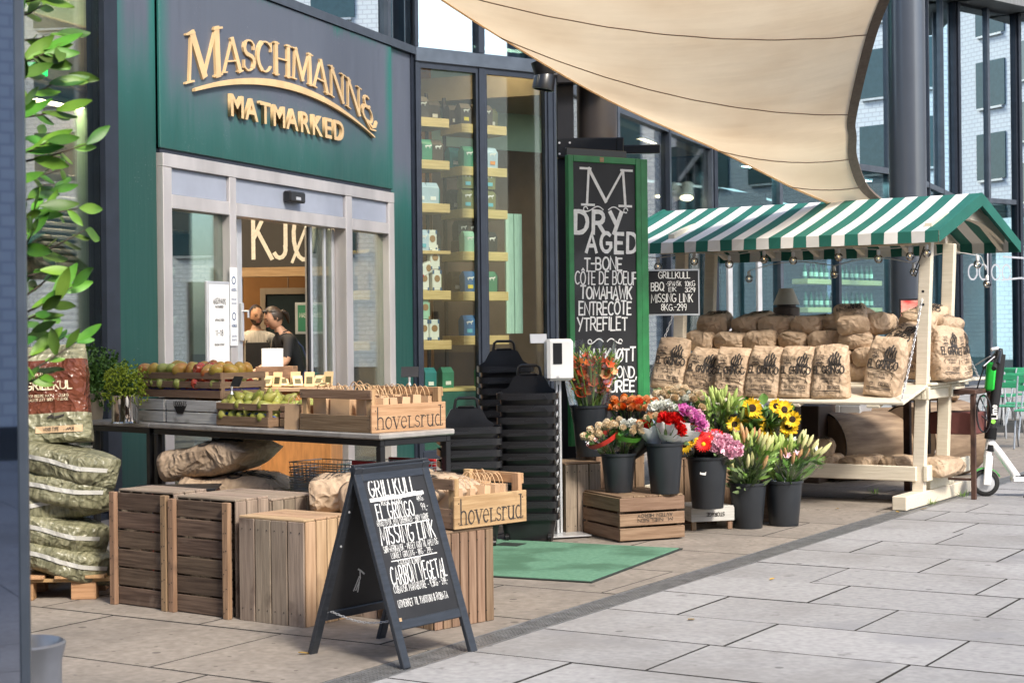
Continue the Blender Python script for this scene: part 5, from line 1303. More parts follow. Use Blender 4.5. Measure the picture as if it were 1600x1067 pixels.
for x, y in ((-.45, .0), (0, 0), (-.45, .5), (.0, .5)): MB().cbox(x-.02, x+.02, y-.02, y+.02, 0, .90, .003).build('leg', m_rust, rt)
MB().cbox(-.5, .03, -.03, .53, .902, .94, .004).build('table_top', m_rust, rt); MB().cbox(-.47, .0, -.012, .012, .16, .18, .002).build('stretcher', m_rust, rt); MB().cbox(-.4, .0, .05, .4, .55, .74, .01).build('fire_drawer', mat('oxide_red', (.13, .04, .035), rough=.7, var=.3), rt)
MB().tube([(.10+.06*math.cos(a), -.03, .74+.16*math.sin(a)) for a in [2*math.pi*k/16 for k in range(16)]], .008, 6, close=True).build('iron_ring', m_black, rt)
rt2 = thing('rusty_trestle', 'dark rusty post frame behind the stall counter', 'frame', gnd(1400, 772), R(-32))
for x in (0, .34): MB().cbox(x-.03, x+.03, .3, .36, 0, .85, .004).build('leg', m_rust, rt2)
MB().cbox(-.05, .40, .29, .37, .852, .90, .004).build('cross_bar', m_rust, rt2)
MB().cbox(.10, .24, .2, .26, .35, .84, .004).build('hanging_tool', m_brown, rt2)
# green folding chairs
m_gch = mat('mint_green_slats', (.04, .30, .15), rough=.4, var=.15); m_gal = mat('grey_chair_tube', (.38, .40, .42), rough=.35, metal=.6, var=.1)
def fchair(loc, rz, label):
    t = thing('folding_chair', label, 'chair', loc, rz, group='green folding chairs')
    for y in (-.2, .2):
        for a, b in (((-.22, y, 0), (.20, y, .86)), ((.22, y, 0), (-.18, y, .46))): MB().tube([a, ((a[0]+b[0])/2, y, (a[2]+b[2])/2+.02), b], .011, 6).build('leg', m_gal, t)
    for k in range(4): MB().cbox(-.2+.1*k, -.12+.1*k, -.2, .2, .45, .465, .003).build('seat_slat', m_gch, t)
    for k in range(2): MB().cbox(.17+.02*k, .18+.02*k, -.2, .2, .68+.1*k, .75+.1*k, .003).build('back_slat', m_gch, t)
for k, (px, py) in enumerate(((1572, 690), (1596, 684), (1560, 668), (1615, 700), (1588, 664))):
    fchair(gnd(px, py), R([60, 75, 50, 66, 80][k]), ['folding chair nearest the scooter, grey tube legs crossed', 'second green folding chair at the right edge', 'green folding chair behind the first ones', 'green folding chair cut by the right frame edge', 'green folding chair farthest back by the glass'][k])
for k, (px, py) in enumerate(((1583, 655), (1610, 662))):
    t = thing('bistro_table', ['round green bistro table among the folding chairs', 'green bistro table at the right frame edge'][k], 'table', gnd(px, py), 0); MB().lathe([(.33, .72), (.33, .745)], 24, capt=True).build('table_top', m_gch, t); MB().tube([(0, 0, 0), (0, 0, .72)], .025).build('leg', m_gal, t)

# wine shelves behind the bay
random.seed(5)
for ui, (x0, ln) in enumerate(((4.9, 3.1),)):
    t = thing('wine_shelf', 'green lit wooden wine shelves behind the stall', 'shelf', M=M4 @ TR(x0, 1.0, .012))
    for z in (1.86, 2.42, 2.98): MB().cbox(0, ln, 0, .35, z-.10, z, .005).build('shelf_board', m_shelf, t)
    for z, nm_ in ((1.86, 'lowest'), (2.42, 'middle'), (2.98, 'highest')):
        for k in range(14):
          for s_ in (0, 1):
            bottle(M4 @ TR(x0+.08+.21*k+.1*s_+random.uniform(-.02, .02), 1.10+.06*s_, z+.014), f'{"green" if k % 2 else "dark"} wine bottle, {ordn[k]} pair from the left, {["near", "rear"][s_]} one, {nm_} wine shelf', 'bottles on the wine shelves', 1.05)
dr = thing('glass_door', 'silver framed glass door left of the lamp behind the stall', 'door', M=M4 @ TR(.15, -.2, .01))
for a in (0, .95): MB().cbox(a, a+.13, 0, .06, 0, 2.9, .01).build('door_stile', m_alu, dr)
for a in (0, 2.78): MB().cbox(.131, .949, 0, .06, a, a+.12, .01).build('door_rail', m_alu, dr)
MB().cbox(.15, .18, -.08, -.03, .9, 1.5, .01).build('door_handle', m_alu, dr)
# crates and bottles behind the far glass at the right
wf = thing('picket_crate', 'tall grey slatted wooden crate behind the far glass right of the stall posts', 'crate', M=M5 @ TR(5.4, .9, .013))
for r_ in range(2):
    for k in range(9): MB().cbox(.25*k, .25*k+.21, 0, .03, .9+1.2*r_, 1.95+1.2*r_, .004).build('slat', m_wood_gr, wf)
    MB().cbox(-.05, 2.3, -.05, -.003, 1.93+1.2*r_, 2.05+1.2*r_, .004).build('crate_rim', m_wood_gr, wf)
for k in range(6): bottle(M5 @ TR(5.6+.32*k, 1.1, 3.28), f'brown bottle on top of the slatted crate, {ordn[k]} from the left', 'bottles on the crate', 1.6)
ns = thing('window_lettering', 'white round script lettering on the far window by the gable', 'lettering', at(1520, 437, 39.0), R(30))
mb = MB()
for cx, kx_ in ((0, 1), (.35, 1), (.75, 1), (1.1, 1)): rib(mb, arc(cx, .18, .14, .18, 0, 340, 12), .04, random.random()*.004, flat())
for cx in (.14, .49): rib(mb, [(cx, .1), (cx, .75)], .04, random.random()*.004, flat())
rib(mb, [(.95, .0), (1.6, .05)]+arc(1.65, .28, .22, .25, -80, 80, 8)+[(1.0, .55)], .045, .002, flat())
mb.build('letter_strokes', mat('dull_script', (.34, .36, .40), var=0), ns)
# ================================================================== planks and crates
_pl = {}
def plank(parent, L_, W_, T_, loc, ax, mm, name='slat', j=.002, M=None):
    k = (round(L_, 3), round(W_, 3), round(T_, 3), mm.name)
    if k not in _pl: _pl[k] = MB().cbox(-L_/2, L_/2, -W_/2, W_/2, -T_/2, T_/2, .0025).mesh(name, mm)
    o = link(name, _pl[k], parent)
    cols = {'xy': ((1,0,0), (0,1,0), (0,0,1)), 'xz': ((1,0,0), (0,0,1), (0,-1,0)), 'zx': ((0,0,1), (1,0,0), (0,1,0)), 'zy': ((0,0,1), (0,1,0), (-1,0,0)),
            'yx': ((0,1,0), (-1,0,0), (0,0,1)), 'yz': ((0,1,0), (0,0,1), (1,0,0))}[ax]   # images of plank L, W, T
    a, b, c = cols
    X = Matrix(((a[0], b[0], c[0], loc[0]+random.uniform(-j, j)*.3), (a[1], b[1], c[1], loc[1]+random.uniform(-j, j)*.5), (a[2], b[2], c[2], loc[2]), (0, 0, 0, 1)))
    X = X @ Matrix.Rotation(random.uniform(-j, j)*1.5, 4, 'Z')
    o.matrix_basis = (M @ X) if M is not None else X
    return o
m_nail = mat('nail_head', (.05, .04, .035), rough=.5, metal=.5, var=0)
nail_me = MB().lathe([(.004, 0), (.003, .002)], 7, capt=True).mesh('nail', m_nail)
def standing_crate_h(name_lab, M, W, D, H_, n=6, mmf=m_wood_dk, mmp=m_wood_or, mms=m_wood_gr, grp='tall wooden crates'):
    # front: horizontal boards between two upright battens; right side and top planked
    t = thing('wooden_crate', name_lab, 'crate', M=M, group=grp)
    for x in (.021, W-.021): plank(t, H_, .042, .03, (x, .0, H_/2), 'zx', mmp, 'batten')
    for i in range(n): plank(t, W-.02, H_/n-.010, .012, (W/2, .024, H_*(i+.5)/n), 'xz', mmf, 'board')
    mb = MB()
    for i in range(n):
        for x in (.012, .030, W-.030, W-.012): mb.lathe([(.0035, 0), (.003, .0018)], 6, capt=True, M=TR(x, -.0152, H_*(i+.5)/n+random.uniform(-.02, .02)) @ RX(R(90)))
    mb.build('nails', m_nail, t, kind='stuff')
    ns_ = 3
    for x in (W-.006, .006):
        for i in range(ns_): plank(t, H_, (D-.05)/ns_-.008, .012, (x, .045+(D-.05)*(i+.5)/ns_, H_/2), 'zy', mms, 'side_board')
    for i in range(3): plank(t, W-.01, (D-.05)/3-.008, .012, (W/2, .045+(D-.05)*(i+.5)/3, H_+.006), 'xy', mms, 'top_board')
    for i in range(n): plank(t, W-.02, H_/n-.010, .010, (W/2, D+.001, H_*(i+.5)/n), 'xz', mmf, 'back_board')
    return t
def standing_crate_v(lab, M, W, D, H_, nf, ns_, mmf=m_wood_gr, mms=m_wood_lt, grp='tall wooden crates', top=True, tm=None):
    t = thing('wooden_crate', lab, 'crate', M=M, group=grp)
    for y in (.006, D-.006):
        for i in range(nf): plank(t, H_-.012, W/nf-.008, .012, (W*(i+.5)/nf, y, (H_-.012)/2), 'zx', mmf, 'front_board' if y < .1 else 'back_board')
    for x in (W-.007, .007):
        for i in range(ns_): plank(t, H_-.012, (D-.03)/ns_-.008, .012, (x, .014+(D-.028)*(i+.5)/ns_, (H_-.012)/2), 'zy', mms, 'side_board')
    if top:
        for i in range(4): plank(t, W, D/4-.008, .012, (W/2, D*(i+.5)/4, H_-.005), 'xy', tm or mms, 'top_board')
    for zz in (H_*.12, H_*.88):
        for i in range(nf):
            for dx in (-.03, .03):
                o = link('nail', nail_me, t); o.matrix_basis = TR(W*(i+.5)/nf+dx, -.0005, zz) @ RX(R(90))
    return t
random.seed(3)
cA = gnd(175, 943); cB = gnd(360, 968); aT = math.atan2(cB.y-cA.y, cB.x-cA.x); LT = (cB-cA).length
MT = Matrix.Translation(cA) @ RZ(aT)
standing_crate_h('dark tall crate with six horizontal boards, leftmost by the green sacks', MT, LT/2-.008, .30, .625)
standing_crate_h('dark tall crate with six horizontal boards, second from the left in the row', MT @ TR(LT/2+.004, .004, 0), LT/2-.008, .30, .61)
standing_crate_v('grey crate behind the two dark crates, only its plank top and side showing', MT @ TR(.30, .325, 0), .62, .38, .60, 5, 4, mms=m_wood_gr)
cC = gnd(374, 968); cD = gnd(476, 981); aC = math.atan2(cD.y-cC.y, cD.x-cC.x)
standing_crate_v('grey planked crate with a light pine side, left of the folding chalkboard', Matrix.Translation(cC) @ RZ(aC), (cD-cC).length, .36, .545, 4, 4)
standing_crate_v('pine crate carrying paper sacks behind the folding chalkboard', Matrix.Translation(cC) @ RZ(aC) @ TR(.10, .40, 0), .50, .40, .50, 5, 4)
# crate under the bag crate right of the chalkboard
c4 = gnd(773, 968); M4c = Matrix.Translation(c4) @ RZ(R(45)) @ TR(-.42, 0, 0)
standing_crate_v('brown upright crate carrying the bag crate, right of the folding chalkboard', M4c, .42, .40, .485, 7, 5, mmf=m_wood_md, mms=m_wood_md)

# ------------------------------------------------ folding chalkboard
fl, fr, rl = gnd(632, 1045), gnd(747, 1016), gnd(481, 1021)
ex_ = (fr-fl); WA = ex_.length; aA = math.atan2(ex_.y, ex_.x); dp = (rl-fl).length
ab = thing('folding_chalkboard', 'blue black folding chalkboard with charcoal prices standing over the drain', 'chalkboard', M=Matrix.Translation(fl) @ RZ(aA))
HA = .885; half_d = dp/2
def leafM(front):
    # local x across, z up the leaf, -y the outer face
    an = math.atan2(half_d, HA); L_ = math.hypot(half_d, HA)
    if front: return TR(0, 0, 0) @ RX(-an), L_
    return TR(WA, dp, 0) @ RZ(R(180)) @ RX(-an), L_
for front in (True, False):
    Ml, L_ = leafM(front)
    for x0, x1 in ((0, .048), (WA-.048, WA)): MB().cbox(x0, x1, 0, .024, 0, L_-.0, .003, M=Ml).build('leg', m_blk_fr, ab)
    MB().cbox(.049, WA-.049, .001, .023, L_-.075, L_-.003, .003, M=Ml).build('top_rail', m_blk_fr, ab)
    MB().cbox(.049, WA-.049, .001, .023, .17, .215, .003, M=Ml).build('bottom_rail', m_blk_fr, ab)
    MB().box(.0485, WA-.0485, .006, .014, .214, L_-.074, M=Ml).build('slate', m_blk_bd, ab)
    if front:
        fA = lambda x, z, o: tuple(Ml @ Vector((x, .0055-o, z)))
        mb = MB(); zz = lambda t: .215+(L_-.29)*t; w0 = .06; ww = WA-.12
        def ca(s_, x, t, h, wd, fit, sl=.05): chalk(mb, s_, w0+x*ww, zz(t), h*.90, wd, fA, .24, jit=.045, slant=sl, fit=fit*ww, off=.0, cap=.20)
        ca('GRILLKULL', .03, .885, .088, .0135, .78, .08); rib(mb, [(w0+.02*ww, zz(.862)), (w0+.5*ww, zz(.866)), (w0+.93*ww, zz(.874))], .017, .0008, fA)
        ca('"RASK & GOD"', .16, .815, .030, .0055, .38); ca('4KG.', .80, .815, .030, .006, .12); ca('EL GRINGO', .06, .715, .080, .0125, .64); ca('99,-', .84, .745, .036, .007, .12)
        ca('ARGENTINSK, HVIT QUEBRACO - HØY VARME', .02, .672, .032, .0052, .90); rib(mb, [(w0+.12*ww, zz(.655)), (w0+.92*ww, zz(.665))], .004, .0006, fA)
        ca('MISSING LINK', .02, .535, .092, .0145, .93, .10)
        ca('SØR-AFRIKANSK - MEGET GOD TIL ÅPEN OG'.replace('Å', 'A'), .02, .480, .032, .0052, .95); ca('LUKKET GRILLING - 8KG - 299,-', .12, .430, .030, .0052, .72); rib(mb, [(w0+.10*ww, zz(.412)), (w0+.90*ww, zz(.42))], .004, .0006, fA)
        ca('"LANGSOM & DRØY"', .20, .372, .028, .0050, .40)
        ca('CARBON VEGETAL', .02, .245, .092, .0145, .96, .10)
        ca('CUBANSK MARABUTRE - 9,5KG - 599,-', .02, .188, .036, .006, .94); ca('UTMERKET TIL YAKITORI & ROBATA', .03, .085, .036, .006, .86)
        mb.build('chalk_lettering', m_chalk, ab)
        for x, z in ((.02, L_-.01), (WA-.02, L_-.01), (.055, .22)): MB().box(x-.008, x+.008, -.0012, -.0002, z-.012, z+.004, M=Ml).build('worn_corner', m_wood_lt, ab)
    else:
        mb = MB(); fB = lambda x, z, o: tuple(Ml @ Vector((x, .0145+o, z)))
        for q in ([(.30, .30), (.29, .36), (.305, .40)], [(.315, .30), (.30, .37)], [(.27, .38), (.30, .40), (.32, .41)], [(.285, .29), (.29, .34)]): rib(mb, q, .008, random.random()*.001, fB)
        mb.build('chalk_smear', m_chalk, ab)
        for z in (.55, .72): MB().sphere(tuple(Ml @ Vector((WA-.024, .026, z))), .006, 6, 5).build('hinge_screw', m_alu, ab)
MB().cbox(.0, WA, half_d-.012, half_d+.012, HA-.006, HA+.006, .003).build('hinge_strip', m_blk_fr, ab)
chain((.06, .10, .20), (.06, dp-.10, .20), ab, 24, .0018)

# ------------------------------------------------ table with zinc top
TA = R(-42); tf = at(594, 677, 9.69); TZ = .90
MTb = Matrix.Translation((tf.x, tf.y, 0)) @ RZ(TA)     # origin: front right corner; x runs right, so table at x<0
def table(lab, x0, x1, y0, y1):
    t = thing('display_table', lab, 'table', M=MTb @ TR(x0, y0, 0)); W_ = x1-x0; D_ = y1-y0
    m_zinc = bpy.data.materials.get('zinc_table_top') or mat('zinc_table_top', (.42, .40, .38), rough=.4, metal=.4, var=.2, scale=9, spot=((.25, .23, .21), 8, .6))
    MB().cbox(0, W_, 0, D_, TZ-.035, TZ, .012).build('table_top', m_zinc, t)
    for a in ((.02, W_-.02, .02, .055), (.02, W_-.02, D_-.055, D_-.02)): MB().cbox(a[0], a[1], a[2], a[3], TZ-.075, TZ-.037, .003).build('apron', m_black, t)
    for a in ((.02, .055, .056, D_-.056), (W_-.055, W_-.02, .056, D_-.056)): MB().cbox(*a, TZ-.075, TZ-.037, .003).build('apron', m_black, t)
    for x in (.02, W_-.06):
        for y in (.02, D_-.06): MB().cbox(x, x+.04, y, y+.04, 0, TZ-.076, .003).build('leg', m_black, t)
    for x in (.02, W_-.06): MB().cbox(x+.005, x+.035, .061, D_-.061, .10, .13, .003).build('stretcher', m_black, t)
    return t
table('zinc topped table with black legs under the fruit and bag crates', -2.25, 0, 0, .63)
table('zinc topped table at the left end under the parsley pots', -2.97, -2.257, .0, .63)
def tp_(x, y, z=0.0): return MTb @ TR(x, y, TZ+z)
def slat_crate(lab, M, W, D, H_, rows_, mm, ph=.045, corner=.03, grp=None, name='fruit_crate', gaps=True, side_rows=None):
    # low crate: corner posts, horizontal slats on four sides, slatted floor
    t = thing(name, lab, 'crate', M=M, group=grp)
    for x in (corner/2, W-corner/2):
        for y in (corner/2+.008, D-corner/2-.008): plank(t, H_, corner, corner, (x, y, H_/2), 'zx', mm, 'corner_post')
    for z, h in rows_:
        plank(t, W, h, .008, (W/2, .003, z), 'xz', mm); plank(t, W, h, .008, (W/2, D-.003, z), 'xz', mm)
    for z, h in (side_rows or rows_):
        plank(t, D-.014, h, .008, (.004, D/2, z), 'yz', mm); plank(t, D-.014, h, .008, (W-.004, D/2, z), 'yz', mm)
    for i in range(5): plank(t, D-.02, W/5-.02, .006, (W*(i+.5)/5, D/2, .012), 'yx', mm, 'floor_slat')
    return t
# hovelsrud crates: open back frame on one long side
def bag_crate(lab, M, W=.50, D=.62, H_=.165, HB=.255):
    # x: right, front face (-y) is the left-hand end; local right side carries the lettering
    t = thing('bag_crate', lab, 'crate', M=M, group='lettered crates of carrier bags')
    mm = m_wood_hv
    for x in (.025, W-.025):
        for y in (.022, D-.022): plank(t, HB, .05, .03, (x, y, HB/2), 'zx', mm, 'corner_post')
    for x in (.004, ): plank(t, D-.01, H_-.03, .012, (x, D/2, H_/2), 'yz', mm, 'side_board')
    plank(t, W+.006, .10, .012, (W/2, .000, .052), 'xz', m_wood_md, 'front_board'); plank(t, W+.006, .055, .012, (W/2, .000, HB-.03), 'xz', m_wood_md, 'front_board')
    plank(t, W, .10, .012, (W/2, D, .052), 'xz', mm, 'rear_board'); plank(t, W, .055, .012, (W/2, D, HB-.03), 'xz', mm, 'rear_board')
    plank(t, D+.02, H_, .014, (W+.008, D/2, H_/2), 'yz', mm, 'lettered_board')
    for i in range(5): plank(t, D-.03, W/5-.02, .006, (W*(i+.5)/5, D/2, .006), 'yx', mm, 'floor_slat')
    mb = MB(); x = 0; word = 'hoveLsrud'; tot = sum(serif_glyph(c)[0] for c in word); k = (D-.05)/tot; hh = .105; y0 = .025; c0 = 0
    for c in word:
        gw, st = serif_glyph(c)
        for q, tt in st:
            rib(mb, [(y0+a*k, .022+b*hh*.98) for a, b in q], tt*.085*1.05, .0155+.0002*(c0 % 8), lambda a, b, o: (W+o, a, b)); c0 += 1
        y0 += gw*k
    mb.build('crate_lettering', m_ink, t)
    for y in (.02, D-.02):
        for z in (.03, .13):
            o = link('nail', nail_me, t); o.matrix_basis = TR(W+.0152, y, z) @ RY(R(90))
    for x in (.02, W-.02):
        for z in (.03, .08, HB-.03):
            o = link('nail', nail_me, t); o.matrix_basis = TR(x, -.0062, z) @ RX(R(90))
    return t
_cb = None
def carrier(M, lab, grp, s=1.0):
    global _cb
    if _cb is None:
        w_, d, h = .075, .035, .20; v = [(-w_, -d, 0), (w_, -d, 0), (w_, d, 0), (-w_, d, 0), (-w_*.98, -d*.8, h), (w_*.98, -d*.8, h), (w_*.98, d*.8, h), (-w_*.98, d*.8, h)]
        b = MB().add(v, [(3,2,1,0), (0,1,5,4), (1,2,6,5), (2,3,7,6), (3,0,4,7), (7,6,5,4)]).mesh('bag_body', m_kraft_l)
        hd = MB()
        for y in (-d*.7, d*.7): hd.tube([(.045*math.cos(a)*-1, y+.006*math.sin(a*2), h-.01+.075*math.sin(a)) for a in [math.pi*k/10 for k in range(11)]], .0028, 5)
        _cb = (b, hd.mesh('twisted_handle', mat('paper_cord', (.62, .42, .24), rough=.7, var=.1), 180))
    t = thing('carrier_bag', lab, 'paper bag', M=M @ Matrix.Diagonal((s, s, s, 1)), group=grp); link('bag_body', _cb[0], t); link('twisted_handle', _cb[1], t); return t
random.seed(9)
Mhc = tp_(-.725, .02); bag_crate('lettered honey wood crate of paper carrier bags at the table corner', Mhc, W=.63, D=.60)
n = 0
for j in range(6):
    for i in range(3):
        carrier(Mhc @ TR(.13+.18*i+random.uniform(-.02, .02), .08+.092*j, .014) @ RZ(R(random.uniform(-25, 25))) @ RX(R(random.uniform(-6, 6))), f'carrier bag in the table corner crate, {ordn[j]} from its front, {["left", "middle", "right"][i]} row', 'carrier bags in the table crate', random.uniform(.92, 1.05))
M4t = Matrix.Translation(c4) @ RZ(R(45-90)) @ TR(0, 0, .495)
# orientation: lettered side must face like the crate front (-y of M4c), i.e. local +x here
M5t = M4c @ TR(.14, .0, .492) @ RZ(R(-90)) @ TR(-.42, 0, 0)
bag_crate('lettered honey wood crate of carrier bags standing on the upright crate', M5t, W=.42, D=.50)
for j in range(6):
    for i in range(2):
        carrier(M5t @ TR(.13+.15*i+random.uniform(-.02, .02), .05+.078*j, .014) @ RZ(R(random.uniform(-25, 25))) @ RX(R(random.uniform(-6, 6))), f'carrier bag in the lower lettered crate, {ordn[j]} along it in the {["near", "far"][i]} row'.replace('near', 'inner').replace('far', 'outer'), 'carrier bags in the lower crate', random.uniform(.85, .95))
# single carrier bag beside the corner crate
carrier(tp_(-.82, .05) @ RZ(R(8)), 'single brown carrier bag standing on the table between pears and crate', None, .78)
# fruit crates
fr1 = tp_(-2.52, .10, .165); fc1 = slat_crate('long slatted crate of mangoes and apples raised on white crates', fr1, .91, .38, .175, [(.03, .05), (.093, .042), (.152, .042)], m_wood_fr, name='fruit_crate')
fr2 = tp_(-1.58, .04, .0); slat_crate('smaller slatted crate of pears on the table', fr2, .52, .34, .15, [(.035, .06), (.128, .042)], m_wood_fr, name='fruit_crate')
slat_crate('half seen slatted crate behind the single carrier bag', tp_(-1.04, .12, 0), .30, .36, .14, [(.03, .05), (.078, .03), (.122, .035)], m_wood_fr, name='fruit_crate')
bl = thing('blue_liner', 'crinkled bright blue paper liner under the pears', 'liner', M=fr2 @ TR(.012, .012, .02))
vs = []; 
for j in range(9):
    for i in range(25): vs.append((.496*i/24, .316*j/8, .03+.025*abs(math.sin(i*1.1+j))+(.02 if j in (0, 8) else 0)))
MB().add(vs, [(j*25+i, j*25+i+1, (j+1)*25+i+1, (j+1)*25+i) for j in range(8) for i in range(24)]).build('liner_sheet', mat('blue_tissue', (.01, .09, .45), rough=.6, var=.1), bl)
bl2 = thing('violet_liner', 'flat violet tray liner under the apples in the long crate', 'liner', M=fr1 @ TR(.02, .02, .055)); MB().cbox(0, .87, 0, .34, 0, .012, .004).build('liner_sheet', mat('violet_tray', (.16, .13, .42), rough=.6, var=.1), bl2)
for k, (x, w_) in enumerate(((-2.49, .30), (-2.16, .54))):
    t = thing('white_crate', ['whitewashed low crate at the left under the fruit crate', 'whitewashed crate with a black tag holder under the fruit crate'][k], 'crate', M=tp_(x, .08+.0*k) )
    for z in (.04, .12): plank(t, w_, .072, .012, (w_/2, 0, z), 'xz', m_wood_wh, 'board'); plank(t, w_, .072, .012, (w_/2, .40, z), 'xz', m_wood_wh, 'board')
    for z in (.04, .12): plank(t, .39, .072, .012, (0, .2, z), 'yz', m_wood_wh, 'board'); plank(t, .39, .072, .012, (w_, .2, z), 'yz', m_wood_wh, 'board')
    MB().box(.012, w_-.012, .012, .39, .004, .012).build('crate_floor', m_wood_wh, t)
    if k: 
        MB().prism([(.09, .115), (.125, .065), (.185, .065), (.22, .115)], -.012, -.007).build('tag_holder', m_black, t)
        mb = MB(); chalk(mb, 'NOODLES', .085, .118, .028, .006, flat(-.0075), fit=.14); mb.build('stencil_letters', m_ink, t)
# fruit
m_mango = mat('mango_skin', (.52, .15, .04), col2=(.48, .44, .08), rough=.35, scale=7, rnd=.15, hue=.02, detail=2); m_apple = mat('red_apple_skin', (.38, .015, .02), col2=(.50, .10, .04), rough=.25, scale=10, rnd=.2); m_pear = mat('pear_skin', (.28, .30, .05), col2=(.40, .38, .09), rough=.4, scale=9, rnd=.15, hue=.015); m_quin = mat('green_pear_skin', (.36, .42, .08), col2=(.5, .5, .16), rough=.4, scale=9, rnd=.15)
fmesh = {'mango': MB().sphere((0, 0, 0), .05, 14, 10, sc3=(1.15, .9, .85)).mesh('mango', m_mango, 180), 'apple': MB().lathe([(.005, -.028), (.022, -.034), (.037, -.015), (.039, .008), (.028, .03), (.01, .031), (.002, .022)], 16, capt=True).tube([(0, 0, .022), (.004, 0, .042)], .0015, 4).mesh('apple', m_apple, 60),
 'pear': MB().lathe([(.004, -.04), (.025, -.038), (.036, -.018), (.033, .005), (.02, .03), (.013, .05), (.004, .056)], 14).tube([(0, 0, .054), (.004, 0, .075)], .002, 4).mesh('pear', m_pear, 60), 'green pear': MB().lathe([(.004, -.04), (.028, -.036), (.038, -.014), (.034, .01), (.02, .035), (.006, .046)], 14).mesh('green_pear', m_quin, 60)}
random.seed(21)
def heap(M, W, D, z, spec, where, layers):
    cnt = {}
    for lz, nx, ny, dome in layers:
        for j in range(ny):
            for i in range(nx):
                kd = spec(i/nx, j/ny, lz); cnt[kd] = cnt.get(kd, 0)+1
                x = W*(i+.5)/nx+random.uniform(-.012, .012); y = D*(j+.5)/ny+random.uniform(-.012, .012)
                zz = z+lz+dome*(1-((x/W-.5)*2)**2)*(1-((y/D-.5)*2)**2*.6)+random.uniform(-.008, .008)
                me = fmesh[kd]; o = link(kd.replace(' ', '_'), me, None); o.matrix_basis = M @ TR(x, y, zz) @ Euler((random.uniform(-1.4, 1.4), random.uniform(-1.4, 1.4), random.uniform(0, 6.28))).to_matrix().to_4x4()
                side = ['lower', 'middle', 'top'][[q[0] for q in layers].index(lz)]+' layer'
                tag(o, f'{kd} in the {where}, {side}, {ordn[i]} across, {ordn[j]} back', kd, f'fruit in the {where}')
heap(fr1, .88, .34, .055, lambda a, b, z: 'mango' if (a > .72 or (a*7+b*5) % 3 < 1) and z > .05 else ('apple' if a > .45 and (a*13+b*7) % 2 < 1.3 else 'green pear'), 'long fruit crate', [(.04, 9, 5, 0), (.125, 9, 4, .02)])
heap(fr2, .49, .31, .045, lambda a, b, z: 'pear', 'pear crate', [(.03, 6, 4, 0), (.085, 6, 4, .02), (.13, 5, 2, .01)])
heap(tp_(-1.02, .14), .26, .30, .02, lambda a, b, z: 'green pear', 'crate behind the single bag', [(.05, 3, 3, 0), (.12, 3, 3, .0)])
# price tag holders
def tagholder(M, lab):
    t = thing('price_tag', lab, 'price tag', M=M)
    MB().box(-.055, .055, -.002, .002, .055, .125, M=RX(R(-25))).build('black_card', m_black, t); MB().lathe([(.012, 0), (.006, .02), (.008, .05)], 10, capt=True).build('clear_clip', m_alu, t)
tagholder(tp_(-1.50, .05, .15) @ TR(.07, .0, .055) @ RZ(R(-8)), 'black price card clipped on the pear crate'); tagholder(Mhc @ TR(.34, .60, .26) @ RZ(R(40)), 'black price card clipped on the rear of the corner crate')
# pots with herbs at the left end: see plants
# sacks and boxes under and before the table
random.seed(31)
SB = []
for k in range(2):
    b, sf = sack_geo(.46, .72, .20, k+9.1, lump=.013); SB.append((b.mesh('sack', m_kraft, 180), sack_print(.46, .72, sf).mesh('sack_print', m_ink)))
def big_sack(M, lab, v=0):
    t = thing('charcoal_sack', lab, 'sack', M=M, group='large paper sacks by the table'); link('sack', SB[v][0], t); link('sack_print', SB[v][1], t)
b1 = at(310, 745, 9.75)
bs_ = MTb
# stacked on the floor between crates and table: pallets of sacks
for k in range(3): big_sack(bs_ @ TR(-1.95, .14, .12+.165*k) @ RZ(R(-75+k*5)) @ RX(R(-88)) , f'large paper sack lying in the pile under the table, {ordn[k]} from the floor', k % 2)
big_sack(bs_ @ TR(-2.10, .14, .615) @ RZ(R(-68)) @ RX(R(-80)) @ RY(R(10)), 'large printed charcoal sack on top of the pile behind the dark crates', 0)
MC = Matrix.Translation(cC) @ RZ(aC)
big_sack(MC @ TR(-.02, .64, .60) @ RZ(R(-60)) @ RX(R(-86)), 'large printed sack lying on the pine crate, left one behind the chalkboard', 1)
big_sack(MC @ TR(.30, .72, .585) @ RZ(R(-100)) @ RX(R(-84)), 'large crumpled sack lying on the pine crate next to the chalkboard top', 0)
big_sack(MC @ TR(-.10, .86, .50) @ RZ(R(-80)) @ RX(R(-88)), 'large sack lying lowest behind the grey planked crate', 0)

# wire shopping baskets with red handles, stacked under the table
m_wire = mat('chrome_wire', (.40, .42, .42), rough=.3, metal=.9, var=0); m_redh = mat('red_plastic_handle', (.38, .015, .02), rough=.4, var=.1)
wbm = MB()
for z, s_ in ((0, .86), (.05, .9), (.10, .94), (.15, .97), (.2, 1.0)):
    a, b = .21*s_, .15*s_; wbm.tube([(-a, -b, z), (a, -b, z), (a, b, z), (-a, b, z)], .0032, 4, close=True)
for i in range(13):
    x = -.21+.42*i/12
    for y in (-.15, .15): wbm.tube([(x*.86, y*.86, 0), (x, y, .2)], .0022, 4, caps=False)
for i in range(9):
    y = -.15+.3*i/8
    for x in (-.21, .21): wbm.tube([(x*.86, y*.86, 0), (x, y, .2)], .0022, 4, caps=False)
wbm = wbm.mesh('wire_basket_body', m_wire); wbh = MB()
for y in (-.165, .165): wbh.cbox(-.19, .19, y-.012, y+.012, .188, .216, .004)
wbh = wbh.mesh('handle', m_redh)
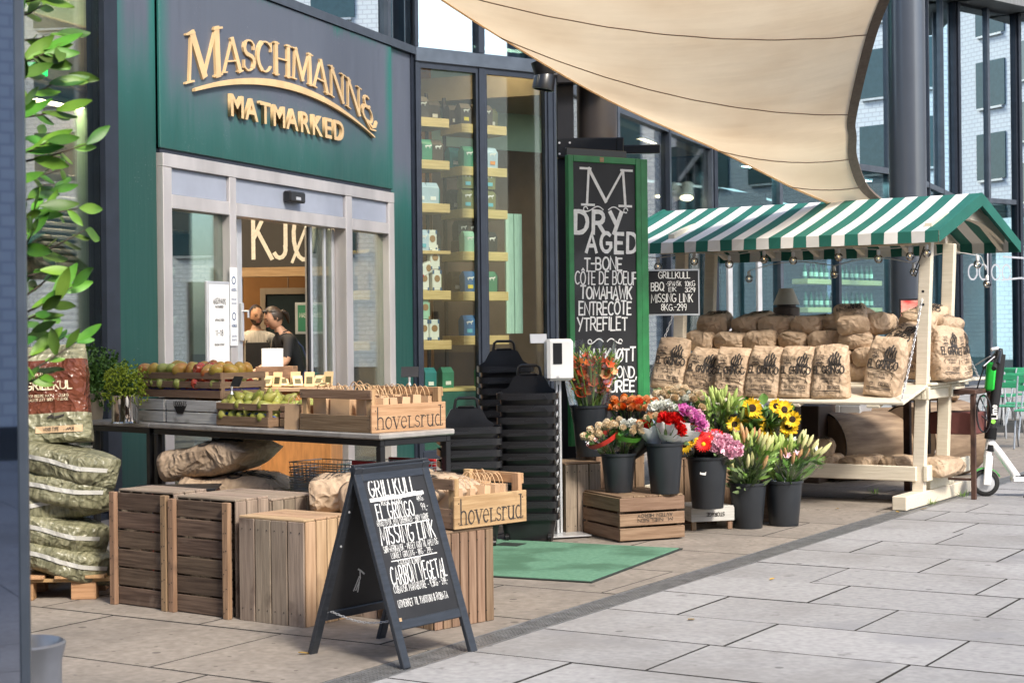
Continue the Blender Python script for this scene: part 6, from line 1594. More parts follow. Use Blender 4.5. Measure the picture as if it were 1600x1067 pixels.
for st, (x, y, n_) in enumerate(((-.26, .36, 6), (-.95, .45, 5))):
    for k in range(n_):
        t = thing('wire_basket', f'{["lowest", "second", "third", "fourth", "fifth", "topmost"][k if k < n_-1 else 5]} wire basket in the {["right stack with red handles", "shaded left stack"][st]} under the table', 'basket', M=MTb @ TR(x, y, .34+.032*k) @ RZ(R(4+90*0)), group='nested wire baskets')
        link('wire_basket_body', wbm, t)
        if st == 0: link('handle', wbh, t)
    st_ = thing('basket_stand', ['low black stand under the red handled wire baskets', 'low black stand under the plain wire baskets'][st], 'stand', M=MTb @ TR(x, y, 0)); MB().cbox(-.2, .2, -.14, .14, .30, .335, .004).build('stand_top', m_black, st_)
    for sx in (-.18, .18): MB().cbox(sx-.015, sx+.015, -.13, .13, 0, .299, .003).build('stand_leg', m_black, st_)

# ------------------------------------------------ black shopping baskets
m_bk = mat('black_basket_plastic', (.014, .014, .016), rough=.28, var=.3, spec=.6, bump=.05, bscale=20)
def basket_meshes():
    def ring(w_, d, r=.05, n=5, z=0, y0=0):
        pts = []
        for cx, cy, a0 in ((w_-r, d-r, 0), (-w_+r, d-r, 90), (-w_+r, -d+r, 180), (w_-r, -d+r, 270)):
            for k in range(n): a = R(a0+90*k/(n-1)); pts.append((cx+r*math.cos(a), cy+r*math.sin(a)+y0, z))
        return pts
    def shell(hh):
        mb = MB(); lv = [(.17, .125, 0), (.195, .15, hh*.8), (.205, .158, hh*.82), (.212, .165, hh), (.216, .168, hh), (.216, .168, hh-.045), (.208, .16, hh-.045)]
        vs = []; nn = 20
        for a, b, z in lv: vs += ring(a, b, .05, 5, z)
        fs = [(j*nn+i, j*nn+(i+1) % nn, (j+1)*nn+(i+1) % nn, (j+1)*nn+i) for j in range(len(lv)-1) for i in range(nn)]
        fs.append(tuple(range(nn))[::-1]); mb.add(vs, fs); return mb
    body = shell(.20)
    back = MB()      # raised rear wall with sloping shoulders
    pts = [(-.205, .155), (.205, .155), (.205, .20), (.15, .235), (.11, .31), (.075, .325), (-.075, .325), (-.11, .31), (-.15, .235), (-.205, .20)]
    back.prism(pts, .150, .164)
    hd = MB(); hd.tube([(-.085, .155, .315), (-.075, .150, .375), (-.055, .148, .39), (.055, .148, .39), (.075, .150, .375), (.085, .155, .315)], .011, 7); hd.cbox(-.06, .06, .14, .155, .318, .334, .004)
    lip = MB(); lip.prism([(-.15, .150), (-.13, .172), (-.02, .172), (.0, .185), (.13, .185), (.15, .160)], -.176, -.169)
    grid = MB()
    for i in range(7):
        for j in range(4): grid.box(-.15+.048*i, -.15+.048*i+.026, -.150+.0*j-.012*0-.008, -.135, .03+.032*j, .03+.032*j+.012)
    deep = shell(.36)
    return body.mesh('basket_body', m_bk, 40), back.mesh('rear_wall', m_bk), hd.mesh('carry_handle', m_bk, 50), lip.mesh('front_lip', m_bk), deep.mesh('basket_body', m_bk, 40), grid.mesh('vent_slots', m_black)
BKM = basket_meshes()
def bstack(name, px, py, Y, n_, dz, rz, zb=0.0, deep=False):
    p = at(px, py, Y)
    for k in range(n_):
        top = k == n_-1
        t = thing('shopping_basket', f'{"topmost" if top else ordn[k]+" lowest"} black basket in the {name}', 'basket', (p.x, Y, zb+dz*k), R(rz), group='stacked black shopping baskets')
        link('basket_body', BKM[4] if (deep and k == 0) else BKM[0], t); link('front_lip', BKM[3], t)
        if top: link('rear_wall', BKM[1], t); link('carry_handle', BKM[2], t)
        if deep and k == 0: 
            gO = link('vent_slots', BKM[5], t)
        if k == 0:
            for sx in (-.15, .15): MB().lathe([(.028, -.012), (.028, .012)], 12, capt=True, M=TR(sx, -.13, .03) @ RY(R(90))).build('wheel', m_blackp, t, smooth=50)
bstack('stack behind the table corner', 733, 700, 11.6, 9, .079, 8)
bstack('rear stack against the display glass', 791, 700, 12.9, 13, .085, 4)
bstack('stack beside the dispenser pole', 826, 700, 11.9, 11, .085, -4, deep=False)

# ------------------------------------------------ green mat
mp = [gnd(640, 880), gnd(925, 911), gnd(1067, 858), gnd(800, 826)]
m_mat = mat('green_entrance_mat', (.085, .205, .13), col2=(.13, .28, .185), rough=.95, scale=30, bump=.6, bscale=300, spot=((.06, .15, .09), 2.2, .52)); m_rub = mat('rubber_edge', (.02, .03, .025), rough=.7, var=.1)
u_ = (mp[2]-mp[1]); v_ = (mp[0]-mp[1]); v_.z = 0; a = math.atan2(u_.y, u_.x); Lm = u_.length
mt = thing('entrance_mat', 'green entrance mat with black rubber edge on the paving', 'mat', M=Matrix.Translation(mp[1]) @ RZ(a))
Wm = 2.1
MB().cbox(.02, Lm-.02, .02, Wm-.02, .001, .012, .003).build('mat_pile', m_mat, mt)
for b_ in ((0, Lm, 0, .019), (0, Lm, Wm-.019, Wm), (0, .019, .02, Wm-.02), (Lm-.019, Lm, .02, Wm-.02)): MB().cbox(*b_, .001, .009, .002).build('rubber_edge', m_rub, mt)
qd = mt.matrix_basis.inverted() @ gnd(797, 853); MB().box(qd.x-.08, qd.x+.08, qd.y-.09, qd.y+.09, .0125, .0145).build('dark_patch', m_rub, mt)

# ------------------------------------------------ hand gel dispenser
dq = gnd(874, 838)
dz_ = thing('gel_dispenser', 'white hand gel dispenser on an aluminium pole with flat foot', 'dispenser', (dq.x, dq.y, 0), R(18))
MB().cbox(-.20, .19, -.16, .14, .012, .022, .004).build('foot_plate', m_alu, dz_)
for s_ in (-1, 1): MB().cbox(s_*.17-.02, s_*.17+.02, -.15, .13, .0125 if 0 else .013, .013+.003, .001).build('foot_rib', m_alu, dz_)
MB().cbox(-.022, .022, -.018, .018, .0225, 1.43, .003).build('pole', m_alu, dz_); MB().cbox(-.004, .004, -.021, -.0185, .03, 1.1, .001).build('pole_groove', m_black, dz_)
MB().cbox(-.115, .085, -.12, -.021, 1.13, 1.43, .02).build('dispenser_body', m_white, dz_, smooth=40)
MB().cbox(-.075, -.008, -.128, -.116, 1.25, 1.40, .02).build('dispenser_window', m_blackp, dz_, smooth=40)
MB().cbox(-.05, -.03, -.124, -.121, 1.15, 1.165, .002).build('drop_mark', m_alu, dz_)
MB().cbox(-.09, .04, .14, .155, 1.43, 1.50, .002, M=RX(R(-8))).build('sign_holder', m_alu, dz_)
mb = MB(); chalk(mb, 'HAND DISINFECTION', -.05, 1.41, .010, .002, flat(-.062)); mb.build('sign_text', m_ink, dz_) if 0 else None
MB().box(.05, .085, .018, .021, 1.15, 1.42).build('side_bracket', m_alu, dz_)

# ------------------------------------------------ pallet with green charcoal sacks
random.seed(77)
pq = gnd(150, 936)
Mpal = Matrix.Translation(pq) @ RZ(R(4))
pal = thing('wooden_pallet', 'orange brown wooden pallet under the green sacks', 'pallet', M=Mpal)
for y in (0, .32, .62):
    for x in (-.10, -.45, -.80): plank(pal, .14, .095, .10, (x+.03, y+.05, .05), 'xy', m_wood_pl, 'block')
for y in (.05, .37, .67): plank(pal, 1.0, .10, .02, (-.42, y, .111), 'xy', m_wood_pl, 'stringer_board')
for x in (.0, -.17, -.34, -.51, -.68, -.85): plank(pal, .78, .11, .018, (x, .36, .131), 'yx', m_wood_pl, 'deck_board')
m_gs = sack_mat('olive_printed_sack', (.11, .11, .06), (.30, .285, .18), rough=.38, br=.8, cs=9); m_gs.node_tree.nodes['Principled BSDF'].inputs['Specular IOR Level'].default_value = .5
m_red = sack_mat('brown_glossy_sack', (.10, .030, .018), (.17, .055, .03), rough=.22, br=1.0, cs=8); m_strip = mat('white_seal_strip', (.50, .49, .45), rough=.5, var=.1)
for m_ in (m_gs,):
    N = m_.node_tree.nodes; 
    for n_ in N:
        if n_.type == 'MAPPING': n_.inputs['Scale'].default_value = (1.2, 1.2, 7)
        if n_.type == 'TEX_NOISE' and n_.inputs['Scale'].default_value == 5: n_.inputs['Scale'].default_value = 9
GSK = []
for k in range(3):
    random.seed(60+k); b, sf = sack_geo(.19, .62, .36, k+21.7, lump=.014)
    st = MB(); rib(st, [(-.015+.004*math.sin(i*.5), .03+.025*i) for i in range(23)], .024, 0, lambda x, z, o: tuple(sf(x, z, .006)))
    GSK.append((b.mesh('sack', m_gs, 180), st.mesh('seal_strip', m_strip)))
def green_sack(M, lab, v):
    t = thing('wood_sack', lab, 'sack', M=M, group='olive sacks on the pallet'); link('sack', GSK[v % 3][0], t); link('seal_strip', GSK[v % 3][1], t)
for k in range(5):
    tl = [-16, -14, 4, -6, -10][k]
    # right hand column, strip side to the viewer: sack long axis runs left-right
    green_sack(Mpal @ TR([-.50, -.56, -.55, -.52, -.48][k], .2, [.30, .455, .50, .675, .84][k]) @ RZ(R([-8, -4, 4, -10, -12][k])) @ RY(R([15, 14, -6, 9, 13][k])) @ RY(R(90)), f'olive sack with white strip, {["lowest", "second", "third", "fourth", "topmost"][k]} in the right column of the pallet pile', k)
    green_sack(Mpal @ TR([-1.02, -1.08, -1.1, -1.06, -1.05][k], .16, .24+.15*k) @ RZ(R([4, -6, 6, 8, 3][k])) @ RY(R([-2, 4, -1, 1, 1][k])) @ RY(R(90)), f'olive sack with white strip, {["lowest", "second", "third", "fourth", "topmost"][k]} in the left column of the pallet pile', k+1)
# big upright grill charcoal bag on top
random.seed(5)
b, sf = sack_geo(.44, .56, .20, 33.3, lump=.016)
gb = thing('grill_charcoal_bag', 'glossy brown and olive bag lettered GRILLKUL on top of the olive sacks', 'bag', M=Mpal @ TR(-.27, .22, .872) @ RX(R(-6)) @ RZ(R(-4)) @ RY(R(-2)))
mm_ = b
low = [min(mm_.v[i][2] for i in f) for f in mm_.f]
mm_.m = [1 if .18 < (sum(mm_.v[i][2] for i in f)/len(f)) < .47 else 0 for f in mm_.f]
mm_.build('bag_body', [m_gs, m_red], gb, smooth=180)
mb = MB(); fs_ = lambda x, z, o: tuple(sf(x, z, .006+o))
chalk(mb, 'GRILLKUL', -.12, .305, .045, .009, fs_, .18, fit=.26, sub=.012, off=0); chalk(mb, 'PREMIUM', -.15, .385, .02, .004, fs_, .3, fit=.14, sub=.012, off=0); chalk(mb, 'FOR BEDRE MAT & GRILLING', -.11, .262, .014, .0035, fs_, .2, fit=.23, sub=.012, off=0); chalk(mb, 'LAGRER LETT. BRENNER LENGE.', -.11, .24, .014, .0035, fs_, .2, fit=.23, sub=.012, off=0)
mb.build('bag_lettering', mat('cream_print', (.72, .62, .42), var=0), gb)
mb = MB(); rib(mb, [(-.06+.03*i, .075) for i in range(9)], .038, .0, fs_); mb.build('bag_label', mat('tan_label', (.55, .38, .22), var=0), gb)
mb = MB(); chalk(mb, 'WOOD TYPE', -.03, .068, .018, .004, fs_, .2, fit=.09, sub=.012, off=.002); chalk(mb, 'MAPLE', .09, .068, .013, .0035, fs_, .2, fit=.06, sub=.012, off=.002); rib(mb, [(.0, .145), (.02, .155), (.03, .145)], .012, .001, fs_); rib(mb, [(.04, .145), (.07, .15), (.09, .155)], .01, .001, fs_); mb.build('label_text', m_ink, gb)
# stacked dark red crates behind the pile and a dark machine box
for k in range(4):
    t = thing('red_crate', f'dark red plastic crate behind the pallet, {ordn[k]} from the floor', 'crate', M=Mpal @ TR(.10, .62, .002+.14*k), group='dark red crates'); MB().cbox(0, .5, 0, .35, 0, .12, .01).build('crate_body', mat('dark_red_plastic', (.10, .02, .015), rough=.45, var=.2), t); MB().cbox(-.01, .51, -.01, .36, .121, .135, .004).build('crate_rim', m_black, t)

# ------------------------------------------------ zinc pot and bay tree (foliage in plants)
bp_ = at(24, 1010, 4.7)
pot = thing('zinc_planter', 'out of focus dented zinc planter at the lower left corner', 'planter', (bp_.x+.02, 4.7, 0))
m_znc = mat('galvanised_zinc', (.25, .26, .29), rough=.35, metal=.6, var=.25, scale=5)
MB().lathe([(.10, 0), (.102, .03), (.108, .58), (.118, .62), (.120, .63), (.112, .635), (.105, .62), (.095, .52)], 32).build('pot_wall', m_znc, pot, smooth=50)
MB().lathe([(.096, .55), (.001, .555)], 24, capb=False).build('soil', mat('potting_soil', (.03, .02, .014), rough=1, var=.4, scale=30), pot)

# ------------------------------------------------ scooter
wc = gnd(1540, 775); Ms = Matrix.Translation((wc.x, wc.y, 0)) @ RZ(R(-8))     # local x: riding direction is -x, deck runs to +x
scot = thing('electric_scooter', 'white and green rental scooter with a black stem at the right edge', 'scooter', M=Ms)
m_tyre = mat('tyre_rubber', (.012, .012, .012), rough=.75, var=.2); m_sg = mat('lime_plastic', (.02, .50, .05), rough=.3, var=.03); m_sw = mat('white_scooter_paint', (.78, .78, .78), rough=.3, var=.05)
def wheel(x):
    wz = .118; Mw = TR(x, 0, wz) @ RX(R(90))
    wh = MB().lathe([(.085, -.022), (.108, -.022), (.118, -.012), (.118, .012), (.108, .022), (.085, .022), (.085, -.022)], 32, M=Mw, capb=False).build('tyre', m_tyre, scot, smooth=50)
    MB().lathe([(.02, -.026), (.08, -.012), (.084, 0), (.08, .012), (.02, .026)], 24, M=Mw, capt=True).build('rim', m_alu, wh, smooth=30)
    MB().lathe([(.018, -.04), (.018, .04)], 12, M=Mw, capt=True).build('hub', m_blackp, wh)
wheel(0); wheel(.98)
def seg(name, pts, r, mm, n=12): return MB().tube(pts, r, n).build(name, mm, scot, smooth=60)
mb = MB(); an = [R(25+i*12) for i in range(12)]
vs = []
for a in an:
    for y in (-.035, .035):
        for rr in (.128, .134): vs.append((rr*math.cos(a), y, .118+rr*math.sin(a)))
fs = []
for i in range(11):
    b0 = i*4; c0 = b0+4; fs += [(b0, c0, c0+2, b0+2), (b0+1, b0+3, c0+3, c0+1), (b0, b0+1, c0+1, c0), (b0+2, c0+2, c0+3, b0+3)]
mb.add(vs, fs).build('front_mudguard', m_sg, scot, smooth=50)
for y in (-.045, .045): MB().cbox(-.035, .03, y-.012, y+.012, .10, .36, .008, M=TR(.0, 0, 0) @ RY(R(5))).build('fork_blade', m_sw, scot)
seg('head_tube', [(.02, 0, .34), (.045, 0, .50)], [.036, .034], m_sw); seg('lower_clamp', [(.035, 0, .395), (.045, 0, .45)], .040, m_blackp)
seg('down_tube', [(.05, 0, .47), (.12, 0, .38), (.27, 0, .16), (.30, 0, .135)], [.032, .034, .036, .03], m_sw)
seg('stem_collar', [(.045, 0, .50), (.055, 0, .60)], .052, m_blackp)
seg('stem', [(.055, 0, .60), (.12, 0, 1.08), (.135, 0, 1.24)], [.042, .046, .050], mat('black_stem', (.02, .02, .022), rough=.45, var=.1))
MB().cbox(-.030, .045, -.055, .055, .92, 1.17, .03, M=TR(.0, 0, 0) @ RY(R(6)) @ TR(-.10, 0, 0) @ TR(.035, 0, 0)).build('green_battery_case', m_sg, scot, smooth=50)
seg('handlebar', [(.08, -.25, 1.16), (.12, -.10, 1.25), (.13, 0, 1.27), (.12, .10, 1.25), (.08, .25, 1.16)], .017, m_blackp)
for y in (-1, 1): seg('grip', [(.085, y*.16, 1.19), (.04, y*.29, 1.12)], .021, m_tyre); seg('brake_lever', [(.07, y*.13, 1.22), (-.0, y*.20, 1.17), (-.04, y*.24, 1.14)], .006, m_alu)
seg('handlebar_cap', [(.13, 0, 1.24), (.14, 0, 1.29)], [.035, .02], m_blackp); seg('throttle_unit', [(.05, -.08, 1.28), (.11, -.06, 1.29)], .018, m_alu)
MB().cbox(.22, .92, -.085, .085, .125, .175, .012).build('deck', m_sw, scot); MB().cbox(.25, .90, -.075, .075, .1755, .182, .003).build('grip_pad', m_tyre, scot)
seg('kickstand', [(.36, -.05, .13), (.33, -.12, .02), (.30, -.125, .012), (.36, -.125, .012)], .010, m_blackp)
seg('cable', [(.0, -.05, 1.15), (-.06, -.06, .98), (-.085, -.05, .85), (-.05, -.05, .72), (.02, -.045, .66)], .006, m_black); 
mb = MB()
chalk(mb, 'Lime', 0, 0, .05, .010, lambda x, z, o: (.079+z*-.99+.018-.0, -.0475-o-.0, .68+x), .18); mb.build('stem_lettering', m_chalk, scot)
MB().lathe([(.020, 0), (.020, .002)], 16, M=TR(.066, -.046, .655) @ RX(R(90)), capt=True).build('round_mark', mat('lime_mark', (.3, .75, .1), var=0), scot)
# ================================================================== flower buckets
random.seed(101)
def bucket(px, py, rtop, h, lab, zb=0.0, Y=None, rb=None, sticker=False):
    p = gnd(px, py, zb) if Y is None else at(px, py, Y)
    if Y is not None: p.z = zb
    rb = rb or rtop*.74
    t = thing('flower_bucket', lab, 'bucket', (p.x, p.y, p.z), random.uniform(0, 1), group='charcoal flower buckets')
    MB().lathe([(rb, 0), (rb*1.02, .004), (rtop*.97, h-.02), (rtop*1.03, h-.018), (rtop*1.04, h), (rtop*.97, h), (rtop*.95, h-.03), (rb*.95, .01)], 36).build('bucket_wall', m_bucket, t, smooth=40)
    MB().lathe([(rtop*.93, h-.06), (.001, h-.06)], 24, capb=False).build('water', mat_water, t)
    if sticker:
        o = MB().box(-.022, .022, -.002, 0, -.014, .014).build('price_sticker', m_wpaper, t)
        o.matrix_basis = RZ(-t.rotation_euler.z+R(-12) if 0 else R(-20)-t.matrix_basis.to_euler().z) @ TR(0, -rtop*.90, h*.70) @ RX(R(-8)) @ RY(R(8))
    return p, h, t
mat_water = mat('bucket_water', (.02, .03, .025), rough=.05, var=0)
# crates of the display
k1 = gnd(971, 848); Mk1 = Matrix.Translation(k1) @ RZ(R(24))
kw = thing('apple_crate', 'low wooden crate with stencilled side under two flower buckets', 'crate', M=Mk1)
Wk, Dk, Hk = .50, .58, .31
for x in (.02, Wk-.02):
    for y in (.04, Dk-.04): plank(kw, Hk-.01, .045, .03, (x, y, Hk/2-.0), 'zx', m_wood_md, 'corner_post')
for z, hh in ((.055, .085), (.155, .085), (.262, .095)):
    plank(kw, Wk+.02, hh, .014, (Wk/2, .006, z), 'xz', m_wood_md, 'slat'); plank(kw, Wk+.02, hh, .014, (Wk/2, Dk-.006, z), 'xz', m_wood_md, 'slat')
    plank(kw, Dk-.02, hh, .014, (.0, Dk/2, z), 'yz', m_wood_md, 'slat'); plank(kw, Dk-.02, hh, .014, (Wk, Dk/2, z), 'yz', m_wood_md, 'slat')
for i in range(5): plank(kw, Dk, Wk/5-.006, .012, (Wk*(i+.5)/5, Dk/2, Hk+.006), 'yx', m_wood_md, 'top_board')
mb = MB(); f_ = lambda x, z, o: (.47-x, -.0015-o, .18-z+.0)
chalk(mb, 'M. NIELSEN', .06, .02, .022, .004, f_, .2, fit=.28); chalk(mb, 'AVTEN HEROY', .06, -.012, .022, .004, f_, .2, fit=.28); mb.build('stencil_letters', m_ink, kw)
kr = gnd(884, 836); standing_crate_v('tall grey planked crate behind the dispenser pole under the gladioli', Matrix.Translation(kr) @ RZ(R(26)) @ TR(0, .0, 0), .30, .42, .52, 3, 4, mmf=m_wood_gr, mms=m_wood_md, tm=m_wood_md)
kb = at(915, 800, 12.55); standing_crate_v('tall planked crate standing behind the apple crate', Matrix.Translation((kb.x, 12.55, 0)) @ RZ(R(8)), .46, .40, .545, 6, 5, mmf=m_wood_md, mms=m_wood_md)
kb2 = at(1035, 800, 12.75); standing_crate_v('tall planked crate behind the bucket of red and pink flowers', Matrix.Translation((kb2.x, 12.75, 0)) @ RZ(R(2)), .42, .38, .50, 5, 4, mmf=m_wood_md, mms=m_wood_md)
kb3 = at(1115, 800, 12.95); standing_crate_v('brown crate behind the white storage crate', Matrix.Translation((kb3.x, 12.95, 0)) @ RZ(R(-2)), .40, .36, .46, 5, 4, mmf=m_wood_md, mms=m_wood_md)
ks_ = gnd(1082, 829); wst = thing('storage_crate', 'whitewashed crate stencilled STORAGE under the third bucket', 'crate', M=Matrix.Translation(ks_) @ RZ(R(14)))
plank(wst, .34, .10, .014, (.16, 0, .115), 'xz', m_wood_wh, 'board'); plank(wst, .34, .10, .014, (.16, .36, .115), 'xz', m_wood_wh, 'board'); plank(wst, .35, .10, .014, (-.003, .18, .115), 'yz', m_wood_wh, 'board'); plank(wst, .35, .10, .014, (.325, .18, .115), 'yz', m_wood_wh, 'board')
for x in (.015, .30):
    for y in (.02, .34): plank(wst, .16, .035, .03, (x, y, .08), 'zx', m_wood_md, 'corner_post')
for i in range(4): plank(wst, .34, .08, .010, (.16, .045+.088*i, .170), 'xy', m_wood_wh, 'top_board')
mb = MB(); chalk(mb, 'STORAGE', 0, 0, .026, .006, lambda x, z, o: (.25-x, -.0085-o, .13-z), .16, fit=.14); mb.build('stencil_letters', m_ink, wst)

# ---- flower parts
def petalmat(n, c, c2=None, r=.5): return mat(n, c, rough=r, col2=c2 or tuple(min(1, x*1.25) for x in c), scale=25, rnd=.1, spec=.3, sss=0)
pm = {'red': petalmat('red_petal', (.55, .008, .010), (.72, .02, .015)), 'pink': petalmat('pink_petal', (.85, .42, .56), (.92, .70, .78)), 'magenta': petalmat('magenta_petal', (.60, .10, .42), (.78, .32, .60)), 'cream': petalmat('cream_petal', (.78, .62, .42), (.85, .76, .60)), 'white': petalmat('white_petal', (.78, .80, .72), (.85, .86, .82)), 'orange': petalmat('orange_petal', (.80, .16, .02), (.85, .32, .06)), 'peach': petalmat('peach_petal', (.85, .36, .14), (.88, .55, .30)), 'coral': petalmat('coral_petal', (.80, .10, .04), (.85, .22, .09)), 'yellow': petalmat('yellow_petal', (.85, .48, .01), (.90, .62, .03)), 'bud': petalmat('lily_bud_green', (.30, .42, .10), (.45, .52, .18)), 'rbud': petalmat('lily_bud_red', (.45, .18, .10), (.5, .36, .16)), 'ybud': petalmat('lily_bud_pale', (.55, .55, .22), (.62, .60, .34))}
m_leaf = mat('flower_leaf', (.045, .13, .022), col2=(.10, .22, .05), scale=14, rough=.45, rnd=.3, hue=.02, spec=.4); m_leafl = mat('light_leaf', (.17, .32, .06), col2=(.30, .46, .12), scale=14, rough=.45, rnd=.25, hue=.02, spec=.4); m_leafg = mat('grey_green_leaf', (.12, .20, .08), col2=(.20, .29, .13), scale=14, rough=.5, rnd=.2, hue=.015)
m_stem = mat('flower_stem', (.10, .20, .04), rough=.5, var=.2, rnd=.2)
m_disc = mat('sunflower_disc', (.035, .018, .008), rough=.95, var=.5, scale=60, bump=.8, bscale=200)
m_cello = glass_mat('clear_cellophane', (.97, .98, .98), .045, .55, rough=.12)
m_sleeve_w = mat('white_sleeve', (.82, .83, .83), rough=.4, var=.15, scale=10, spec=.6); m_sleeve_g = mat('green_band', (.10, .35, .04), rough=.4, var=.1); m_sleeve_r = mat('red_sleeve', (.55, .04, .03), rough=.35, var=.3, scale=8); m_sleeve_k = mat('black_sleeve', (.015, .013, .013), rough=.3, var=.1)
def petal(mb, M, L_, W_, cup=.3, curl=.0, mi=0, tip=1.0, n=4):
    vs = []
    for j in range(n+1):
        t = j/n; w_ = W_/2*math.sin(math.pi*min(1, t*.82+.10))**.7*(1 if t < .9 else .45*tip)
        z = L_*(t*cup+curl*t*t); x = L_*t*math.cos(cup)*.95
        for s_ in (-1, 0, 1): vs.append((x, w_*s_, z+abs(s_)*W_*.10))
    mb.add(vs, [(j*3+k, (j+1)*3+k, (j+1)*3+k+1, j*3+k+1) for j in range(n) for k in range(2)], mi, M)
_bl = {}
def bloom(kind, colr, var_=0):
    k = (kind, colr, var_)
    if k in _bl: return _bl[k]
    st = random.getstate(); random.seed(hash(kind) % 997 if 0 else sum(map(ord, kind+colr))+var_*17)
    mb = MB(); mats = [pm[colr]]
    if kind == 'rose':
        for ring, (n, r, L_, cup, curl) in enumerate(((3, .002, .024, 1.5, -.05), (4, .004, .026, 1.42, -.12), (5, .007, .027, 1.32, -.25), (5, .010, .027, 1.2, -.45))):
            for i in range(n): petal(mb, RZ(2*math.pi*i/n+ring*.7+random.uniform(-.2, .2)) @ TR(r, 0, .0), L_, .032, cup, curl)
    elif kind == 'carnation':
        for i in range(40):
            th = random.uniform(0, 2*math.pi); el = random.uniform(.15, 1.5)
            petal(mb, RZ(th) @ RY(-el+.0) @ TR(.006, 0, 0) @ RX(random.uniform(-1.4, 1.4)), .027, .022, .1, random.uniform(-.2, .5), n=2)
    elif kind == 'peony':
        for i in range(58):
            th = random.uniform(0, 2*math.pi); el = random.uniform(.0, 1.5)
            petal(mb, RZ(th) @ RY(-el) @ TR(.006, 0, 0) @ RX(random.uniform(-1.2, 1.2)), .042, .036, .1, random.uniform(-.2, .5), n=3)
    elif kind == 'gerbera':
        for ring in range(2):
            for i in range(18): petal(mb, RZ(2*math.pi*(i+ring*.5)/18) @ TR(.008, 0, .004*ring), .042-.006*ring, .012, .12+.1*ring, 0, n=2)
        mb.lathe([(.012, .004), (.010, .010), (.001, .012)], 12, mi=1, capb=False); mats = [pm[colr], pm['yellow'] if colr != 'yellow' else m_disc]
    elif kind == 'sunflower':
        for ring in range(3):
            for i in range(17): petal(mb, RZ(2*math.pi*(i+ring*.37)/17+random.uniform(-.08, .08)) @ TR(.024, 0, .003*ring), .048+random.uniform(-.008, .006), .018, random.uniform(-.05, .35)+.08*ring, random.uniform(-.3, .3), tip=.5, n=3)
        mats = [pm[colr]]
    elif kind == 'lily_bud':
        mb.lathe([(.002, 0), (.007, .012), (.011, .035), (.010, .055), (.005, .075), (.001, .082)], 8)
    elif kind == 'lily':
        for i in range(6): petal(mb, RZ(math.pi*i/3+random.uniform(-.1, .1)), .085, .030, .9, -.35, tip=.3, n=5)
    elif kind == 'floret':
        for i in range(6): petal(mb, RZ(math.pi*i/3+random.uniform(-.2, .2)), .044, .026, .8, -.1, n=3)
    _bl[k] = mb.mesh('bloom', mats, 180); random.setstate(st); return _bl[k]
disc_me = MB().lathe([(.001, .012), (.016, .014), (.026, .010), (.030, .002)][::-1], 20, capb=True).mesh('seed_disc', m_disc, 180)
calyx = MB().lathe([(.003, -.03), (.006, -.012), (.014, .0)], 8).mesh('calyx', m_stem, 180)
def leafmesh(L_, W_, n=5):
    mb = MB(); vs = []
    for j in range(n+1):
        t = j/n; w_ = W_/2*math.sin(math.pi*(t*.93+.04))**.85
        for s_ in (-1, 0, 1): vs.append((L_*t, w_*s_, .10*L_*math.sin(t*2.2)*-1*t+abs(s_)*W_*.12))
    mb.add(vs, [(j*3+k, (j+1)*3+k, (j+1)*3+k+1, j*3+k+1) for j in range(n) for k in range(2)]); return mb
def look(d, up=Vector((0, 0, 1))):
    # matrix whose z axis is d
    z = d.normalized(); x = up.cross(z)
    x = x.normalized() if x.length > .01 else Vector((1, 0, 0)); y = z.cross(x)
    return Matrix(((x.x, y.x, z.x, 0), (x.y, y.y, z.y, 0), (x.z, y.z, z.z, 0), (0, 0, 0, 1)))
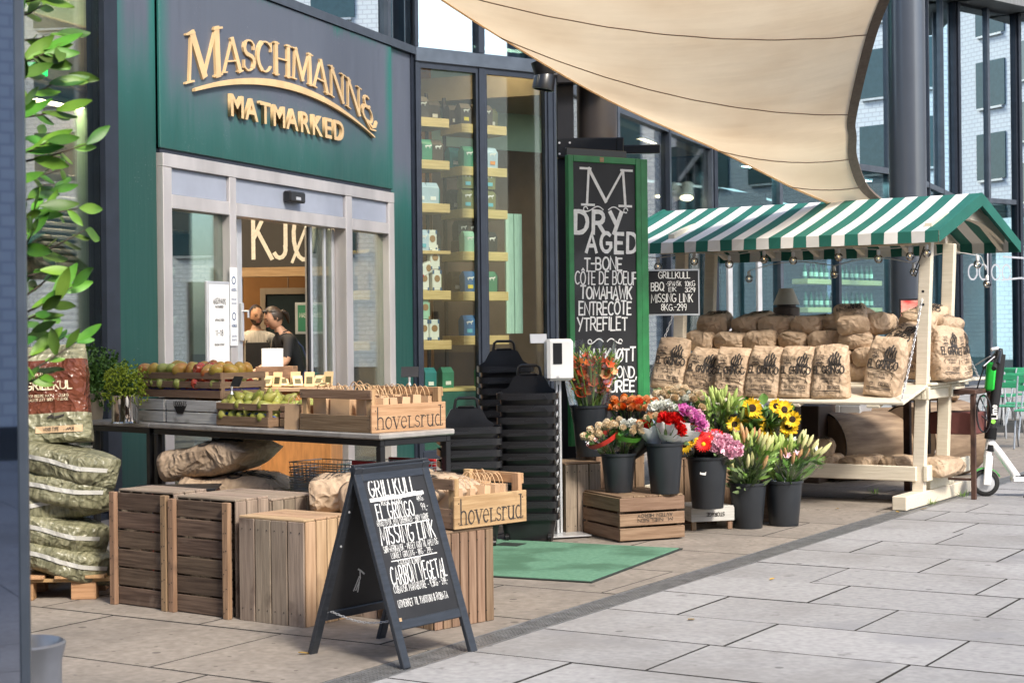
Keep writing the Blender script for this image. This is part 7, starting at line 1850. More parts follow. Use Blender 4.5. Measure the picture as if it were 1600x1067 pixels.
def bouquet(lab, base, top, spread, heads, leaf='dark', wrap='clear', nleaf=26, stems=14, facing=.5, leafL=.07, leafW=.028, band=None, droop=0.0, grp='bunches of cut flowers'):
    """base/top: world points of the bunch; heads: list of (kind, colour, count, size)"""
    base = Vector(base); top = Vector(top); t = thing('flower_bouquet', lab, 'bouquet', base, group=grp); ax = top-base; Ln = ax.length; d = ax.normalized()
    Q = look(d); camd = Vector((-base.x, -base.y, .9)).normalized()
    hs = [h for h in heads for _ in range(h[2])]; random.shuffle(hs); n = len(hs); sm = MB(); lm = MB()
    pts = []
    for i, (kind, colr, _, s_) in enumerate(hs):
        a = i*2.39996+random.uniform(-.3, .3); r = spread*math.sqrt((i+.5)/n)
        lz = Ln*(1-.10*(r/spread)**2)+random.uniform(-.06, .03)*Ln
        p = Q @ Vector((r*math.cos(a), r*math.sin(a), lz)); nd = (d+(Q @ Vector((math.cos(a), math.sin(a), 0)))*.6*r/spread+camd*facing+Vector((random.uniform(-.2, .2),)*3)).normalized()
        if kind == 'lily_bud': nd = (d*1.6+(Q @ Vector((math.cos(a), math.sin(a), 0)))*.5*r/spread+Vector((random.uniform(-.25, .25), random.uniform(-.25, .25), 0))).normalized()
        s2 = s_*random.uniform(.95, 1.25)*(1.35 if kind in ('rose', 'carnation', 'lily_bud') else 1.2)
        b = link('bloom', bloom(kind, colr, i % 2), t); b.matrix_basis = Matrix.Translation(p) @ look(nd) @ RZ(random.uniform(0, 6)) @ Matrix.Scale(s2, 4)
        if kind == 'sunflower': link('seed_disc', disc_me, b)
        pts.append((p, nd))
        mid = (Q @ Vector((r*.35*math.cos(a), r*.35*math.sin(a), Ln*.45))); sm.tube([Q @ Vector((r*.12*math.cos(a), r*.12*math.sin(a), 0)), mid, p-nd*.02*s2], .0028, 5, caps=False)
    sm.build('stems', m_stem, t, smooth=180, kind='stuff')
    for i in range(nleaf):
        a = random.uniform(0, 6.28); h = Ln*random.uniform(.30, .97); r = spread*(.35+.65*h/Ln)*random.uniform(.5, 1.05)
        p = Q @ Vector((r*.8*math.cos(a), r*.8*math.sin(a), h)); dd = (d*random.uniform(.1, 1.2)+(Q @ Vector((math.cos(a), math.sin(a), 0)))*random.uniform(.3, 1)).normalized()
        s_ = random.uniform(.7, 1.3); LM = leafmesh(leafL*s_, leafW*s_)
        x = dd; y = Vector((random.uniform(-1, 1), random.uniform(-1, 1), random.uniform(-.4, .4))).cross(x).normalized(); z = x.cross(y)
        lm.add(LM.v, LM.f, 0, Matrix(((x.x, y.x, z.x, p.x), (x.y, y.y, z.y, p.y), (x.z, y.z, z.z, p.z), (0, 0, 0, 1))))
    if nleaf: lm.build('leaves', {'dark': m_leaf, 'light': m_leafl, 'grey': m_leafg}[leaf], t, smooth=180, kind='stuff')
    if wrap:
        mm = {'clear': m_cello, 'white': m_sleeve_w, 'red': m_sleeve_r, 'black': m_sleeve_k}[wrap]
        mb = MB(); n_ = 18; rows_ = [(0.0, .22), (.25, .42), (.5, .72), (.75, .98), (.93, 1.12)]
        full = wrap == 'clear'; vs = []
        for h, rr in rows_:
            for k in range(n_+1):
                an = 2*math.pi*k/n_ ; jg = 1+.07*math.sin(k*3.1)+random.uniform(-.03, .03); hh = h*Ln*(1.0 if full else .80)
                if h > .9: hh += Ln*.07*math.sin(k*2.3)
                vs.append(Q @ Vector((spread*rr*jg*math.cos(an), spread*rr*jg*math.sin(an), hh)))
        mb.add(vs, [(j*(n_+1)+k, j*(n_+1)+k+1, (j+1)*(n_+1)+k+1, (j+1)*(n_+1)+k) for j in range(4) for k in range(n_)])
        mb.build('wrapping_sleeve', mm, t, smooth=180 if full else 50)
    if band:
        mb = MB(); vs = []
        for h, rr in ((.66, .93), (.80, 1.08)):
            for k in range(15): 
                an = 2*math.pi*k/14; vs.append(Q @ Vector((spread*rr*1.06*math.cos(an), spread*rr*1.06*math.sin(an), Ln*h)))
        mb.add(vs, [(k, k+1, 15+k+1, 15+k) for k in range(14)]).build('sleeve_band', band, t, smooth=180)
    return t
def B(lab, px0, py0, Y0, px1, py1, Y1, spread, heads, **k): return bouquet(lab, at(px0, py0, Y0), at(px1, py1, Y1), spread, heads, **k)
# bucket 1: roses, on the apple crate
p1, h1, _ = bucket(967, 768, .128, .28, 'charcoal bucket of cream and red roses on the apple crate', zb=.324)
B('bunch of cream roses in a red edged clear sleeve, leftmost of the low buckets', 962, 722, p1.y, 935, 672, p1.y-.05, .115, [('rose', 'cream', 13, 1.0)], leaf='dark', nleaf=36, band=m_sleeve_r)
B('bunch of cream white carnations with a green sleeve band', 972, 722, p1.y, 983, 664, p1.y-.08, .10, [('rose', 'cream', 8, .95), ('carnation', 'white', 3, 1.0)], leaf='dark', nleaf=34, band=m_sleeve_g)
B('two red roses in a dark sleeve at the right of the cream bunches', 980, 724, p1.y, 1012, 672, p1.y+.02, .08, [('rose', 'red', 3, 1.45)], leaf='dark', nleaf=16, wrap='black')
# bucket 2: red and pink
p2, h2, _ = bucket(1039, 770, .135, .36, 'tall charcoal bucket with white sleeved red and pink flowers on the apple crate', zb=.324)
B('bunch of large red carnations in a white paper sleeve', 1040, 700, p2.y, 1052, 660, p2.y-.10, .10, [('peony', 'red', 4, .95)], leaf='grey', nleaf=10, wrap='white')
B('bunch of magenta and pale pink carnations in a white sleeve', 1045, 700, p2.y, 1086, 650, p2.y-.02, .10, [('carnation', 'magenta', 10, 1.2), ('carnation', 'pink', 5, 1.2)], leaf='grey', nleaf=14, wrap='white')
B('bunch of small white carnations between the roses and the pink ones', 1035, 705, p2.y+.12, 1040, 636, p2.y+.16, .12, [('carnation', 'white', 14, 1.0)], leaf='grey', nleaf=26)
B('bunch of pale orange roses with pink ones in a printed sleeve', 1028, 705, p2.y+.05, 1012, 655, p2.y+.06, .09, [('rose', 'cream', 3, .9), ('rose', 'peach', 3, .9)], leaf='grey', nleaf=12, wrap='white')
# bucket back left: gladioli
p0, h0, _ = bucket(922, 720, .135, .38, 'charcoal bucket of orange gladioli on the tall crates under the chalkboard', zb=.55, Y=12.45)
gl = MB()
def gladiolus(k, px, tip, hasf):
    b = Vector((p0.x+random.uniform(-.05, .05), 12.45+random.uniform(-.05, .05), .80)); tpnt = at(px, tip, 12.45+random.uniform(-.15, .12))
    t = thing('gladiolus', f'orange gladiolus spike, {ordn[k]} from the left in the tall bunch' if hasf else f'green gladiolus spike in bud, {ordn[k] if k < 12 else "last"} from the left in the tall bunch', 'flower', b, group='gladioli')
    v = tpnt-b; Ln = v.length; d = v.normalized(); Q = look(d); sm = MB()
    sm.tube([(0, 0, 0), v*.5, v], [.006, .005, .002], 6); 
    for i in range(3):
        a = random.uniform(0, 6.28); LM = leafmesh(Ln*random.uniform(.6, .95), .022, 7); x = (d+Vector((math.cos(a), math.sin(a), 0))*.12).normalized(); y = Vector((math.sin(a), -math.cos(a), .1)).cross(x).normalized(); z = x.cross(y)
        sm.add(LM.v, LM.f, 1, Matrix(((x.x, y.x, z.x, 0), (x.y, y.y, z.y, 0), (x.z, y.z, z.z, 0), (0, 0, 0, 1))))
    for i in range(9):
        s_ = i % 2*2-1; q = v*(.62+.04*i); w = (d*1.0+(Q @ Vector((s_*.5, -.3, 0)))).normalized(); sm.tube([q, q+w*.03, q+w*.055], [.005, .008, .002], 6, mi=1)
    sm.build('stalk', [m_leafl, m_leafl], t, smooth=60)
    if hasf:
        for i in range(9):
            q = v*(.42+.055*i); a = i*2.4; o = link('floret', bloom('floret', ('coral', 'peach', 'orange', 'pink')[(i+k) % 4 if (i+k) % 7 else 0], i % 2), t)
            w = (d*.9+(Q @ Vector((math.cos(a), math.sin(a), 0)))*.8+Vector((0, -.5, 0))).normalized(); o.matrix_basis = Matrix.Translation(q) @ look(w) @ RZ(a) @ Matrix.Scale(random.uniform(1.35, 1.8)*(1-.04*i), 4)
for k, px in enumerate((888, 896, 903, 911, 918, 926, 934, 942, 950, 958, 964, 970)): gladiolus(k, px+random.uniform(-2, 2), [560, 545, 552, 538, 541, 548, 546, 541, 552, 549, 562, 560][k], k not in (3, 6))
sv = thing('cellophane_sleeve', 'clear cellophane sleeve round the tall gladioli', 'sleeve', (p0.x, 12.45, .80))
mb = MB(); vs = []
for h, rx_ in ((0, .12), (.2, .16), (.4, .19), (.58, .205)):
    for k in range(25): a = 2*math.pi*k/24; vs.append((rx_*math.cos(a)*(1+.06*math.sin(k*3)), rx_*.8*math.sin(a), h+(.06*math.sin(k*1.9) if h > .5 else 0)))
mb.add(vs, [(j*25+k, j*25+k+1, (j+1)*25+k+1, (j+1)*25+k) for j in range(3) for k in range(24)]).build('sleeve_film', m_cello, sv, smooth=180)
# hidden back buckets with orange roses, cream roses, lilies and sunflowers
pa, _, _ = bucket(990, 700, .13, .36, 'charcoal bucket of orange roses behind the first two buckets', zb=.56, Y=12.65)
B('bunch of orange roses with green sepals below the chalkboard', 985, 690, 12.6, 977, 630, 12.5, .12, [('rose', 'peach', 9, 1.05), ('rose', 'orange', 6, 1.05)], leaf='dark', nleaf=24)
B('bunch of peach orange roses, right of the deeper orange ones', 1000, 690, 12.6, 1010, 630, 12.5, .11, [('rose', 'peach', 10, 1.0), ('rose', 'coral', 2, 1.0)], leaf='dark', nleaf=20)
pb_, _, _ = bucket(1058, 690, .13, .36, 'charcoal bucket of cream roses in front of the stall', zb=.51, Y=12.9)
B('bunch of pale cream roses in cellophane in front of the first sacks', 1052, 690, 12.9, 1050, 612, 12.8, .12, [('rose', 'cream', 13, 1.0)], leaf='grey', nleaf=24)
B('bunch of cream roses wrapped partly in black paper', 1062, 690, 12.9, 1088, 622, 12.8, .10, [('rose', 'cream', 7, 1.0), ('rose', 'white', 3, 1.0)], leaf='grey', nleaf=18, wrap='black')
pc, _, _ = bucket(1130, 700, .13, .36, 'charcoal bucket of lily greens behind the third bucket', zb=.47, Y=13.0)
B('bunch of green lily stems with closed buds before the third sack', 1125, 705, 12.95, 1118, 628, 12.85, .15, [('lily_bud', 'bud', 20, 1.0)], leaf='light', nleaf=110, leafL=.11, leafW=.024)
B('second bunch of lily greens, spreading right in front of the sacks', 1135, 705, 12.95, 1150, 645, 12.85, .13, [('lily_bud', 'bud', 10, 1.0)], leaf='light', nleaf=60, leafL=.11, leafW=.024)
pd, _, _ = bucket(1200, 720, .14, .36, 'charcoal bucket of sunflowers behind the lily buckets', zb=.34, Y=12.95)
kd = thing('bucket_stool', 'low wooden box holding the sunflower bucket', 'box', (pd.x, 12.95, 0)); plank(kd, .34, .33, .33, (0, 0, .168), 'xy', m_wood_md, 'box_body')
sf_pts = [(1175, 638, 1.25), (1148, 663, .95), (1155, 684, .65), (1188, 659, .75), (1198, 672, 1.0), (1225, 640, 1.1), (1232, 666, 1.25), (1176, 674, .6), (1212, 634, .9), (1238, 655, 1.0)]
for k, (px, py, s_) in enumerate(sf_pts):
    b0 = Vector((pd.x+random.uniform(-.04, .04), 12.95, .62)); hp = at(px, py, 12.75+random.uniform(-.08, .12)); t = thing('sunflower', f'yellow sunflower with dark centre, {["large, top left", "leftmost", "small, lowest left", "small, middle", "long, lower middle", "upper right", "large, right", "small half hidden, left middle", "upper middle", "half hidden behind the large right one"][k]} in the sunflower bunch', 'flower', b0, group='sunflowers')
    v = hp-b0; MB().tube([(0, 0, 0), (v.x*.3, v.y*.3, v.z*.5), tuple(v*.97)], .005, 6).build('stem', m_stem, t, smooth=180)
    nd = Vector((random.uniform(-.5, .5), -1, random.uniform(-.1, .6))).normalized(); o = link('bloom', bloom('sunflower', 'yellow', k % 2), t); o.matrix_basis = Matrix.Translation(v) @ look(nd) @ RZ(k) @ Matrix.Scale(s_*.95, 4); link('seed_disc', disc_me, o)
    for j in range(2):
        LM = leafmesh(.13, .085); a = random.uniform(0, 6.28); lf = LM.mesh('leaf', m_leaf, 180); o = link('leaf', lf, t); o.matrix_basis = Matrix.Translation(v*random.uniform(.5, .9)) @ RZ(a) @ RY(R(random.uniform(-50, 10)))
B('leafy sunflower greens filling the bunch', 1195, 712, 12.95, 1195, 640, 12.85, .20, [('lily_bud', 'bud', 5, .5)], leaf='dark', nleaf=70, leafL=.12, leafW=.07, wrap='clear')
# bucket 3 on the storage crate
p3, h3, _ = bucket(1106, 793, .152, .38, 'charcoal bucket with a white price sticker on the storage crate', zb=.178, sticker=True)
B('bunch of yellow gerberas at the left of the third bucket', 1095, 735, p3.y, 1078, 689, p3.y-.05, .07, [('gerbera', 'yellow', 5, 1.0)], leaf='grey', nleaf=10, facing=.9)
B('bunch of red gerberas with a black sleeve in the third bucket', 1102, 735, p3.y, 1103, 684, p3.y-.08, .09, [('gerbera', 'red', 8, 1.15)], leaf='grey', nleaf=8, facing=.6, wrap='black')
B('bunch of deep red flowers behind the pink peonies', 1112, 735, p3.y, 1120, 682, p3.y+.05, .08, [('gerbera', 'red', 6, 1.1), ('carnation', 'magenta', 3, 1)], leaf='grey', nleaf=10)
B('bunch of pale pink peonies in the third bucket', 1115, 735, p3.y, 1134, 697, p3.y-.10, .10, [('peony', 'pink', 7, 1.05)], leaf='grey', nleaf=14, facing=.8)
B('red carnation bunch behind the yellow gerberas', 1092, 735, p3.y+.1, 1082, 672, p3.y+.12, .07, [('carnation', 'red', 4, 1.1), ('carnation', 'magenta', 3, 1.1)], leaf='dark', nleaf=12)
# buckets 4 and 5: lilies
p4, h4, _ = bucket(1169, 824, .142, .34, 'charcoal bucket of closed lilies standing on the paving')
for k, (px, py) in enumerate(((1148, 700), (1168, 688), (1190, 700))): B(f'bunch of closed lilies with {["green buds, left", "green and reddish buds, middle", "pale buds, right"][k]} in the fourth bucket', 1169, 772, p4.y, px, py, p4.y-.03*k, .10, [('lily_bud', ['bud', 'rbud', 'ybud'][k], 9, 1.0), ('lily_bud', 'bud', 6, .9)], leaf='light' if k != 1 else 'grey', nleaf=52, leafL=.11, leafW=.022)
B('leafy front stems of the closed lilies drooping over the rim', 1169, 785, p4.y-.02, 1168, 725, p4.y-.10, .13, [('lily_bud', 'rbud', 3, .9), ('lily_bud', 'ybud', 4, .9)], leaf='grey', nleaf=60, leafL=.12, leafW=.026, wrap=None)
p5, h5, _ = bucket(1225, 820, .145, .34, 'rightmost charcoal bucket of opening lilies on the paving')
B('bunch of opening white lilies leaning right in cellophane', 1225, 770, p5.y, 1262, 700, p5.y-.02, .14, [('lily', 'white', 2, .7), ('lily_bud', 'ybud', 12, 1.0)], leaf='light', nleaf=40, leafL=.10, leafW=.026)
B('bunch of white lilies and green leaves in the fifth bucket', 1222, 770, p5.y, 1215, 700, p5.y+.02, .13, [('lily', 'white', 2, .7), ('lily_bud', 'bud', 12, 1.0)], leaf='light', nleaf=50, leafL=.10, leafW=.03)
B('bunch of dusky pink lilies in the fifth bucket', 1230, 770, p5.y-.03, 1240, 712, p5.y-.12, .10, [('lily', 'pink', 3, .55), ('lily_bud', 'rbud', 7, .9)], leaf='dark', nleaf=34, leafL=.09, leafW=.03)

# ================================================================== herbs on the table
m_parsl = mat('parsley_leaf', (.05, .14, .015), col2=(.12, .25, .035), scale=20, rough=.5, rnd=.2); m_dill = mat('yellow_green_florets', (.22, .30, .015), col2=(.34, .42, .03), scale=20, rough=.6, rnd=.15)
m_cream_pot = mat('cream_wrap_pot', (.50, .42, .30), rough=.6, var=.12)
def herbs(lab, p, rx, rz_, n, mm, lf, potb):
    t = thing('herb_pot', lab, 'plant', p); potb(t); mb = MB()
    st = MB()
    for i in range(n):
        u = random.uniform(-1, 1); a = random.uniform(0, 6.28); r = (random.random()**.4); q = Vector((rx*r*math.cos(a)*math.sqrt(1-u*u), rx*.8*r*math.sin(a)*math.sqrt(1-u*u), rz_*r*u))
        cl = 1+.22*noise.noise(q*9+Vector((3, 0, rx)))*2; q *= cl; q.z += .26
        for k in range(3):
            LM = leafmesh(lf*random.uniform(.7, 1.2), lf*.8, 2); E_ = Euler((random.uniform(-1.5, 1.5), random.uniform(-1.5, 1.5), random.uniform(0, 6.28))).to_matrix().to_4x4(); mb.add(LM.v, LM.f, 0, Matrix.Translation(q) @ E_)
        if i % 9 == 0: st.tube([(0, 0, .12), tuple(q*.6+Vector((0, 0, .08))), tuple(q)], .0025, 4, caps=False)
    mb.build('leaves', mm, t, smooth=180, kind='stuff'); st.build('stems', m_stem, t, kind='stuff')
def potA(t): MB().lathe([(.080, -.03), (.085, 0), (.10, .17), (.105, .172), (.098, .165)], 16).build('paper_pot', m_cream_pot, t, smooth=30)
m_chrome = mat('polished_steel', (.7, .68, .66), rough=.06, metal=1.0, var=0)
def potB(t): MB().lathe([(.095, 0), (.098, .004), (.090, .012), (.090, .185), (.093, .19), (.088, .188)], 40).build('steel_pot', m_chrome, t, smooth=40)
hp1 = at(142, 650, 11.75); hp2 = at(196, 652, 11.2)
herbs('dark green parsley spilling from a cream pot at the left table end', (hp1.x, 11.75, TZ+.03), .27, .22, 1100, m_parsl, .026, potA)
herbs('yellow green herb bunch in a polished steel pot', (hp2.x, 11.2, TZ), .175, .15, 800, m_dill, .016, potB)
wb = thing('wicker_basket', 'wicker handled basket with pale squash behind the long fruit crate', 'basket', M=tp_(-2.1, .50, .0)); m_wick = mat('wicker', (.35, .17, .07), rough=.7, var=.2)
MB().lathe([(.16, 0), (.20, .16), (.21, .17)], 20).build('basket_wall', m_wick, wb, smooth=60)
for x in (-.16, .10): MB().tube([(x-.06*math.cos(a), 0, .17+.07*math.sin(a)) for a in [math.pi*k/10 for k in range(11)]], .010, 6).build('handle', m_wick, wb)
mqs = mat('pale_squash', (.55, .56, .36), rough=.5, var=.15)
for k, (x, y, z) in enumerate(((-.06, .0, .20), (.07, .02, .19), (.20, -.02, .18), (-.22, 0, .18))): o = MB().sphere((0, 0, 0), .062, 12, 8, sc3=(1, 1, .8)).build('squash', mqs, None, smooth=180, label=f'pale green squash, {ordn[k]} in the wicker basket behind the fruit crate', cat='squash', group='pale squashes'); o.matrix_basis = tp_(-2.1, .50, .0) @ TR(x, y, z)
# weeds at the drain
for k, (px, py) in enumerate(((1366, 772), (1455, 788), (1505, 776))):
    t = thing('weed', ['grass tuft under the low stall shelf', 'grass tuft at the foot of the front stall post', 'small weed between drain and scooter wheel', 'tiny moss tuft in a paving joint near the lower edge'][k], 'weed', gnd(px, py)); mb = MB()
    for i in range(26):
        LM = leafmesh(random.uniform(.03, .075)*(.5 if k == 3 else 1), .006, 3); mb.add(LM.v, LM.f, 0, RZ(random.uniform(0, 6.28)) @ TR(random.uniform(0, .04), 0, 0) @ RY(R(random.uniform(-85, -20))))
    mb.build('blades', m_leafl, t, smooth=180, kind='stuff')
m_dl = mat('dry_leaf', (.40, .25, .05), rough=.7, var=.3, rnd=.3)
for k, (px, py) in enumerate(((466, 1022), (1307, 796), (1424, 797), (1448, 796), (1210, 905), (1400, 800), (455, 918), (1075, 970))):
    o = leafmesh(.05, .03, 3).build('fallen_leaf', m_dl, None, smooth=180, label=['yellow fallen leaf by the rear leg of the folding chalkboard', 'dry leaf on the paving before the stall', 'dry leaf at the drain by the stall foot', 'brown leaf between drain and stall post', 'dry leaf beside the drain in mid paving', 'dry leaf just left of the stall foot beam', 'dry leaf before the grey planked crate', 'dry leaf right of the folding chalkboard on the slabs'][k], cat='leaf'); o.matrix_basis = Matrix.Translation(gnd(px, py)+Vector((0, 0, .008))) @ RZ(k)

# ================================================================== bay tree, out of focus in front
bay = thing('bay_tree', 'out of focus bay tree with glossy leaves at the left edge', 'tree', (bp_.x+.02, 4.7, .5))
m_bay = mat('bay_leaf', (.055, .165, .012), col2=(.14, .30, .035), scale=9, rough=.48, rnd=.55, hue=.02, spec=.5); m_bark = mat('bay_bark', (.06, .045, .03), rough=.8, var=.3)
MB().tube([(0, 0, 0), (.01, 0, .5), (-.01, 0, 1.1), (.0, 0, 2.2)], [.016, .014, .010, .004], 8).build('trunk', m_bark, bay, smooth=180)
lfm = [leafmesh(.108, .038, 6).mesh('leaf', m_bay, 180), leafmesh(.078, .029, 6).mesh('leaf', m_bay, 180)]
random.seed(15); nl = 0; br = MB()
for i in range(58):
    z = .86+1.25*i/58; a = -math.pi/2+math.pi*.95*math.sin(i*2.4)*.75+.6; ln = random.uniform(.08, .21)*(1.0 if z < 1.5 else .9); q0 = Vector((0, 0, z)); dirv = Vector((math.cos(a), math.sin(a), random.uniform(.15, .6))).normalized(); q1 = q0+dirv*ln
    br.tube([q0, q0.lerp(q1, .5)+Vector((0, 0, -.005)), q1], [.004, .003, .0015], 5)
    for j in range(5):
        if nl >= 290: break
        f_ = .25+.75*j/4; p = q0.lerp(q1, f_); x = (dirv+Vector((random.uniform(-.9, .9), random.uniform(-.9, .9), random.uniform(-.7, .6)))).normalized(); y = Vector((random.uniform(-.7, .7), -1, random.uniform(-.2, .9))).cross(x).normalized(); zz = x.cross(y)
        o = link('leaf', lfm[j % 2], bay); o.matrix_basis = Matrix(((x.x, y.x, zz.x, p.x), (x.y, y.y, zz.y, p.y), (x.z, y.z, zz.z, p.z), (0, 0, 0, 1))) @ Matrix.Scale(random.uniform(.75, 1.15), 4); nl += 1
br.build('twigs', m_bark, bay, smooth=180)

# ================================================================== two people inside the door
m_skin = mat('skin', (.52, .29, .19), rough=.5, var=.06, scale=8, sss=0); m_hair = mat('dark_brown_hair', (.030, .015, .008), rough=.45, var=.4, scale=6, stretch=(1, 1, 14)); m_shirt = mat('black_polo_shirt', (.018, .018, .022), rough=.8, var=.2, bump=.3, bscale=20); m_jean = mat('dark_jeans', (.02, .03, .06), rough=.8, var=.2)
m_bagb = mat('navy_bag_cloth', (.015, .035, .12), rough=.7, var=.2)
def skin(name, verts, edges, radii, mm, parent, root=0, sub=2, fmat=None):
    me = bpy.data.meshes.new(name); me.from_pydata([tuple(v) for v in verts], edges, []); o = bpy.data.objects.new('tmp', me); C.objects.link(o)
    sk = o.modifiers.new('s', 'SKIN'); sk.use_smooth_shade = True
    for i, r in enumerate(radii):
        r = r if isinstance(r, tuple) else (r, r); me.skin_vertices[0].data[i].radius = r
    me.skin_vertices[0].data[root].use_root = True
    sb = o.modifiers.new('u', 'SUBSURF'); sb.levels = sub; sb.render_levels = sub
    dg = bpy.context.evaluated_depsgraph_get(); m2 = bpy.data.meshes.new_from_object(o.evaluated_get(dg)); bpy.data.objects.remove(o)
    m2.materials.clear()
    for m in (mm if isinstance(mm, list) else [mm]): m2.materials.append(m)
    if fmat:
        for p in m2.polygons: p.material_index = fmat(p.center)
    m2.polygons.foreach_set('use_smooth', [True]*len(m2.polygons)); return link(name, m2, parent)
def head_mesh(nose=.018, w_=.074, mm=None, chin=0.0, eyesc=m_ink):
    # head facing -y, origin at the base of the skull
    mb = MB(); nu, nv = 28, 20; vs = []
    for j in range(nv+1):
        t = math.pi*j/nv
        for i in range(nu):
            a = 2*math.pi*i/nu; x, y, z = math.sin(t)*math.cos(a), math.sin(t)*math.sin(a), math.cos(t)
            X = w_*x*(1-.20*max(0, -z)**1.2); Y = .095*y*(1-.12*max(0, -z)); Z = .118*z
            if y < 0:
                fr_ = -y*(1-abs(x)**2)
                Z2 = z
                Y -= nose*math.exp(-((x/.16)**2)-((Z2+.12)/.20)**2)*1.35        # nose
                Y += .012*(math.exp(-(((abs(x)-.38)/.16)**2)-((Z2-.08)/.10)**2))    # eye sockets
                Y -= .007*math.exp(-((x/.3)**2)-((Z2+.46)/.08)**2)                 # lips
                Y -= .012*math.exp(-((x/.4)**2)-((Z2+.80)/.16)**2)                 # chin
                Y -= .005*math.exp(-((x/.6)**2)-((Z2-.22)/.08)**2)                 # brow
            vs.append((X, Y, Z+.10))
    fs = [(j*nu+i, (j+1)*nu+i, (j+1)*nu+(i+1) % nu, j*nu+(i+1) % nu) for j in range(nv) for i in range(nu)]
    mb.add(vs, fs)
    for s_ in (-1, 1): mb.sphere((s_*w_*.98, .01, .095), .016, 8, 6, sc3=(.5, 1, 1.7))
    return mb
def person(lab, M, scale=1.0): return thing('person', lab, 'person', M=M @ Matrix.Scale(scale, 4), group=None)
# the woman: turned to her right (our left), leaning over the counter
wp = at(459, 700, 17.6)
Mw = Matrix.Translation((wp.x, 17.6, .014)) @ RZ(R(-62)); wo = person('woman with dark ponytail and black polo shirt looking down, navy shoulder bag at her hip', Mw, 1.02)
V_ = [(0, .06, .95), (0, .04, 1.08), (0, -.02, 1.24), (0, -.09, 1.38), (0, -.13, 1.46), (0, -.17, 1.53),
      (.17, -.10, 1.385), (.21, -.15, 1.15), (.15, -.36, 1.06), (.13, -.43, 1.05), (-.17, -.10, 1.385), (-.21, -.14, 1.15), (-.15, -.35, 1.05), (-.13, -.42, 1.04),
      (.09, .06, .88), (.10, .03, .48), (.10, .07, .08), (.10, -.06, .03), (-.09, .06, .88), (-.10, .03, .48), (-.10, .07, .08), (-.10, -.06, .03)]
E_ = [(0,1),(1,2),(2,3),(3,4),(4,5),(3,6),(6,7),(7,8),(8,9),(3,10),(10,11),(11,12),(12,13),(0,14),(14,15),(15,16),(16,17),(0,18),(18,19),(19,20),(20,21)]
Rr = [(.15,.11),(.125,.095),(.145,.105),(.13,.085),(.055,.055),(.05,.05),.062,.046,.034,.028,.062,.046,.034,.028,.095,.062,.042,.04,.095,.062,.042,.04]
def wm(c):
    if c.z < .93: return 2
    if (c.y < -.155 and c.z < 1.17 and abs(c.x) > .08): return 1
    if abs(c.x) > .155 and c.z < 1.20: return 1
    if c.z > 1.445: return 1
    return 0
skin('body', V_, E_, Rr, [m_shirt, m_skin, m_jean], wo, 0, 2, wm)
hd = head_mesh().build('head', m_skin, wo, smooth=180); hd.matrix_basis = TR(0, -.17, 1.52) @ RX(R(24)) @ TR(0, 0, -.01)
def hair(parent, long_=True):
    mb = MB(); nu, nv = 24, 16; vs = []; fs = []
    for j in range(nv+1):
        t = math.pi*j/nv*.98
        for i in range(nu):
            a = 2*math.pi*i/nu; x, y, z = math.sin(t)*math.cos(a), math.sin(t)*math.sin(a), math.cos(t)
            vs.append((.081*x, .104*y+.004, .124*z+.105))
    for j in range(nv):
        for i in range(nu):
            a = 2*math.pi*(i+.5)/nu; y = math.sin(a); t = math.pi*(j+.5)/nv; z = math.cos(t)
            lim = .38+.5*max(0, -y)**.6-.85*max(0, y)
            if z > lim-.05 or (y > -.15 and z > -.25-.35*max(0, y)): fs.append((j*nu+i, (j+1)*nu+i, (j+1)*nu+(i+1) % nu, j*nu+(i+1) % nu))
    mb.add(vs, fs); return mb
h_ = hair(None); hh_ = h_.build('hair', m_hair, wo, smooth=180); hh_.matrix_basis = hd.matrix_basis.copy()
pt = MB().tube([(0, .09, .13), (0, .12, .12), (0, .145, .08), (.005, .14, .03), (0, .13, -.02)], [.018, .026, .028, .022, .006], 12); o = pt.build('ponytail', m_hair, wo, smooth=180); o.matrix_basis = hd.matrix_basis.copy()
sg = MB(); 
for s_ in (-1, 1): sg.sphere((s_*.034, -.062, .196), .024, 10, 7, sc3=(1.1, .5, .8))
sg.tube([(-.075, .03, .16), (-.07, -.045, .20), (.07, -.045, .20), (.075, .03, .16)], .004, 5); o = sg.build('sunglasses_on_head', m_blackp, wo, smooth=180); o.matrix_basis = hd.matrix_basis.copy()
def face(hd, par):
    e = MB()
    for s_ in (-1, 1): e.sphere((s_*.029, -.082, .108), .0085, 8, 6, sc3=(1.3, .7, .7))
    o = e.build('eyes', m_ink, par, smooth=180); o.matrix_basis = hd.matrix_basis.copy()
    e = MB()
    for s_ in (-1, 1): e.tube([(s_*.045, -.080, .126), (s_*.03, -.094, .131), (s_*.014, -.097, .127)], .0035, 5)
    o = e.build('eyebrows', m_hair, par, smooth=180); o.matrix_basis = hd.matrix_basis.copy()
    o = MB().tube([(-.022, -.094, .046), (0, -.103, .047), (.022, -.094, .046)], .005, 5).build('mouth', mat('lips', (.40, .13, .11), rough=.5, var=0), par, smooth=180); o.matrix_basis = hd.matrix_basis.copy()
face(hd, wo)
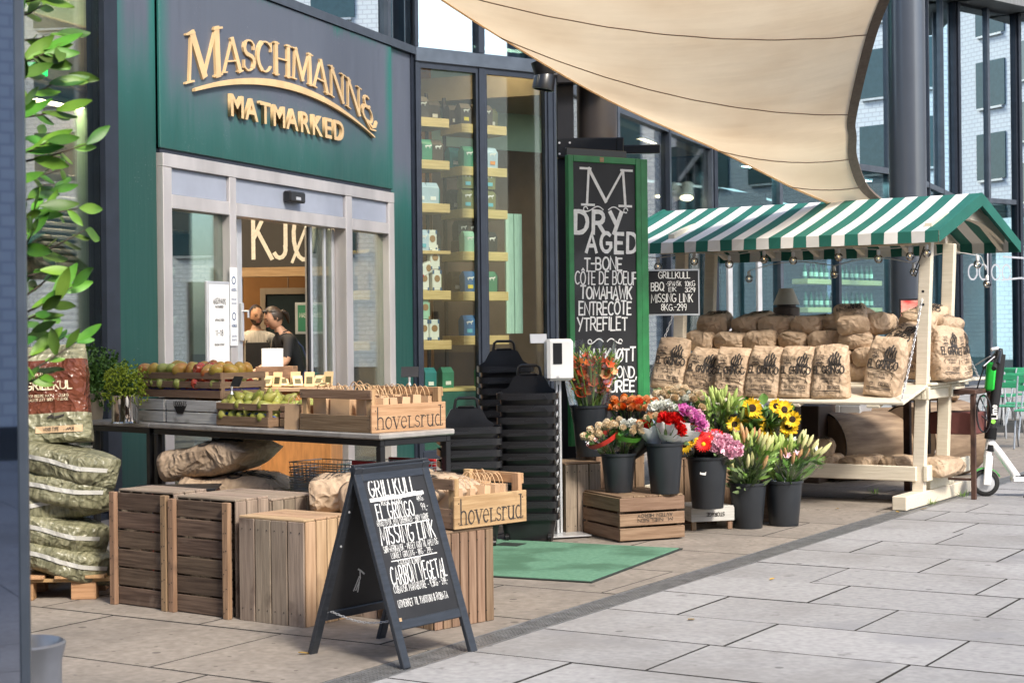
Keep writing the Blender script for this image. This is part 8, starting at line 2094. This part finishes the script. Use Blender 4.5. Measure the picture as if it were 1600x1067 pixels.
def hand(par, M, s_=1):
    V = [(0, 0, 0), (0, -.035, 0), (0, -.07, 0)]; E = [(0, 1), (1, 2)]; Rd = [(.022, .020), (.032, .014), (.034, .012)]
    for k, (x, L_) in enumerate(((-.028, .055), (-.010, .068), (.010, .064), (.027, .050))):
        b0 = len(V); V += [(x, -.085, 0), (x*1.1, -.085-L_*.5, -.008), (x*1.1, -.085-L_, -.024)]; E += [(2, b0), (b0, b0+1), (b0+1, b0+2)]; Rd += [.0085, .0082, .0065]
    b0 = len(V); V += [(-.034*s_, -.04, -.004), (-.052*s_, -.07, -.014), (-.055*s_, -.095, -.022)]; E += [(1, b0), (b0, b0+1), (b0+1, b0+2)]; Rd += [.011, .010, .008]
    o = skin('hand', V, E, Rd, m_skin, par, 0, 1); o.matrix_basis = M
hand(wo, TR(.13, -.43, 1.05) @ RX(R(20)), 1); hand(wo, TR(-.13, -.42, 1.04) @ RX(R(20)), -1)
MB().tube([(-.12, .0, 1.46), (-.06, .13, 1.30), (.06, .15, 1.12), (.17, .14, .98)], .010, 6).build('bag_strap', m_bagb, wo, smooth=180); MB().tube([(-.12, .0, 1.46), (-.03, -.16, 1.34), (.08, -.17, 1.15), (.17, .0, 1.0)], .010, 6).build('bag_strap', m_bagb, wo, smooth=180)
MB().sphere((.21, .12, .95), .115, 14, 10, sc3=(.55, 1.0, 1.25)).build('shoulder_bag', m_bagb, wo, smooth=180)
MB().tube([(.065*math.cos(a), -.115+.062*math.sin(a), 1.455+.02*math.sin(a)) for a in [2*math.pi*k/12 for k in range(12)]], .012, 6, close=True).build('collar', m_shirt, wo, smooth=180)
# the man behind the counter, facing us, light shirt and dark apron
mpn = at(402, 700, 18.9); Mm = Matrix.Translation((mpn.x, 18.9, .014)) @ RZ(R(14)); mo = person('bearded man in a light striped shirt and dark apron behind the counter', Mm, 1.01)
V2 = [(0, .0, .95), (0, .0, 1.10), (0, .0, 1.26), (0, -.01, 1.42), (0, -.02, 1.50), (0, -.03, 1.57), (.19, .0, 1.41), (.24, -.04, 1.15), (.17, -.25, 1.08), (.13, -.31, 1.08), (-.19, .0, 1.41), (-.24, -.04, 1.15), (-.17, -.25, 1.08), (-.13, -.31, 1.08), (.10, 0, .88), (.11, 0, .48), (.11, .03, .08), (.11, -.09, .03), (-.10, 0, .88), (-.11, 0, .48), (-.11, .03, .08), (-.11, -.09, .03)]
m_lshirt = mat('striped_light_shirt', (.50, .46, .42), rough=.8, var=.25, scale=3, stretch=(18, 18, 1))
R2 = [(.16,.11),(.15,.105),(.165,.11),(.145,.09),(.06,.06),(.055,.055),.068,.052,.038,.03,.068,.052,.038,.03,.10,.066,.045,.042,.10,.066,.045,.042]
skin('body', V2, E_, R2, [m_lshirt, m_skin, m_jean], mo, 0, 2, lambda c: 2 if c.z < .93 else (1 if c.z > 1.49 or (c.y < -.16 and c.z < 1.2) else 0))
MB().cbox(-.13, .13, -.145, -.118, .80, 1.36, .012).build('apron', m_shirt, mo); MB().tube([(-.12, -.12, 1.35), (-.08, .0, 1.50), (.08, .0, 1.50), (.12, -.12, 1.35)], .008, 5).build('apron_strap', m_shirt, mo)
hd2 = head_mesh(.02, .076).build('head', m_skin, mo, smooth=180); hd2.matrix_basis = TR(0, -.03, 1.57) @ RX(R(10)) @ RZ(R(12)) @ TR(0, 0, -.01)
o = hair(None).build('hair', m_hair, mo, smooth=180); o.matrix_basis = hd2.matrix_basis.copy(); face(hd2, mo)
bd_ = MB(); nu = 20; vs = []; fs = []
for j in range(9):
    z = -.90+.62*j/8
    for i in range(nu+1):
        a = math.pi*(1.02+.96*i/nu); s_ = math.sqrt(max(0, 1-z*z)); x, y = s_*math.cos(a), s_*math.sin(a)
        vs.append((.076*x*1.04*(1-.20*max(0, -z)**1.2), (.095*y*(1-.12*max(0, -z)))*1.05-.006-(.012*math.exp(-((x/.4)**2)-((z+.80)/.16)**2)), .118*z+.10))
for j in range(8):
    for i in range(nu):
        z = -.90+.62*(j+.5)/8; mid = abs(i+.5-nu/2)/(nu/2)
        if z > -.62 and mid < .30 and z < -.36: continue
        if z > -.55 and mid < .55 and not z < -.33: continue
        fs.append((j*(nu+1)+i, j*(nu+1)+i+1, (j+1)*(nu+1)+i+1, (j+1)*(nu+1)+i))
o = bd_.add(vs, fs).build('beard', m_hair, mo, smooth=180); o.matrix_basis = hd2.matrix_basis.copy()
hand(mo, TR(.13, -.31, 1.08) @ RX(R(15)), 1); hand(mo, TR(-.13, -.31, 1.08) @ RX(R(15)), -1)
